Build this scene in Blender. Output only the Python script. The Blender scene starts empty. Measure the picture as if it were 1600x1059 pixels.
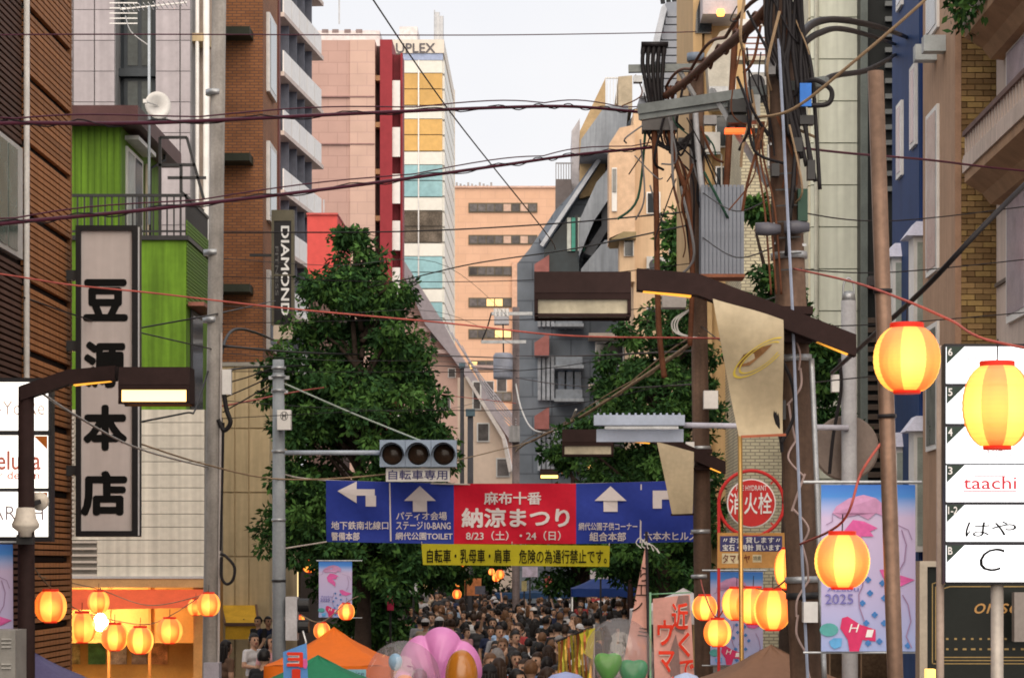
import bpy, bmesh, math, random
import numpy as np
from mathutils import Vector, Matrix
random.seed(11); RNG = np.random.default_rng(5)
sc = bpy.context.scene; COL = sc.collection
# ------------------------------------------------------------------ camera, sky, sun, exposure
F, HX, HY, EYE = 4000.0, 860.0, 880.0, 3.0        # focal length in photo pixels, vanishing point, eye height
cam = bpy.data.cameras.new('camera'); camo = bpy.data.objects.new('camera', cam); COL.objects.link(camo)
camo.location = (0, 0, EYE); camo.rotation_euler = (math.radians(90), 0, 0)
cam.sensor_width = 36; cam.lens = 36*F/1600; cam.shift_x = -(HX-800)/1600; cam.shift_y = (HY-529.5)/1600
cam.clip_start = .5; cam.clip_end = 3000; sc.camera = camo
world = bpy.data.worlds.new('World'); sc.world = world; world.use_nodes = True
SUN_EL, SUN_AZ = math.radians(38), math.radians(178)   # low evening light from behind the viewer
nt = world.node_tree; nt.nodes.clear()
sky = nt.nodes.new('ShaderNodeTexSky'); sky.sky_type = 'NISHITA'; sky.sun_disc = False
sky.sun_elevation = SUN_EL; sky.sun_rotation = SUN_AZ; sky.dust_density = 4; sky.air_density = 1.3
sm = nt.nodes.new('ShaderNodeMix'); sm.data_type = 'RGBA'; sm.inputs[0].default_value = .88
sb = nt.nodes.new('ShaderNodeVectorMath'); sb.operation = 'SCALE'; sb.inputs['Scale'].default_value = .08
bg = nt.nodes.new('ShaderNodeBackground'); wo = nt.nodes.new('ShaderNodeOutputWorld')
nt.links.new(sky.outputs[0], sb.inputs[0]); nt.links.new(sb.outputs[0], sm.inputs[6]); tg = nt.nodes.new('ShaderNodeTexCoord'); cn = nt.nodes.new('ShaderNodeTexNoise'); cn.inputs['Scale'].default_value = 5; cn.inputs['Detail'].default_value = 6
cr0 = nt.nodes.new('ShaderNodeValToRGB'); nt.links.new(tg.outputs['Generated'], cn.inputs['Vector']); nt.links.new(cn.outputs[0], cr0.inputs[0]); nt.links.new(cr0.outputs[0], sm.inputs[7])   # thin high cloud
cr0.color_ramp.elements[0].position = .35; cr0.color_ramp.elements[0].color = (.80, .805, .85, 1); cr0.color_ramp.elements[1].position = .68; cr0.color_ramp.elements[1].color = (.90, .885, .89, 1)
nt.links.new(sm.outputs[2], bg.inputs[0]); bg.inputs[1].default_value = 1.0; nt.links.new(bg.outputs[0], wo.inputs[0])
sun = bpy.data.lights.new('sun', 'SUN'); sun.energy = 2.4; sun.angle = math.radians(75); sun.color = (1, .84, .66)
suno = bpy.data.objects.new('sun', sun); COL.objects.link(suno)
sd_ = Vector((math.sin(SUN_AZ)*math.cos(SUN_EL), math.cos(SUN_AZ)*math.cos(SUN_EL), math.sin(SUN_EL)))
suno.rotation_euler = sd_.to_track_quat('Z', 'Y').to_euler(); suno.location = sd_*60
sc.view_settings.view_transform = 'Standard'; sc.view_settings.look = 'None'; sc.view_settings.gamma = 1
sc.view_settings.use_curve_mapping = False; sc.view_settings.exposure = 0.25
sc.render.engine = 'CYCLES'
try:
    sc.cycles.use_denoising = True; sc.cycles.denoiser = 'OPENIMAGEDENOISE'
except Exception: pass
sc.cycles.filter_width = 1.8; sc.cycles.max_bounces = 6; sc.cycles.transparent_max_bounces = 12; sc.cycles.sample_clamp_indirect = 4

# ------------------------------------------------------------------ helpers
def fx(px, d): return (px-HX)*d/F
def fz(py, d): return EYE-(py-HY)*d/F
def P(px, py, d): return Vector((fx(px, d), d, fz(py, d)))
def sdp(px, X): return F*X/(px-HX)                 # depth at which a street-parallel wall at X stands behind column px

class MB:
    def __init__(s): s.v = []; s.f = []; s.m = []
    def add(s, vs, fs, mi=0):
        b = len(s.v); s.v += [tuple(v) for v in vs]; s.f += [tuple(i+b for i in f) for f in fs]; s.m += [mi]*len(fs); return s
    def box(s, x0, x1, y0, y1, z0, z1, mi=0):
        x0, x1 = min(x0, x1), max(x0, x1); y0, y1 = min(y0, y1), max(y0, y1); z0, z1 = min(z0, z1), max(z0, z1)
        return s.add([(x0,y0,z0),(x1,y0,z0),(x1,y1,z0),(x0,y1,z0),(x0,y0,z1),(x1,y0,z1),(x1,y1,z1),(x0,y1,z1)],
              [(0,3,2,1),(4,5,6,7),(0,1,5,4),(1,2,6,5),(2,3,7,6),(3,0,4,7)], mi)
    def pbox(s, px0, py0, px1, py1, d, t=.1, mi=0):     # a box whose front face is seen at these columns and rows at depth d
        return s.box(fx(px0,d), fx(px1,d), d, d+t, fz(py1,d), fz(py0,d), mi)
    def bar(s, a, b, w, h=None, mi=0):
        a, b = Vector(a), Vector(b); h = h or w; t = (b-a).normalized()
        up = Vector((0,0,1)) if abs(t.z) < .95 else Vector((0,1,0))
        u = t.cross(up).normalized()*w/2; v = u.cross(t).normalized()*h/2
        vs = [a-u-v, a+u-v, a+u+v, a-u+v, b-u-v, b+u-v, b+u+v, b-u+v]
        return s.add(vs, [(0,3,2,1),(4,5,6,7),(0,1,5,4),(1,2,6,5),(2,3,7,6),(3,0,4,7)], mi)
    def tube(s, pts, r, n=8, mi=0):
        pts = [Vector(p) for p in pts]; rs = r if isinstance(r, (list, tuple)) else [r]*len(pts)
        vs = []; u = None
        for i, p in enumerate(pts):
            t = (pts[min(i+1,len(pts)-1)]-pts[max(i-1,0)]).normalized()
            if u is None:
                u = t.cross(Vector((0,0,1)) if abs(t.z) < .9 else Vector((1,0,0))).normalized()
            else:
                u = (u-t*u.dot(t)).normalized()
            w = t.cross(u)
            for k in range(n):
                a = 2*math.pi*k/n; vs.append(p+(u*math.cos(a)+w*math.sin(a))*rs[i])
        fs = [(i*n+k, i*n+(k+1)%n, (i+1)*n+(k+1)%n, (i+1)*n+k) for i in range(len(pts)-1) for k in range(n)]
        fs += [tuple(range(n))[::-1], tuple((len(pts)-1)*n+k for k in range(n))]
        return s.add(vs, fs, mi)
    def lathe(s, prof, n=20, c=(0,0,0), axis='z', mi=0):
        vs = []
        for r, h in prof:
            for k in range(n):
                a = 2*math.pi*k/n; x, y = r*math.cos(a), r*math.sin(a)
                vs.append((c[0]+x, c[1]+y, c[2]+h) if axis == 'z' else ((c[0]+x, c[1]+h, c[2]+y) if axis == 'y' else (c[0]+h, c[1]+x, c[2]+y)))
        m = len(prof)
        fs = [(i*n+k, i*n+(k+1)%n, (i+1)*n+(k+1)%n, (i+1)*n+k) for i in range(m-1) for k in range(n)]
        fs += [tuple(range(n))[::-1], tuple((m-1)*n+k for k in range(n))]
        if axis == 'y': fs = [f[::-1] for f in fs]
        return s.add(vs, fs, mi)
    def prism(s, poly, d, t, mi=0):                      # polygon in columns/rows of the front face at depth d, extruded back
        n = len(poly); vs = [P(x, y, d) for x, y in poly]+[P(x, y, d)+Vector((0,t,0)) for x, y in poly]
        fs = [tuple(range(n)), tuple(range(n, 2*n))[::-1]]+[(i, i+n, (i+1)%n+n, (i+1)%n) for i in range(n)]
        return s.add(vs, fs, mi)
    def xform(s, M): s.v = [tuple(M@Vector(v)) for v in s.v]; return s
    def obj(s, name, mats, parent=None, smooth=False, loc=None, fix=False):
        me = bpy.data.meshes.new(name); off = parent_loc(parent) if loc is None else Vector(loc)
        me.from_pydata([tuple(Vector(v)-off) for v in s.v], [], s.f)
        if not isinstance(mats, (list, tuple)): mats = [mats]
        for m in mats: me.materials.append(m)
        if len(mats) > 1: me.polygons.foreach_set('material_index', s.m)
        if fix:
            b = bmesh.new(); b.from_mesh(me); bmesh.ops.recalc_face_normals(b, faces=b.faces); b.to_mesh(me); b.free()
        if smooth: me.polygons.foreach_set('use_smooth', [True]*len(me.polygons))
        me.update()
        o = bpy.data.objects.new(name, me); COL.objects.link(o)
        if loc is not None: o.location = loc
        if parent: o.parent = parent
        return o
def parent_loc(p):
    l = Vector((0,0,0))
    while p is not None: l = l+p.location; p = p.parent
    return l
def tag(o, label, cat=None, group=None, kind=None):
    o['label'] = label
    if cat: o['category'] = cat
    if group: o['group'] = group
    if kind: o['kind'] = kind
    return o
def thing(name, label, cat, loc=(0,0,0), group=None):
    o = bpy.data.objects.new(name, None); COL.objects.link(o); o.location = loc; o.empty_display_size = .2
    return tag(o, label, cat, group)
def one(name, label, cat, mb, mats, loc, group=None, smooth=False, kind=None):
    o = mb.obj(name, mats, None, smooth, loc=loc); return tag(o, label, cat, group, kind)
def inst(src, parent, loc, rz=0, scale=None, mat=None, name=None):
    c = src.copy(); COL.objects.link(c); c.parent = parent; c.location = loc; c.rotation_euler = (0,0,rz)
    if scale: c.scale = scale
    if name: c.name = name
    return c
class Rep:                                              # alike pieces sharing one mesh, each an object of its own
    def __init__(s, name, mb, mats, smooth=False):
        s.name = name; t = mb.obj(name, mats, None, smooth, loc=(0,0,0)); s.me = t.data; bpy.data.objects.remove(t)
    def put(s, parent, wloc, rz=0, scale=None, rx=0, ry=0):
        o = bpy.data.objects.new(s.name, s.me); COL.objects.link(o); o.parent = parent
        o.location = Vector(wloc)-parent_loc(parent); o.rotation_euler = (rx, ry, rz)
        if scale: o.scale = scale
        return o

# ------------------------------------------------------------------ materials
MATS = {}
def M(name, col, rough=.65, var=.15, scale=3., metal=0., bump=0., rand=0., streak=0., em=0., emcol=None, spec=.2, isl=0., trans=0., alpha=1.):
    if name in MATS: return MATS[name]
    m = bpy.data.materials.new(name); m.use_nodes = True; n = m.node_tree.nodes; L = m.node_tree.links
    b = n['Principled BSDF']; b.inputs['Roughness'].default_value = rough; b.inputs['Metallic'].default_value = metal
    b.inputs['Specular IOR Level'].default_value = spec
    fac = None
    def mul(a, bsock):
        if a is None: return bsock
        q = n.new('ShaderNodeMath'); q.operation = 'MULTIPLY'; L.new(a, q.inputs[0]); L.new(bsock, q.inputs[1]); return q.outputs[0]
    def rng(sock, lo, hi, a=0., c=1.):
        q = n.new('ShaderNodeMapRange'); q.inputs[1].default_value = a; q.inputs[2].default_value = c
        q.inputs[3].default_value = lo; q.inputs[4].default_value = hi; L.new(sock, q.inputs[0]); return q.outputs[0]
    tc = n.new('ShaderNodeTexCoord')
    if var:
        t = n.new('ShaderNodeTexNoise'); t.inputs['Scale'].default_value = scale; t.inputs['Detail'].default_value = 5
        L.new(tc.outputs['Object'], t.inputs['Vector']); fac = mul(fac, rng(t.outputs[0], 1-var, 1+var, .3, .7))
        t2 = n.new('ShaderNodeTexNoise'); t2.inputs['Scale'].default_value = scale*9; t2.inputs['Detail'].default_value = 3
        L.new(tc.outputs['Object'], t2.inputs['Vector']); fac = mul(fac, rng(t2.outputs[0], 1-var*.5, 1+var*.5, .3, .7))
    if streak:
        mp = n.new('ShaderNodeMapping'); mp.inputs['Scale'].default_value = (5, 5, .35); L.new(tc.outputs['Object'], mp.inputs[0])
        t = n.new('ShaderNodeTexNoise'); t.inputs['Scale'].default_value = 1.6; t.inputs['Detail'].default_value = 6
        L.new(mp.outputs[0], t.inputs['Vector']); fac = mul(fac, rng(t.outputs[0], 1-streak, 1+streak*.3, .35, .65))
    if rand:
        oi = n.new('ShaderNodeObjectInfo'); fac = mul(fac, rng(oi.outputs['Random'], 1-rand, 1+rand))
    if isl:
        g = n.new('ShaderNodeNewGeometry'); fac = mul(fac, rng(g.outputs['Random Per Island'], 1-isl, 1+isl))
    if fac is not None:
        mx = n.new('ShaderNodeVectorMath'); mx.operation = 'SCALE'; mx.inputs[0].default_value = col; L.new(fac, mx.inputs['Scale'])
        L.new(mx.outputs[0], b.inputs['Base Color'])
    else: b.inputs['Base Color'].default_value = (*col, 1)
    if bump:
        t = n.new('ShaderNodeTexNoise'); t.inputs['Scale'].default_value = scale*12; L.new(tc.outputs['Object'], t.inputs['Vector'])
        bp = n.new('ShaderNodeBump'); bp.inputs['Strength'].default_value = bump; bp.inputs['Distance'].default_value = .01
        L.new(t.outputs[0], bp.inputs['Height']); L.new(bp.outputs[0], b.inputs['Normal'])
    if em:
        b.inputs['Emission Color'].default_value = (*(emcol or col), 1); b.inputs['Emission Strength'].default_value = em
    if trans: b.inputs['Transmission Weight'].default_value = trans
    if alpha < 1: b.inputs['Alpha'].default_value = alpha
    MATS[name] = m; return m
def brick_mat(name, c1, c2, mortar, bw, bh, msize=.012, lo=.75, hi=1.2):
    m = bpy.data.materials.new(name); m.use_nodes = True; n = m.node_tree.nodes; L = m.node_tree.links; b = n['Principled BSDF']
    tc = n.new('ShaderNodeTexCoord'); sp = n.new('ShaderNodeSeparateXYZ'); ad = n.new('ShaderNodeMath'); cb = n.new('ShaderNodeCombineXYZ')
    L.new(tc.outputs['Object'], sp.inputs[0]); L.new(sp.outputs[0], ad.inputs[0]); L.new(sp.outputs[1], ad.inputs[1])
    L.new(ad.outputs[0], cb.inputs[0]); L.new(sp.outputs[2], cb.inputs[1])
    br = n.new('ShaderNodeTexBrick'); L.new(cb.outputs[0], br.inputs['Vector']); br.inputs['Scale'].default_value = 1
    br.inputs['Color1'].default_value = (*c1,1); br.inputs['Color2'].default_value = (*c2,1); br.inputs['Mortar'].default_value = (*mortar,1)
    br.inputs['Brick Width'].default_value = bw; br.inputs['Row Height'].default_value = bh; br.inputs['Mortar Size'].default_value = msize
    nz = n.new('ShaderNodeTexNoise'); nz.inputs['Scale'].default_value = .8; nz.inputs['Detail'].default_value = 6; L.new(tc.outputs['Object'], nz.inputs[0])
    mr = n.new('ShaderNodeMapRange'); mr.inputs[1].default_value=.3; mr.inputs[2].default_value=.7; mr.inputs[3].default_value=lo; mr.inputs[4].default_value=hi; L.new(nz.outputs[0], mr.inputs[0])
    vm = n.new('ShaderNodeVectorMath'); vm.operation='SCALE'; L.new(br.outputs[0], vm.inputs[0]); L.new(mr.outputs[0], vm.inputs['Scale'])
    L.new(vm.outputs[0], b.inputs['Base Color']); b.inputs['Roughness'].default_value=.75
    bp = n.new('ShaderNodeBump'); bp.inputs['Strength'].default_value=.4; bp.inputs['Distance'].default_value=.01; bp.invert=True
    L.new(br.outputs['Fac'], bp.inputs['Height']); L.new(bp.outputs[0], b.inputs['Normal']); return m
def glow(name, col, s):
    m = bpy.data.materials.new(name); m.use_nodes = True; b = m.node_tree.nodes['Principled BSDF']
    b.inputs['Base Color'].default_value = (*[min(1,c*.8) for c in col],1); b.inputs['Emission Color'].default_value = (*col,1)
    b.inputs['Emission Strength'].default_value = s; b.inputs['Roughness'].default_value=.7; return m
def glass_mat(name, col, rough=.08):
    return M(name, col, rough, var=.25, scale=.6, spec=.7, rand=.35)

# ------------------------------------------------------------------ lettering (flat print on signs)
def text_mesh(body, bold=0.):
    c = bpy.data.curves.new('lettering', 'FONT'); c.body = body; c.offset = bold; c.resolution_u = 3
    o = bpy.data.objects.new('lettering', c); COL.objects.link(o)
    me = bpy.data.meshes.new_from_object(o.evaluated_get(bpy.context.evaluated_depsgraph_get()))
    bpy.data.objects.remove(o); bpy.data.curves.remove(c); return me
def text(parent, body, box, d, mat, bold=0., warp=None, rot=False, name='lettering', lift=.004, shear=0.):
    """box = columns/rows (x0, y0, x1, y1) that the characters fill on a plane facing the viewer at depth d"""
    me0 = text_mesh(body, min(bold, 0)); nv = len(me0.vertices)
    co = np.empty(nv*3, np.float32); me0.vertices.foreach_get('co', co); co = co.reshape(-1, 3); fc = [tuple(p.vertices) for p in me0.polygons]
    lay = np.zeros(nv)
    if bold > 0:                                        # heavier strokes: shifted layers, each a hair in front of the last
        sh = [(0,0)]+[(math.cos(k*math.pi/4)*bold*.9, math.sin(k*math.pi/4)*bold*.9) for k in range(8)]
        co = np.concatenate([co+np.array([a, b, 0]) for a, b in sh]); fc = [tuple(i+k*nv for i in f) for k in range(9) for f in fc]; lay = np.repeat(np.arange(9), nv)*.0006
    bpy.data.meshes.remove(me0); me = bpy.data.meshes.new('lettering'); me.from_pydata(co.tolist(), [], fc); me.materials.append(mat)
    u, v = (co[:,0].copy(), co[:,1].copy()) if not rot else (co[:,1].copy(), -co[:,0])
    if rot: u = u
    u = (u-u.min())/max(np.ptp(u), 1e-6); v = (v-v.min())/max(np.ptp(v), 1e-6); u = u+shear*v
    x0, y0, x1, y1 = box; X = fx(x0, d)+u*(fx(x1, d)-fx(x0, d)); Z = fz(y1, d)+v*(fz(y0, d)-fz(y1, d))
    Y = np.full_like(X, d-lift)-lay
    if warp: Y = np.array([warp(a, b) for a, b in zip(X, Z)])-lift-lay
    off = parent_loc(parent); out = np.stack([X-off.x, Y-off.y, Z-off.z], 1).astype(np.float32).ravel()
    me.vertices.foreach_set('co', out); me.update()
    o = bpy.data.objects.new(name, me); COL.objects.link(o); o.parent = parent; return o
def poly_px(parent, name, polys, d, mat, lift=.004, warp=None):
    mb = MB()
    for poly in polys:
        vs = [P(x, y, d) for x, y in poly]
        vs = [Vector((v.x, (warp(v.x, v.z) if warp else d)-lift, v.z)) for v in vs]; mb.add(vs, [tuple(range(len(vs)))])
    return mb.obj(name, mat, parent, fix=False)
def circ(cx, cy, r, n=18, ry=None): return [(cx+r*math.cos(2*math.pi*k/n), cy+(ry or r)*math.sin(2*math.pi*k/n)) for k in range(n)]
def smooth_path(pts, k=8):
    pts = [Vector(p) for p in pts]; out = []
    for i in range(len(pts)-1):
        p0, p1, p2, p3 = pts[max(i-1,0)], pts[i], pts[i+1], pts[min(i+2,len(pts)-1)]
        for j in range(k):
            t = j/k; out.append(.5*((2*p1)+(p2-p0)*t+(2*p0-5*p1+4*p2-p3)*t*t+(3*p1-p0-3*p2+p3)*t**3))
    return out+[pts[-1]]
# ------------------------------------------------------------------ ground
asphalt = M('asphalt', (.05,.05,.052), .85, .25, 2., bump=.3)
paving = M('paving_stone', (.22,.2,.19), .8, .2, 1.5, bump=.2)
kerbm = M('kerb_stone', (.3,.29,.28), .8, .2)
g = MB().box(-1500, 1500, -60, 2500, -.6, 0).obj('ground', M('ground_soil', (.12,.11,.1), .9, .2, .2), loc=(0,0,0)); g['kind'] = 'structure'
g = MB().box(-4.3, 1.5, -40, 400, -.2, .004).obj('road', asphalt, loc=(0,0,0)); g['kind'] = 'structure'
for nm, x0, x1, k0, k1 in (('pavement_left', -60, -4.45, -4.45, -4.3), ('pavement_right', 1.65, 60, 1.5, 1.65)):
    g = MB().box(x0, x1, -40, 400, -.2, .12).obj(nm, paving, loc=(0,0,0)); g['kind'] = 'structure'
    MB().box(k0, k1, -40, 400, -.2, .125).obj('kerb', kerbm, g, loc=(0,0,0))
BZ = .12
white_paint = M('white_paint', (.78,.77,.75), .5, .08); black_metal = M('black_metal', (.02,.02,.022), .45, .2, spec=.4)
dark_brown = M('dark_brown_metal', (.035,.02,.018), .4, .2); steel = M('galvanised_steel', (.42,.44,.46), .45, .2, 5., metal=.6)
dark_glass = glass_mat('dark_window_glass', (.02,.03,.04)); grey_conc = M('grey_concrete', (.34,.34,.35), .8, .18, 1.2, streak=.25)
beige_wall = M('beige_wall', (.56,.44,.27), .8, .1, .8, streak=.15)
alu = M('aluminium_frame', (.6,.6,.6), .35, .1, metal=.5)

# ------------------------------------------------------------------ left 1: brown boarded building
X1 = -6.2; yc = sdp(108, X1); ya = sdp(35, X1)
b1 = thing('boarded_building', 'brown building with horizontal boarding and dark grooves beside the tall kanji sign', 'building', (X1, yc, 0))
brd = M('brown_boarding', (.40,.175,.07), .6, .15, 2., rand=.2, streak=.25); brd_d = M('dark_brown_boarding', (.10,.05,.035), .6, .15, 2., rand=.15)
MB().box(-16, X1-.06, 14, yc-.04, 0, 16).obj('wall', M('dark_backing', (.02,.012,.01), .8), b1)
pitch = .074; R1 = Rep('board', MB().box(-.03, .03, 0, yc-ya, 0, pitch*.72), brd)
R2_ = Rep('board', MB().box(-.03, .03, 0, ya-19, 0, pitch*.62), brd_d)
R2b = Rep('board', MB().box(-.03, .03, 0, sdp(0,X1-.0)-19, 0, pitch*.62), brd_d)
wz0, wz1 = fz(398, 29.5), fz(222, 29.5)
i = 0; z = 1.4
while z < 11.3:
    if i % 11 != 0: R1.put(b1, (X1, ya+.05, z))
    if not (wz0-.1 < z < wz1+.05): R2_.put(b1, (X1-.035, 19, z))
    z += pitch; i += 1
for k in range(13): MB().box(X1-.05, X1-.02, ya+.05, yc, 1.4+k*11*pitch, 1.4+k*11*pitch+.05).obj('groove', M('groove_dark', (.012,.008,.007), .8), b1)
MB().box(X1-.1, X1+.035, yc-.06, yc, .12, 11.3).obj('corner_trim', M('boarding_trim', (.2,.09,.04), .6), b1)
w = MB().box(X1-.08, X1+.02, sdp(-20,X1), sdp(33,X1), wz0, wz1).obj('window', alu, b1)
MB().box(X1+.021, X1+.03, sdp(-20,X1)+.08, sdp(8,X1), wz0+.06, wz1-.06).obj('pane', M('window_glass_green', (.10,.14,.12), .1, .3, rand=.2), w)
MB().box(X1+.021, X1+.03, sdp(10,X1), sdp(24,X1), wz0+.06, wz1-.06).obj('pane', M('window_glass_green', (.10,.14,.12), .1, .3), w)
MB().tube([(X1+.05, ya, .12), (X1+.05, ya, 11.4)], .035, 10).obj('drain_pipe', M('white_pipe', (.6,.58,.55), .5), b1, True)

# ------------------------------------------------------------------ left 2: shop under a green house
D2 = 52.0; XR = fx(320, D2)
b2 = thing('green_house', 'lime green house with balcony above white boarded shop front lit from inside', 'building', (XR, D2, 0))
green = M('lime_green_wall', (.125,.25,.018), .65, .14, .8, streak=.32); cream_b = M('cream_boarding', (.62,.58,.5), .6, .1, 1., rand=.06, streak=.2)
xl = fx(60, D2)
# shop level: side walls, ceiling, back; opening faces the viewer
zt, zo, zb = fz(640, D2), fz(905, D2), 0
warm_wood = M('warm_wood', (.5,.25,.08), .6, .15); shop_wall = M('shop_wall_yellow', (.55,.33,.10), .7, .1)
MB().box(xl-5, xl, D2, D2+2.9, 0, zt).obj('wall', cream_b, b2); MB().box(fx(302,D2), XR, D2+.02, D2+2.9, 0, zo-.02).obj('wall', warm_wood, b2)
MB().box(xl, fx(302,D2), D2+2.6, D2+2.88, 0, zo).obj('back_wall', shop_wall, b2)
MB().box(xl, XR, D2+.03, D2+2.9, zo, zt).obj('wall', M('cream_backing', (.3,.28,.25), .8), b2)
nb = 13; bh = (zt-zo)/nb
RB = Rep('board', MB().box(fx(152,D2)-XR, -.01, -.03, .03, .012, bh), cream_b); RBl = Rep('board', MB().box(xl-XR, -.01, -.03, .03, .012, bh), cream_b)
for k in range(nb): (RB if k < 3 else RBl).put(b2, (XR, D2, zo+k*bh))
RV = Rep('slat', MB().box(fx(103,D2), fx(152,D2), -.05, .05, 0, .045), M('vent_slat', (.5,.45,.4), .6))
for k in range(6): RV.put(b2, (0, D2-.02, fz(900,D2)+k*.135))
RS = Rep('slat', MB().box(fx(103,D2), fx(117,D2), -.03, .03, 0, .05), M('vent_slat', (.5,.45,.4), .6))
for k in range(28): RS.put(b2, (0, D2-.06, fz(835,D2)+k*.09))
MB().box(xl, XR+.05, D2-.12, D2+.02, zo-.16, zo+.02).obj('fascia', M('fascia_wood', (.45,.27,.12), .6), b2)
MB().box(xl, XR+.05, D2-.14, D2-.02, zo+.02, zo+.07).obj('gutter', alu, b2)
aw = MB()
for k in range(12):
    x0 = xl+(XR-xl)*k/12; x1 = xl+(XR-xl)*(k+1)/12; s0 = .04*math.sin(k*1.3); s1 = .04*math.sin((k+1)*1.3)
    dz0, dz1 = .06*(k/12), .06*((k+1)/12)
    aw.add([(x0,D2-.1,zo-.2),(x1,D2-.1,zo-.2),(x1,D2-.55+s1,zo-.62+dz1),(x0,D2-.55+s0,zo-.62+dz0)], [(0,1,2,3)])
aw.obj('awning', M('red_awning_cloth', (.62,.10,.04), .7, .1, trans=0), b2, True)
for i, (a, b_, c, d_) in enumerate(((106,125,915,1000),(138,165,912,1005),(170,198,908,1008),(206,230,906,1010),(236,262,912,1004))):
    yb = D2+2.58
    MB().box(fx(a,yb), fx(b_,yb), yb-.03, yb, fz(1015,yb)-.3, fz(1015,yb)+.55).obj('poster', M('poster%d'%i, [(.5,.45,.2),(.1,.3,.12),(.55,.5,.42),(.35,.3,.25),(.6,.3,.12)][i], .6, .5, 6.), b2)
MB().box(xl, fx(302,D2), D2+.6, D2+1.1, 0, .62).obj('counter', warm_wood, b2)
MB().box(xl, fx(302,D2), D2+.05, D2+2.6, zo-.06, zo).obj('ceiling', shop_wall, b2)
MB().box(xl, fx(302,D2), D2+1.5, D2+1.6, fz(1004,D2+1.5), zo-.06).obj('header_board', M('header_board_orange', (.62,.36,.12), .6, .1, 2.), b2)
for q_ in (0.3, 1.15, 2.0): MB().box(xl+q_, xl+q_+.06, D2+1.45, D2+1.5, 0, zo-.06).obj('stud', warm_wood, b2)
bb = P(157, 972, D2+1.0)
lp = MB().lathe([(.03,.2),(.08,.16),(.15,.06),(.17,-.04),(.12,-.14),(.03,-.18)], 16, bb).obj('shop_bulb', glow('shop_bulb_glow', (1,.75,.4), 30), None, True, loc=bb)
tag(lp, 'bright bare bulb glowing inside the lit shop front', 'lamp')
pl = bpy.data.lights.new('shop_light', 'POINT'); pl.energy = 170; pl.color = (1,.72,.36); pl.shadow_soft_size = .12
plo = bpy.data.objects.new('shop_light', pl); COL.objects.link(plo); plo.location = bb+Vector((0,-.2,0))
MB().tube([bb+Vector((0,0,.08)), Vector((bb.x,bb.y,zo-.05))], .012, 6).obj('cord', black_metal, lp)
# balcony block
xs = fx(290, D2); zc = fz(375, D2); ysd = sdp(325, xs)
MB().box(xl-5, xs, D2+.04, ysd, zt, zc).obj('wall', green, b2)
Rg = Rep('board', MB().box(-.012, .012, 0, ysd-D2-.1, 0, .055), M('green_siding', (.095,.19,.016), .55, .1, rand=.1))
for k in range(24): Rg.put(b2, (xs+.012, D2+.06, fz(475,D2)+k*.072))
yy0, yy1 = sdp(297, xs), sdp(315, xs)
o = MB().box(xs-.05, xs+.03, yy0, yy1, fz(640,D2), fz(478,D2)).obj('window', black_metal, b2); MB().box(xs+.03, xs+.04, yy0+.15, yy1-.1, fz(632,D2), fz(486,D2)).obj('pane', dark_glass, o)
MB().box(xs, xs+.35, D2+.2, yy1, fz(476,D2), fz(470,D2)).obj('window_canopy', M('canopy_red', (.3,.12,.09), .6), b2)
MB().box(xl-5, xs+.06, D2-.03, ysd+.05, zc, zc+.09).obj('parapet_cap', black_metal, b2)
rl = MB(); zr = fz(303, D2)
rl.box(xl, xs+.02, D2, D2+.05, zr-.06, zr).box(xs-.03, xs+.02, D2, ysd, zr-.06, zr); rl.box(xl, xs, D2+.01, D2+.04, zc+.16, zc+.2)
rl.obj('rail', black_metal, b2); Rb = Rep('baluster', MB().box(-.015, .015, -.015, .015, 0, zr-zc-.1), black_metal)
x = fx(110, D2); k = 0
while x < xs: Rb.put(b2, (x, D2+.025, zc+.09), scale=((2.2,1,1) if k % 7 == 3 else None)); x += .14; k += 1
y = D2+.1
while y < ysd: Rb.put(b2, (xs-.005, y, zc+.09)); y += .16
# upper room
DU = 54.5; xu = fx(189, DU); yu = sdp(250, xu); zru = fz(196, DU)
MB().box(xl-5, xu, DU, yu, zc, zru).obj('wall', green, b2)
Rv = Rep('batten', MB().box(-.012, .012, -.01, .012, 0, zru-zc), M('green_batten', (.08,.165,.012), .6))
for k in range(1, 9): Rv.put(b2, (fx(108,DU)+(xu-fx(108,DU))*k/8-.02, DU-.008, zc))
o = MB().box(xu-.05, xu+.04, sdp(196,xu), sdp(221,xu), zc, fz(250, 57)).obj('door', alu, b2)
MB().box(xu+.041, xu+.05, sdp(198,xu), sdp(207,xu), zc+.1, fz(256,57)).obj('pane', M('curtained_pane', (.32,.36,.34), .2), o)
MB().box(xu+.041, xu+.05, sdp(209,xu), sdp(219,xu), zc+.1, fz(256,57)).obj('pane', dark_glass, o)
MB().box(xu, xu+.3, sdp(195,xu), sdp(223,xu), fz(238,57)-.05, fz(238,57)+.04).obj('door_canopy', white_paint, b2)
MB().tube([(xu+.35, sdp(233,xu), zru), (xu+.35, sdp(233,xu), zru-.15), (xu+.1, sdp(228,xu), zru-.4), (xu+.08, sdp(228,xu), zc)], .035, 8).obj('drain_pipe', black_metal, b2)
MB().tube([(xu+.06, sdp(225,xu), zc), (xu+.06, sdp(225,xu), fz(250,57))], .05, 8).obj('drain_pipe', M('cream_pipe', (.6,.5,.38), .5), b2)
MB().box(xl-5, fx(208,DU-.6)+.1, DU-.6, yu+.3, zru-.02, zru+.32).obj('roof', M('brown_roof_edge', (.09,.04,.04), .5, .15), b2)
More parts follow.
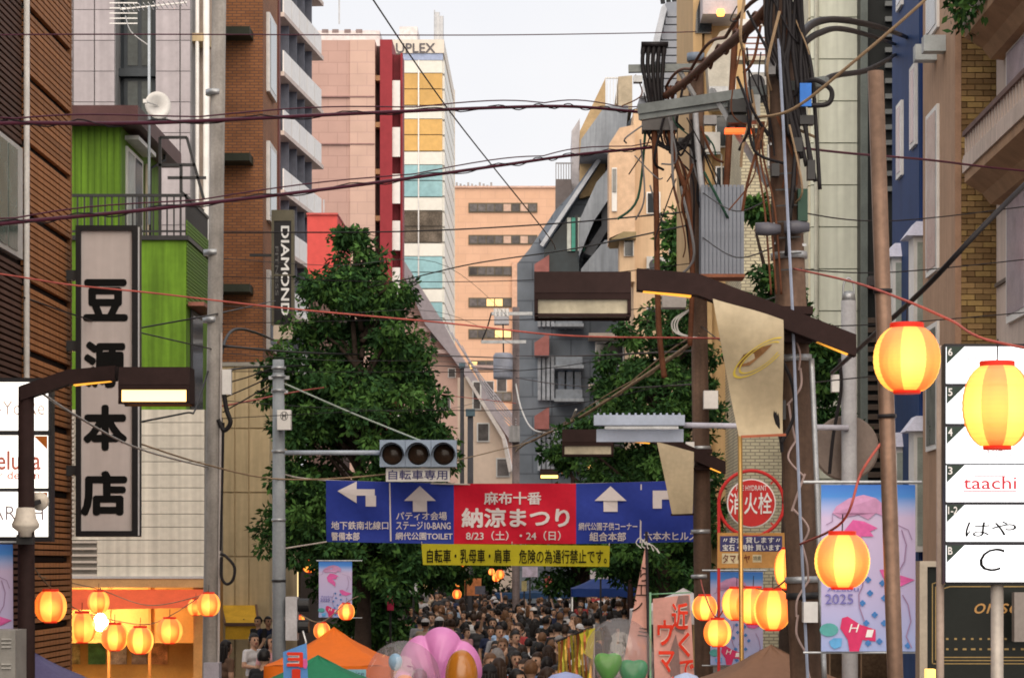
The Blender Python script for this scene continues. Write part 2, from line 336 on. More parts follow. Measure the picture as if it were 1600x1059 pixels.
# stair frame beside the house
fr = MB(); fy = D2+3.5
for a, b_ in (((250,215),(292,215)),((292,215),(318,310)),((246,258),(305,258)),((262,278),(322,278)),((283,258),(283,300)),((250,215),(250,420)),((283,300),(318,330))):
    fr.bar(P(*a,fy), P(*b_,fy), .06)
fr.bar(P(250,420,fy), P(250,640,fy), .06); fr.obj('stair_frame', black_metal, b2)
# tv aerial and dish on its roof
ta = thing('tv_aerial', 'thin television aerial on a pale mast above the green house', 'aerial', (fx(233,55), 55, zru+.3))
MB().tube([P(233,60,55)+Vector((0,0,-4)), P(233,10,55)], .03, 8).obj('mast', M('pale_mast', (.45,.5,.55), .4), ta, True)
bm_ = MB().bar(P(188,15,55), P(292,4,55), .03); bm_.tube(smooth_path([P(196,25,55), P(205,50,55), P(233,72,55)]), .012, 5); bm_.obj('boom', alu, ta)
Re = Rep('element', MB().box(-.008, .008, -.35, .35, -.008, .008), alu)
for k in range(14): Re.put(ta, P(190+k*7.6, 14.5-k*.78, 55), rz=.0, rx=0)
Re2 = Rep('element', MB().box(-.3, .3, -.008, .008, -.012, .012), alu)
for k in range(5): Re2.put(ta, P(193, 5+k*8, 55.02))
ds = thing('satellite_dish', 'small white satellite dish on the roof of the green house', 'dish', P(247,185,54.6))
c = P(246,165,54.4); MB().lathe([(0,.06),(.12,.05),(.22,.02),(.29,-.03),(.29,-.045),(.2,.0),(0,.03)], 24, c, 'y').xform(Matrix.Translation(c)@Matrix.Rotation(.5,4,'Z')@Matrix.Translation(-c)).obj('dish', white_paint, ds, True)
MB().tube([c, c+Vector((-.2,-.35,.02))], .015, 6).obj('arm', alu, ds); MB().box(c.x-.24,c.x-.16,c.y-.42,c.y-.32,c.z-.02,c.z+.06).obj('receiver', white_paint, ds)
MB().bar(c+Vector((0,.05,0)), c+Vector((-.03,.15,-.28)), .05).bar(c+Vector((-.03,.15,-.28)), c+Vector((.2,.1,-.25)), .04).obj('mount', alu, ds)

# ------------------------------------------------------------------ left 3: grey panelled tower
D3 = 64.0; X3 = fx(298, D3)
b3 = thing('grey_tower', 'grey panel clad tower with a dark recessed window strip behind the green house', 'building', (X3, D3, 0))
gp = M('grey_panel', (.42,.385,.41), .5, .1, 1., rand=.05, streak=.1)
xw0, xw1 = fx(180,D3), fx(243,D3); H3 = 21
MB().box(-22, xw0, D3+.05, D3+18, 0, H3).obj('wall', grey_conc, b3); MB().box(xw1, X3, D3+.05, D3+18, 0, H3).obj('wall', grey_conc, b3)
MB().box(xw0, xw1, D3+.8, D3+18, 0, H3).obj('back_wall', M('blue_black_wall', (.03,.04,.05), .5), b3)
rowh = 48*D3/F; Rps = {}
for c0, c1 in ((80,114),(115,147.5),(148.5,179.5),(243.5,281),(282.5,297.5)):
    Rps[c0] = Rep('panel', MB().box(fx(c0,D3)+.006, fx(c1,D3)-.006, -.04, .05, .008, rowh-.008), gp)
for r in range(20):
    for c0 in Rps: Rps[c0].put(b3, (0, D3, fz(-80,D3)-r*rowh))
for r in range(7):
    zz = fz(107,D3)+(r-3)*3.1
    o = MB().box(xw0+.1, xw1-.1, D3+.7, D3+.79, zz+.12, zz+2.98).obj('window', M('window_frame_dark', (.04,.05,.06), .4), b3)
    for q in range(2):
        a = xw0+.2+q*(xw1-xw0-.3)/2; MB().box(a, a+(xw1-xw0-.5)/2, D3+.68, D3+.699, zz+.2, zz+2.9).obj('pane', M('dim_window_glass', (.05,.06,.06), .1, .4, .8, rand=.4), o)
    MB().box(xw0, xw1, D3+.5, D3+.8, zz-.1, zz+.1).obj('floor_slab', M('blue_black_slab', (.05,.06,.07), .5), b3)
MB().box(X3-.02, X3+.5, D3+1.2, D3+1.6, 0, H3).obj('fin', M('beige_fin', (.45,.36,.3), .7), b3)
MB().tube([(X3+.35, D3+.3, 0), (X3+.35, D3+.3, H3)], .08, 10).tube([(X3+.12, D3+.3, 0), (X3+.12, D3+.3, H3)], .05, 8).obj('drain_pipe', white_paint, b3, True)
for yy in (55, 365): MB().box(X3-.1, X3+.36, D3+.25, D3+1.3, fz(yy,D3)-.1, fz(yy,D3)+.1).obj('landing', beige_wall, b3)

# ------------------------------------------------------------------ left 4: orange brick block with beige annex
D4 = 70.0; X4 = fx(411, D4); y4 = sdp(434, X4)
b4 = thing('brick_block', 'orange brown brick block with dark ledges above a beige annex', 'building', (X4, D4, 0))
MB().box(-22, X4, D4, y4, 0, 23).obj('wall', brick_mat('orange_brick', (.33,.13,.045), (.26,.095,.03), (.12,.06,.04), .24, .078), b4)
for yy in (50, 245, 447):
    MB().box(fx(330,D4), fx(396,D4), D4-.9, D4, fz(yy+14,D4), fz(yy+2,D4)).obj('ledge', M('dark_ledge', (.03,.035,.025), .6), b4)
for yy in (-150, 45, 240, 435):
    o = MB().box(X4, X4+.1, sdp(416,X4), sdp(427,X4), fz(yy+120,73), fz(yy,73)).obj('window', alu, b4); MB().box(X4+.1, X4+.11, sdp(417,X4), sdp(426,X4), fz(yy+112,73), fz(yy+8,73)).obj('pane', dark_glass, o)
MB().box(X4-.3, X4+.03, y4, y4+.5, 0, 24).obj('pilaster', M('red_brown_pilaster', (.16,.05,.045), .6), b4)
DA = 62.0; XA = fx(421, DA)
b4b = thing('beige_annex', 'plain beige low building with jointed wall behind the concrete utility pole', 'building', (XA, DA, 0))
MB().box(-20, XA, DA+.05, D4-1.2, 0, fz(572,DA)).obj('wall', beige_wall, b4b)
xa0 = fx(330,DA); Rpa = {}
for ci, (c0, c1) in enumerate(((318,366),(368,388),(390,421))):
    for r, (r0, r1) in enumerate(((572,668),(670,768),(770,868),(870,968),(970,1110))): MB().pbox(c0, r0, c1, r1, DA, .05).obj('panel', M('beige_panel', (.56,.44,.27), .75, .1, .8, rand=.05, streak=.15), b4b)
MB().box(-19, XA+.1, DA-.05, D4-1, fz(572,DA), fz(566,DA)).obj('coping', M('coping_grey', (.35,.33,.3), .7), b4b)
aw = thing('yellow_awning', 'yellow shop awning with brown edge on the beige annex', 'awning', P(372,960,DA-1))
aw1 = MB(); a0, a1 = P(345,945,DA), P(400,945,DA); b0, b1_ = P(352,975,DA-1.6), P(404,975,DA-1.6)
aw1.add([a0,a1,b1_,b0],[(0,3,2,1)]).add([b0,b1_,b1_+Vector((0,0,-.35)),b0+Vector((0,0,-.35))],[(0,3,2,1)]); aw1.add([a1,b1_,b1_+Vector((0,0,-.35))],[(0,1,2)])
aw1.obj('cloth', M('yellow_awning_cloth', (.6,.34,.03), .7), aw); MB().bar(b0, b1_, .08).bar(b0, a0, .05).bar(b1_,a1,.05).obj('frame', M('awning_frame_brown', (.12,.07,.05), .6), aw)
for o_, nm_ in ((P(374,990,DA-1.3),'spotlight'),):
    s_ = MB().lathe([(.06,-.12),(.1,-.1),(.11,.1),(.09,.12)], 14, o_, 'y').bar(o_, o_+Vector((.1,.1,.35)), .03).obj(nm_, black_metal, None, loc=o_); tag(s_, 'small black spotlight under the yellow awning', 'spotlight')
# lit storefront further along
DS = 78.0; ls = thing('lit_storefront', 'dark low storefront with two glowing yellow windows under the trees', 'building', (fx(465,DS), DS, 0))
MB().box(-18, fx(470,DS), DS, DS+12, 0, fz(800,DS)).obj('wall', M('storefront_dark', (.07,.055,.05), .7), ls)
for a, b_ in ((402,432),(440,468)):
    o = MB().pbox(a, 890, b_, 965, DS-.1, .1).obj('window', black_metal, ls)
    MB().pbox(a+2, 893, b_-2, 962, DS-.12, .02).obj('pane', glow('lit_pane%d'%a, (.75,.65,.12) if a < 420 else (1,.75,.35), 1.1), o)
MB().pbox(395, 868, 470, 880, DS-.8, .8).obj('canopy', M('canopy_dark', (.1,.07,.06), .6), ls)
# ------------------------------------------------------------------ left 5: white balcony block, slightly turned
A5 = Vector((fx(437,130), 130, 0)); B5 = Vector((fx(497,141), 141, 0)); u5 = (B5-A5).normalized(); n5 = Vector((u5.y, -u5.x, 0)); W5 = (B5-A5).length
M5 = Matrix(((u5.x, -n5.x, 0, A5.x), (u5.y, -n5.y, 0, A5.y), (0,0,1,0), (0,0,0,1)))
b5 = thing('balcony_block', 'apartment block with white panel balconies and navy windows above the tree', 'building', A5)
def part5(name, mat, *bx):
    mb = MB()
    for q in bx: mb.box(*q)
    return mb.xform(M5).obj(name, mat, b5)
navy = M('navy_window_wall', (.03,.045,.075), .35, .2)
part5('wall', navy, (0, W5-.3, .95, 9, 0, 36)); part5('pilaster', M('red_brown_pilaster', (.16,.05,.045), .6), (-1.2, -.15, .6, 9, 0, 36))
wpan = M('white_balcony_panel', (.78,.76,.74), .4, .06, rand=.05)
for fl in range(9):
    z0 = fz(20, 130)+3.0*(1-fl)
    part5('balcony_slab', M('cream_slab', (.6,.5,.45), .6), (-.1, W5+.35, -.25, .95, z0-.22, z0))
    for q in range(5):
        a = q*W5/5; part5('balcony_panel', wpan, (a+.06, a+W5/5-.06, -.2, -.14, z0+.02, z0+1.1))
        o = part5('window', alu, (a+.25, a+W5/5-.1, (.86), .97, z0+.1, z0+2.5)); mb = MB().box(a+.35, a+W5/5-.2, (.82), .86, z0+.2, z0+2.4).xform(M5); mb.obj('pane', dark_glass, o)
    for q in range(1,5): part5('divider', M('pale_divider', (.14,.15,.19), .6), (q*W5/5-.04, q*W5/5+.04, -.05, .9, z0, z0+2.78))
    part5('balcony_panel', wpan, (W5+.02, W5+.1, -.15, .9, z0+.02, z0+1.1))
rb = thing('red_block', 'plain coral red building top rising behind the tree crown', 'building', (fx(505,120),120,0))
MB().box(fx(480,120), fx(527,120), 120, 128, fz(450,120), fz(336,120)).obj('wall', M('coral_red_wall', (.62,.09,.08), .7, .08), rb); MB().box(fx(480,120)+.05, fx(527,120)-.05, 120.05, 127.95, 0, fz(450,120)).obj('lower_wall', M('lower_wall_brown', (.14,.09,.08), .8), rb)
MB().box(fx(479,120), fx(528,120), 119.9, 128.1, fz(336,120), fz(333,120)).obj('coping', M('coral_coping', (.5,.1,.09), .6), rb)
MB().tube([P(506,333,121), P(506,312,121)], .04, 6).obj('lightning_rod', alu, rb)
# ------------------------------------------------------------------ left 6: pink tower with maroon stair bay
D6 = 165.0; b6 = thing('pink_tower', 'tall dusty pink tower with maroon bay and white balcony strip', 'building', (fx(600,D6),D6,0))
pinkA = brick_mat('dusty_pink_tile', (.50,.32,.275), (.52,.335,.29), (.44,.28,.24), 1.2, .75, .03, .94, 1.05); pinkB = brick_mat('pale_pink_tile', (.60,.41,.34), (.62,.425,.35), (.54,.36,.31), 1.2, .75, .03, .94, 1.05)
MB().box(fx(480,D6), fx(547,D6), D6, D6+14, 0, fz(63,D6)).obj('wall', pinkA, b6)
MB().box(fx(547,D6), fx(586,D6), D6-.1, D6+14, 0, fz(63,D6)).obj('wall', pinkB, b6)
for yy in (150, 224, 372, 446): MB().pbox(490, yy, 585, yy+2, D6-.15, .16).obj('joint', M('pink_joint', (.3,.18,.17), .7), b6)
MB().box(fx(586,D6), fx(594,D6), D6+1.5, D6+13.5, 0, fz(65,D6)).obj('recess', M('recess_dark', (.09,.05,.05), .7), b6)
for k in range(8): MB().pbox(586, 118+k*73, 594, 126+k*73, D6+.3, 1.1).obj('landing', M('landing_orange', (.6,.36,.2), .6), b6)
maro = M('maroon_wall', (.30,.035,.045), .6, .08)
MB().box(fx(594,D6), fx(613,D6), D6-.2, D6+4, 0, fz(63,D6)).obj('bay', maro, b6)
MB().box(fx(613,D6), fx(627,D6), D6+1.2, D6+3.5, 0, fz(80,D6)).obj('wall', M('maroon_shade_wall', (.2,.03,.04), .6), b6)  # darker copy of the maroon, shade of the setback put into its colour
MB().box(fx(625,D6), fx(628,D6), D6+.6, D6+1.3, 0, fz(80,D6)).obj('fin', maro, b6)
for k in range(8): MB().pbox(613, 126+k*73, 625, 172+k*73, D6, .15).obj('balcony_panel', wpan, b6)
MB().box(fx(490,D6), fx(590,D6), D6+2, D6+10, fz(63,D6), fz(38,D6)).obj('penthouse', M('white_penthouse', (.7,.66,.66), .6), b6)
for q in (508, 524, 543, 561): MB().pbox(q-5, 46, q+5, 51, D6+1.95, .1).obj('vent', M('vent_dark', (.25,.2,.2), .6), b6)
MB().tube([P(530,38,D6+4), P(530,-30,D6+4)], .06, 6).obj('lightning_rod', alu, b6)
# ------------------------------------------------------------------ left 7: glass tower
D7 = 200.0; X7 = fx(692, D7); y7 = sdp(707.5, X7)
b7 = thing('glass_tower', 'slim cream tower with wide glass bays and rooftop lettering', 'building', (X7,D7,0))
cream = M('cream_cladding', (.72,.66,.58), .5, .06); MB().box(fx(618,D7), X7, D7+.3, y7, 0, fz(66,D7)).obj('wall', M('tower_core', (.6,.55,.48), .6), b7)
crown = MB().box(fx(610,D7), X7+.1, D7-.2, y7+.3, fz(84,D7), fz(63,D7)).obj('crown_band', cream, b7)
text(b7, 'DUPLEX', (603,68,680,83), D7-.2, M('sign_grey', (.12,.11,.12), .5), .015, lift=.05)
MB().pbox(628, 84, 692, 94, D7-.1, .3).obj('lintel', M('pale_blue_band', (.35,.42,.6), .5), b7)
gl = {'y': M('painted_amber_lit_glass', (.62,.38,.12), .15, .15, .3), 'b': M('teal_glass', (.28,.48,.52), .12, .2, .3), 'd': M('lit_dark_glass', (.12,.10,.08), .12, .6, 1.)}  # amber panes: yellow of lit rooms painted into the glass colour
yy = 94.0; seq = 'yybdbbbbb'; wsp = M('white_spandrel', (.75,.74,.68), .35, .05, rand=.04)
for k in range(9):
    for a, b_ in ((629,653),(655,691)):
        MB().pbox(a, yy+.5, b_, yy+20, D7-.05, .3).obj('spandrel', wsp, b7)
        for q in range(2): MB().pbox(a, yy+21+q*25, b_, yy+44.5+q*25.5, D7-.02, .25).obj('pane', gl[seq[k]], b7)
    for q in range(3):
        za, zb_ = fz(yy+q*23.8+22, D7), fz(yy+q*23.8, D7)
        MB().box(X7-.1, X7+.12, D7+.2, y7-.1, za+.08, zb_).obj('side_panel', wsp, b7)
    yy += 71.5
MB().pbox(653, 94, 655, 700, D7-.12, .2).obj('mullion', alu, b7); MB().box(X7-.05, X7+.18, y7-.2, y7+.2, 0, fz(66,D7)).obj('corner_post', cream, b7)
for q in (683, 689): MB().tube([P(q,64,D7+1), P(q,20+(q-683),D7+1)], .22, 8).obj('antenna', alu, b7)
MB().tube([P(679,64,D7+1), P(679,16,D7+1)], .06, 6).obj('lightning_rod', alu, b7)
MB().pbox(624, 42, 652, 63, D7+3, 4).obj('penthouse', M('white_penthouse', (.7,.66,.66), .6), b7)
for q in range(4): pass
# ------------------------------------------------------------------ centre: peach office block far down the street
D8 = 260.0; b8 = thing('peach_office_block', 'peach coloured office block with narrow strip windows closing the street', 'building', (fx(785,D8),D8,0))
peach = brick_mat('peach_tile', (.66,.405,.27), (.68,.42,.285), (.61,.375,.26), 1.5, .8, .035, .94, 1.05)
MB().box(fx(700,D8), fx(870,D8), D8, D8+16, 0, fz(294,D8)).obj('wall', peach, b8)
MB().box(fx(699,D8), fx(871,D8), D8-.2, D8+16.2, fz(294,D8), fz(291,D8)).obj('coping', M('peach_coping', (.6,.4,.32), .7), b8)
MB().box(fx(800,D8), fx(812,D8), D8-.4, D8+.1, 0, fz(410,D8)).obj('pier', M('peach_pier', (.62,.38,.27), .75), b8)
lit = glow('lit_office_pane', (1,.62,.25), .85); dimg = M('office_glass', (.10,.09,.09), .15, .3, rand=.4); pal = M('pale_blind', (.55,.38,.3), .4)
for k, yy in enumerate((317, 367, 416, 465, 514, 563, 612)):
    n = 8 if k < 2 else 5; x1 = 733+n*13.2
    fr_ = MB().pbox(732, yy, x1+1, yy+15, D8-.12, .14).obj('window', M('window_frame_olive', (.12,.10,.07), .5), b8)
    for q in range(n):
        m_ = dimg
        if k >= 2 and (q*7+k*3) % 5 in (0, 3): m_ = lit if k > 2 or q == 4 else dimg
        elif k < 2 and q in (4, 6): m_ = pal
        MB().pbox(734+q*13.2, yy+2, 734+q*13.2+11.5, yy+13, D8-.16, .05).obj('pane', m_, fr_)
for q in range(10): MB().pbox(712+q*6, 285+(q%3)*2, 715+q*6, 292, D8+3, .5).obj('roof_vent', grey_conc, b8)
# stepped pale house with sloping roofs, and houses below it
D9 = 185.0; b9 = thing('stepped_house', 'pale stepped apartment house with long sloping metal roof edge', 'building', (fx(700,D9),D9,0))
MB().prism([(600,1050),(600,395),(625,420),(668,500),(712,555),(800,690),(800,1050)], D9, 12).obj('wall', M('pale_pink_render', (.60,.42,.36), .75, .08, .3), b9, fix=True)
MB().prism([(620,405),(630,405),(690,500),(716,548),(808,685),(800,692),(708,560),(664,506)], D9-1.2, 14).obj('roof', M('roof_edge_grey', (.36,.33,.36), .5, .1), b9, fix=True)
for a, b_, c, e_ in ((655,510,690,518),(662,546,702,552),(740,570,790,576),(742,640,800,650)): MB().pbox(a,b_,c,e_,D9-1,1).obj('balcony_slab', M('balcony_pink_grey', (.5,.38,.36), .7), b9)
for a, b_, c, e_ in ((672,518,688,533),(700,575,712,590),(752,595,772,625),(776,590,792,612),(650,560,664,580),(690,620,704,640)):
    o = MB().pbox(a,b_,c,e_,D9-.1,.1).obj('window', alu, b9); MB().pbox(a+1,b_+1,c-1,e_-1,D9-.14,.05).obj('pane', dimg, o)
D10 = 150.0; b10 = thing('pale_gabled_house', 'pale cream house with steep white edged gable beside the dark slate building', 'building', (fx(760,D10),D10,0))
MB().prism([(715,1040),(715,590),(727,590),(790,690),(800,740),(806,1040)], D10, 9).obj('wall', M('pale_cream_render', (.68,.55,.45), .75, .08, .4), b10, fix=True)
MB().prism([(726,588),(731,588),(788,678),(800,735),(795,738),(784,684)], D10-.5, 9.8).obj('roof', M('white_roof_edge', (.65,.6,.57), .6), b10, fix=True)
for a, b_, c, e_ in ((738,595,752,640),(745,660,765,690),(775,715,797,745)):
    o = MB().pbox(a,b_,c,e_,D10-.1,.1).obj('window', alu, b10); MB().pbox(a+2,b_+2,c-2,e_-2,D10-.14,.05).obj('pane', dimg, o)
# ------------------------------------------------------------------ right: cream building with planted balconies
XB = fx(1556, 37.2); c2 = thing('balcony_house', 'cream house with scalloped balconies and plants beside the tan brick face', 'building', (XB, 37.2, 0))
crm = M('cream_pink_render', (.58,.48,.42), .75, .1, .8, streak=.15); soff = M('tan_soffit', (.36,.22,.13), .7)
MB().box(XB, 24, 22, 37.15, 0, 16).obj('wall', crm, c2)
yb0, yb1 = 29.5, sdp(1540, XB)
for k, (zt_, rail) in enumerate(((fz(38,37),False),(fz(262,37),True))):
    xo = XB-.55; ye = 36.6; hb = .62
    prof = [(0,0),(0,-hb),(-.18,-hb*.95),(-.3,-hb*.7),(-.55,-hb*.45),(-.55,0)]
    vs = [(XB+.3 if i<2 else XB+p[0], 30.0, zt_+p[1]) for i, p in enumerate(prof)]+[(XB+.3 if i<2 else XB+p[0], ye, zt_+p[1]) for i, p in enumerate(prof)]
    n = len(prof); fs = [tuple(range(n)), tuple(range(n,2*n))[::-1]]+[(i, i+n, (i+1)%n+n, (i+1)%n) for i in range(n)]
    MB().add(vs, fs).obj('balcony', soff, c2, fix=True)
    MB().box(xo-.03, XB, 30, ye+.04, zt_-.14, zt_+.06).obj('balcony_edge', crm, c2)
    MB().box(xo-.02, XB, 30, ye+.03, zt_+.06, zt_+.14 if not rail else zt_+.1).obj('parapet', crm, c2)
    if rail:
        Rbl = Rep('baluster', MB().box(-.025,.025,-.04,.04,0,.3), crm); yy = 30.2
        while yy < ye: Rbl.put(c2, (xo+.03, yy, zt_+.08)); yy += .22
        MB().box(xo-.03, xo+.08, 30, ye+.04, zt_+.38, zt_+.45).obj('handrail', M('handrail_brown', (.15,.09,.08), .6), c2)
for yy, zz in ((34.6, fz(185,36)), (34.6, fz(405,36)), (32.5, fz(185,36))):
    o = MB().box(XB-.05, XB, yy, yy+1.5, zz-.9, zz+1.0).obj('window', white_paint, c2); MB().box(XB-.06, XB-.05, yy+.1, yy+1.4, zz-.8, zz+.9).obj('pane', M('curtained_window', (.42,.38,.44), .2, .15), o)
MB().box(XB-.04, XB, 24, 37.1, fz(445,37)-.03, fz(445,37)+.02).obj('string_course', M('joint_dark', (.15,.12,.1), .7), c2)
# ------------------------------------------------------------------ tan brick house
DB = 37.5; X3r = fx(1496, DB); yw = sdp(1444, X3r)
c3 = thing('tan_brick_house', 'tan house with brick end face and smooth street face beside the blue building', 'building', (X3r, DB, 0))
tanw = M('tan_wall', (.43,.28,.19), .75, .1, 1., streak=.12)
zlow = fz(560, DB)
MB().box(X3r+.02, 22, DB+.03, yw, 0, 16).obj('wall', M('brick_backing', (.16,.09,.05), .85), c3); MB().box(X3r-.02, X3r+.02, DB, yw, 0, 16).obj('wall', tanw, c3)
bw, bh = 25*DB/F, 9.1*DB/F
bmats = [M('tan_brick_a', (.31,.20,.09), .75, .15, 4., rand=.25), M('tan_brick_b', (.22,.135,.06), .75, .15, 4., rand=.2), M('tan_brick_c', (.37,.25,.10), .75, .15, 4., rand=.15)]
RBk = [Rep('brick', MB().box(.006, bw-.006, -.02, .04, .006, bh-.006), m_) for m_ in bmats]
RBh = [Rep('brick', MB().box(.006, bw/2-.006, -.02, .04, .006, bh-.006), m_) for m_ in bmats]
x_end = fx(1562, DB); z = zlow; r = 0
while z < fz(-12, DB):
    x = X3r+.02
    if r % 2: random.choice(RBh).put(c3, (x, DB, z)); x += bw/2
    while x < x_end-.02:
        random.choice(RBk).put(c3, (x, DB, z)); x += bw
    z += bh; r += 1
MB().box(x_end+.09, 22, DB-.0, DB+.03, 0, 16).obj('render', crm, c3)
MB().box(X3r+.02, x_end+.09, DB-.03, DB+.03, 0, zlow-.02).obj('pier', tanw, c3)
MB().box(X3r-.04, X3r+.05, DB-.04, DB+.05, 0, 16).obj('corner_trim', M('corner_tan', (.40,.25,.17), .7), c3)
for z0, z1 in ((fz(40,39), fz(-60,39)), (fz(420,39), fz(160,39)), (fz(700,39), fz(500,39))):
    o = MB().box(X3r-.06, X3r-.02, sdp(1470,X3r), sdp(1452,X3r), z0, z1).obj('window', white_paint, c3); MB().box(X3r-.07, X3r-.06, sdp(1468,X3r), sdp(1454,X3r), z0+.08, z1-.08).obj('pane', M('dusk_window', (.25,.25,.24), .12, .2), o)
for px_, py in ((1464,86),(1478,72)):
    q = P(px_, py, sdp(px_,X3r)); MB().box(X3r-.35, X3r, q.y-.13, q.y+.13, q.z-.1, q.z+.14).obj('vent_hood', M('vent_hood', (.45,.5,.52), .4, metal=.3), c3)
# ------------------------------------------------------------------ blue building
DL = 43.0; X4r = fx(1436, DL); y4r = sdp(1394, X4r)
c4 = thing('blue_building', 'deep blue building with narrow white framed windows', 'building', (X4r, DL, 0))
blue = M('deep_blue_wall', (.024,.058,.165), .6, .1, .8, streak=.15); blue2 = M('deep_blue_end_wall', (.018,.045,.17), .6, .1, .8)
MB().box(X4r, 22, DL, y4r, 0, 18).obj('wall', blue, c4)
MB().box(X4r+.02, X4r+1.5, DL-.06, DL, 0, 18).obj('end_wall', blue2, c4)
Rrb = Rep('rib', MB().box(-.02,.02,-.03,.0,0,4.4), blue2)
for k in range(6): Rrb.put(c4, (X4r+.1+k*.17, DL-.06, fz(700,DL)))
for a, b_, za, zb_ in ((1404,1412,268,150),(1425,1434,245,120),(1404,1412,0,-90),(1425,1434,-20,-120)):
    ya_, yb_ = sdp(b_,X4r), sdp(a,X4r); o = MB().box(X4r-.05, X4r, ya_, yb_, fz(za,44.5), fz(zb_,44.5)).obj('window', white_paint, c4)
    MB().box(X4r-.06, X4r-.05, ya_+.12, yb_-.12, fz(za,44.5)+.08, fz(zb_,44.5)-.08).obj('pane', M('pale_window', (.5,.48,.55), .15, .1), o)
for a, py in ((1398,395),(1432,362),(1400,690),(1432,665)):
    q = P(a+8, py, sdp(a+8,X4r) if a < 1430 else DL-.3)
    MB().add([(q.x-.3,q.y-.3,q.z-.1),(q.x+.22,q.y-.3,q.z-.1),(q.x+.22,q.y+.5,q.z-.1),(q.x-.3,q.y+.5,q.z-.1),(q.x-.1,q.y-.1,q.z+.16),(q.x+.22,q.y-.1,q.z+.16),(q.x+.22,q.y+.5,q.z+.16),(q.x-.1,q.y+.5,q.z+.16)],
        [(0,3,2,1),(4,5,6,7),(0,1,5,4),(1,2,6,5),(2,3,7,6),(3,0,4,7)]).obj('window_hood', M('pale_lilac_hood', (.66,.66,.78), .5), c4)
    o = MB().box(q.x-.16, q.x+.2, q.y-.2, q.y+.4, q.z-2.1, q.z-.1).obj('bay_window', white_paint, c4); MB().box(q.x-.1, q.x+.14, q.y-.21, q.y-.2, q.z-2.0, q.z-.2).obj('pane', M('pale_green_pane', (.36,.4,.36), .15), o)
# ------------------------------------------------------------------ dark louvred building
DK = 53.2; X5r = fx(1346, DK); c5 = thing('dark_louvred_building', 'narrow near black building with dark louvres between the blue and mint buildings', 'building', (X5r, DK, 0))
MB().box(X5r, 20, DK, DK+.75, 0, 19).obj('wall', M('near_black_wall', (.016,.018,.018), .5, .2), c5)
MB().box(X5r-.02, X5r+.12, DK-.1, DK, 0, 19).obj('corner_trim', M('olive_trim', (.13,.15,.14), .5), c5)
Rlv = Rep('louvre', MB().box(0, .7, -.1, .0, 0, .1), M('louvre_brown', (.10,.075,.06), .6)); Rlu = Rep('louvre', MB().box(0, .25, -.1, .0, 0, .1), M('louvre_grey', (.16,.17,.17), .5))
for k in range(34): Rlv.put(c5, (X5r+.12, DK-.02, fz(1000,DK)+k*.2), rx=.2)
for k in range(16): Rlu.put(c5, (fx(1382,DK), DK-.02, fz(300,DK)+k*.32))
MB().box(X5r+.1, 8, DK-.5, DK, fz(450,DK), fz(435,DK)).obj('canopy', M('canopy_charcoal', (.07,.06,.06), .5), c5)
# ------------------------------------------------------------------ mint panelled building
DM = 54.0; X6r = fx(1266, DM); c6 = thing('mint_panel_building', 'pale mint building of large wall panels rising behind the leaning utility pole', 'building', (X6r, DM, 0))
MB().box(X6r+.02, 18, DM+.05, DM+4, 0, 17.5).obj('wall', M('mint_backing', (.42,.44,.37), .8), c6)
mint = M('mint_panel', (.72,.75,.64), .6, .07, .7, rand=.04, streak=.12); ph = 65.5*DM/F
Rmp = Rep('panel', MB().box(X6r+.01, fx(1340,DM)-.01, -.03, .05, .012, ph-.012), mint); Rmc = Rep('panel', MB().box(fx(1340,DM)+.01, 8, -.03, .05, .012, ph-.012), mint)
Rms = Rep('panel', MB().box(-.03, .03, 0, 3.6, .012, ph-.012), M('mint_side_panel', (.66,.62,.48), .6, .07, rand=.04))
for k in range(19): 
    zz = fz(1010,DM)+k*ph; Rmp.put(c6, (0,DM,zz)); Rmc.put(c6, (0,DM,zz)); Rms.put(c6, (X6r,DM+.1,zz))
MB().tube([(X6r+.12,DM-.08,0),(X6r+.12,DM-.08,17)], .05, 8).obj('drain_pipe', M('mint_pipe', (.5,.5,.42), .5), c6)
# ------------------------------------------------------------------ white brick building with balconies
DW = 66.0; X7r = fx(1158, DW); c7 = thing('white_brick_building', 'pale yellow white brick building behind the tangle of pole cables', 'building', (X7r, DW, 0))
MB().box(X7r, 18, DW, DW+6, 0, 15.2).obj('wall', brick_mat('white_brick', (.66,.60,.42), (.58,.52,.36), (.3,.26,.2), .24, .085, .014), c7)
MB().box(X7r-.1, 18, DW-.15, DW, fz(42,DW), fz(32,DW)).obj('cornice', white_paint, c7)
for k in range(5): MB().pbox(1162, 58+k*9, 1236, 60+k*9, DW-.5, .05).obj('rail', M('rail_brown', (.25,.12,.1), .5), c7)
MB().pbox(1150, 88, 1245, 94, DW-.6, .6).obj('balcony_slab', M('pale_slab', (.6,.55,.45), .7), c7)
DY = 72.0; X8r = fx(1082, DY); c8 = thing('ochre_building', 'ochre beige building with arched dark window and projecting grey balcony', 'building', (X8r, DY, 0))
och = M('ochre_render', (.58,.40,.21), .75, .08, .5, streak=.1)
MB().box(X8r, fx(1165,DY), DY, DY+9, 0, 21).obj('wall', och, c8); MB().box(fx(1082,DY), fx(1096,DY), DY-.3, DY, 0, 21).obj('pier', och, c8); MB().box(fx(1100,DY), fx(1112,DY), DY-.2, DY, 0, 21).obj('pier', och, c8)
MB().prism([(1086,52),(1088,20),(1096,-10),(1108,-30),(1112,-30),(1112,52)], DY-.35, .3).obj('arched_window', dark_glass, c8, fix=True)
MB().prism([(1104,85),(1125,50),(1148,40),(1148,160),(1110,165)], DY-1.2, 1.1).obj('balcony', M('balcony_grey_cream', (.45,.43,.38), .7), c8, fix=True)
MB().pbox(1098, -20, 1152, 22, DY-1.6, 1.6).obj('balcony', M('balcony_lilac', (.5,.47,.5), .6), c8)
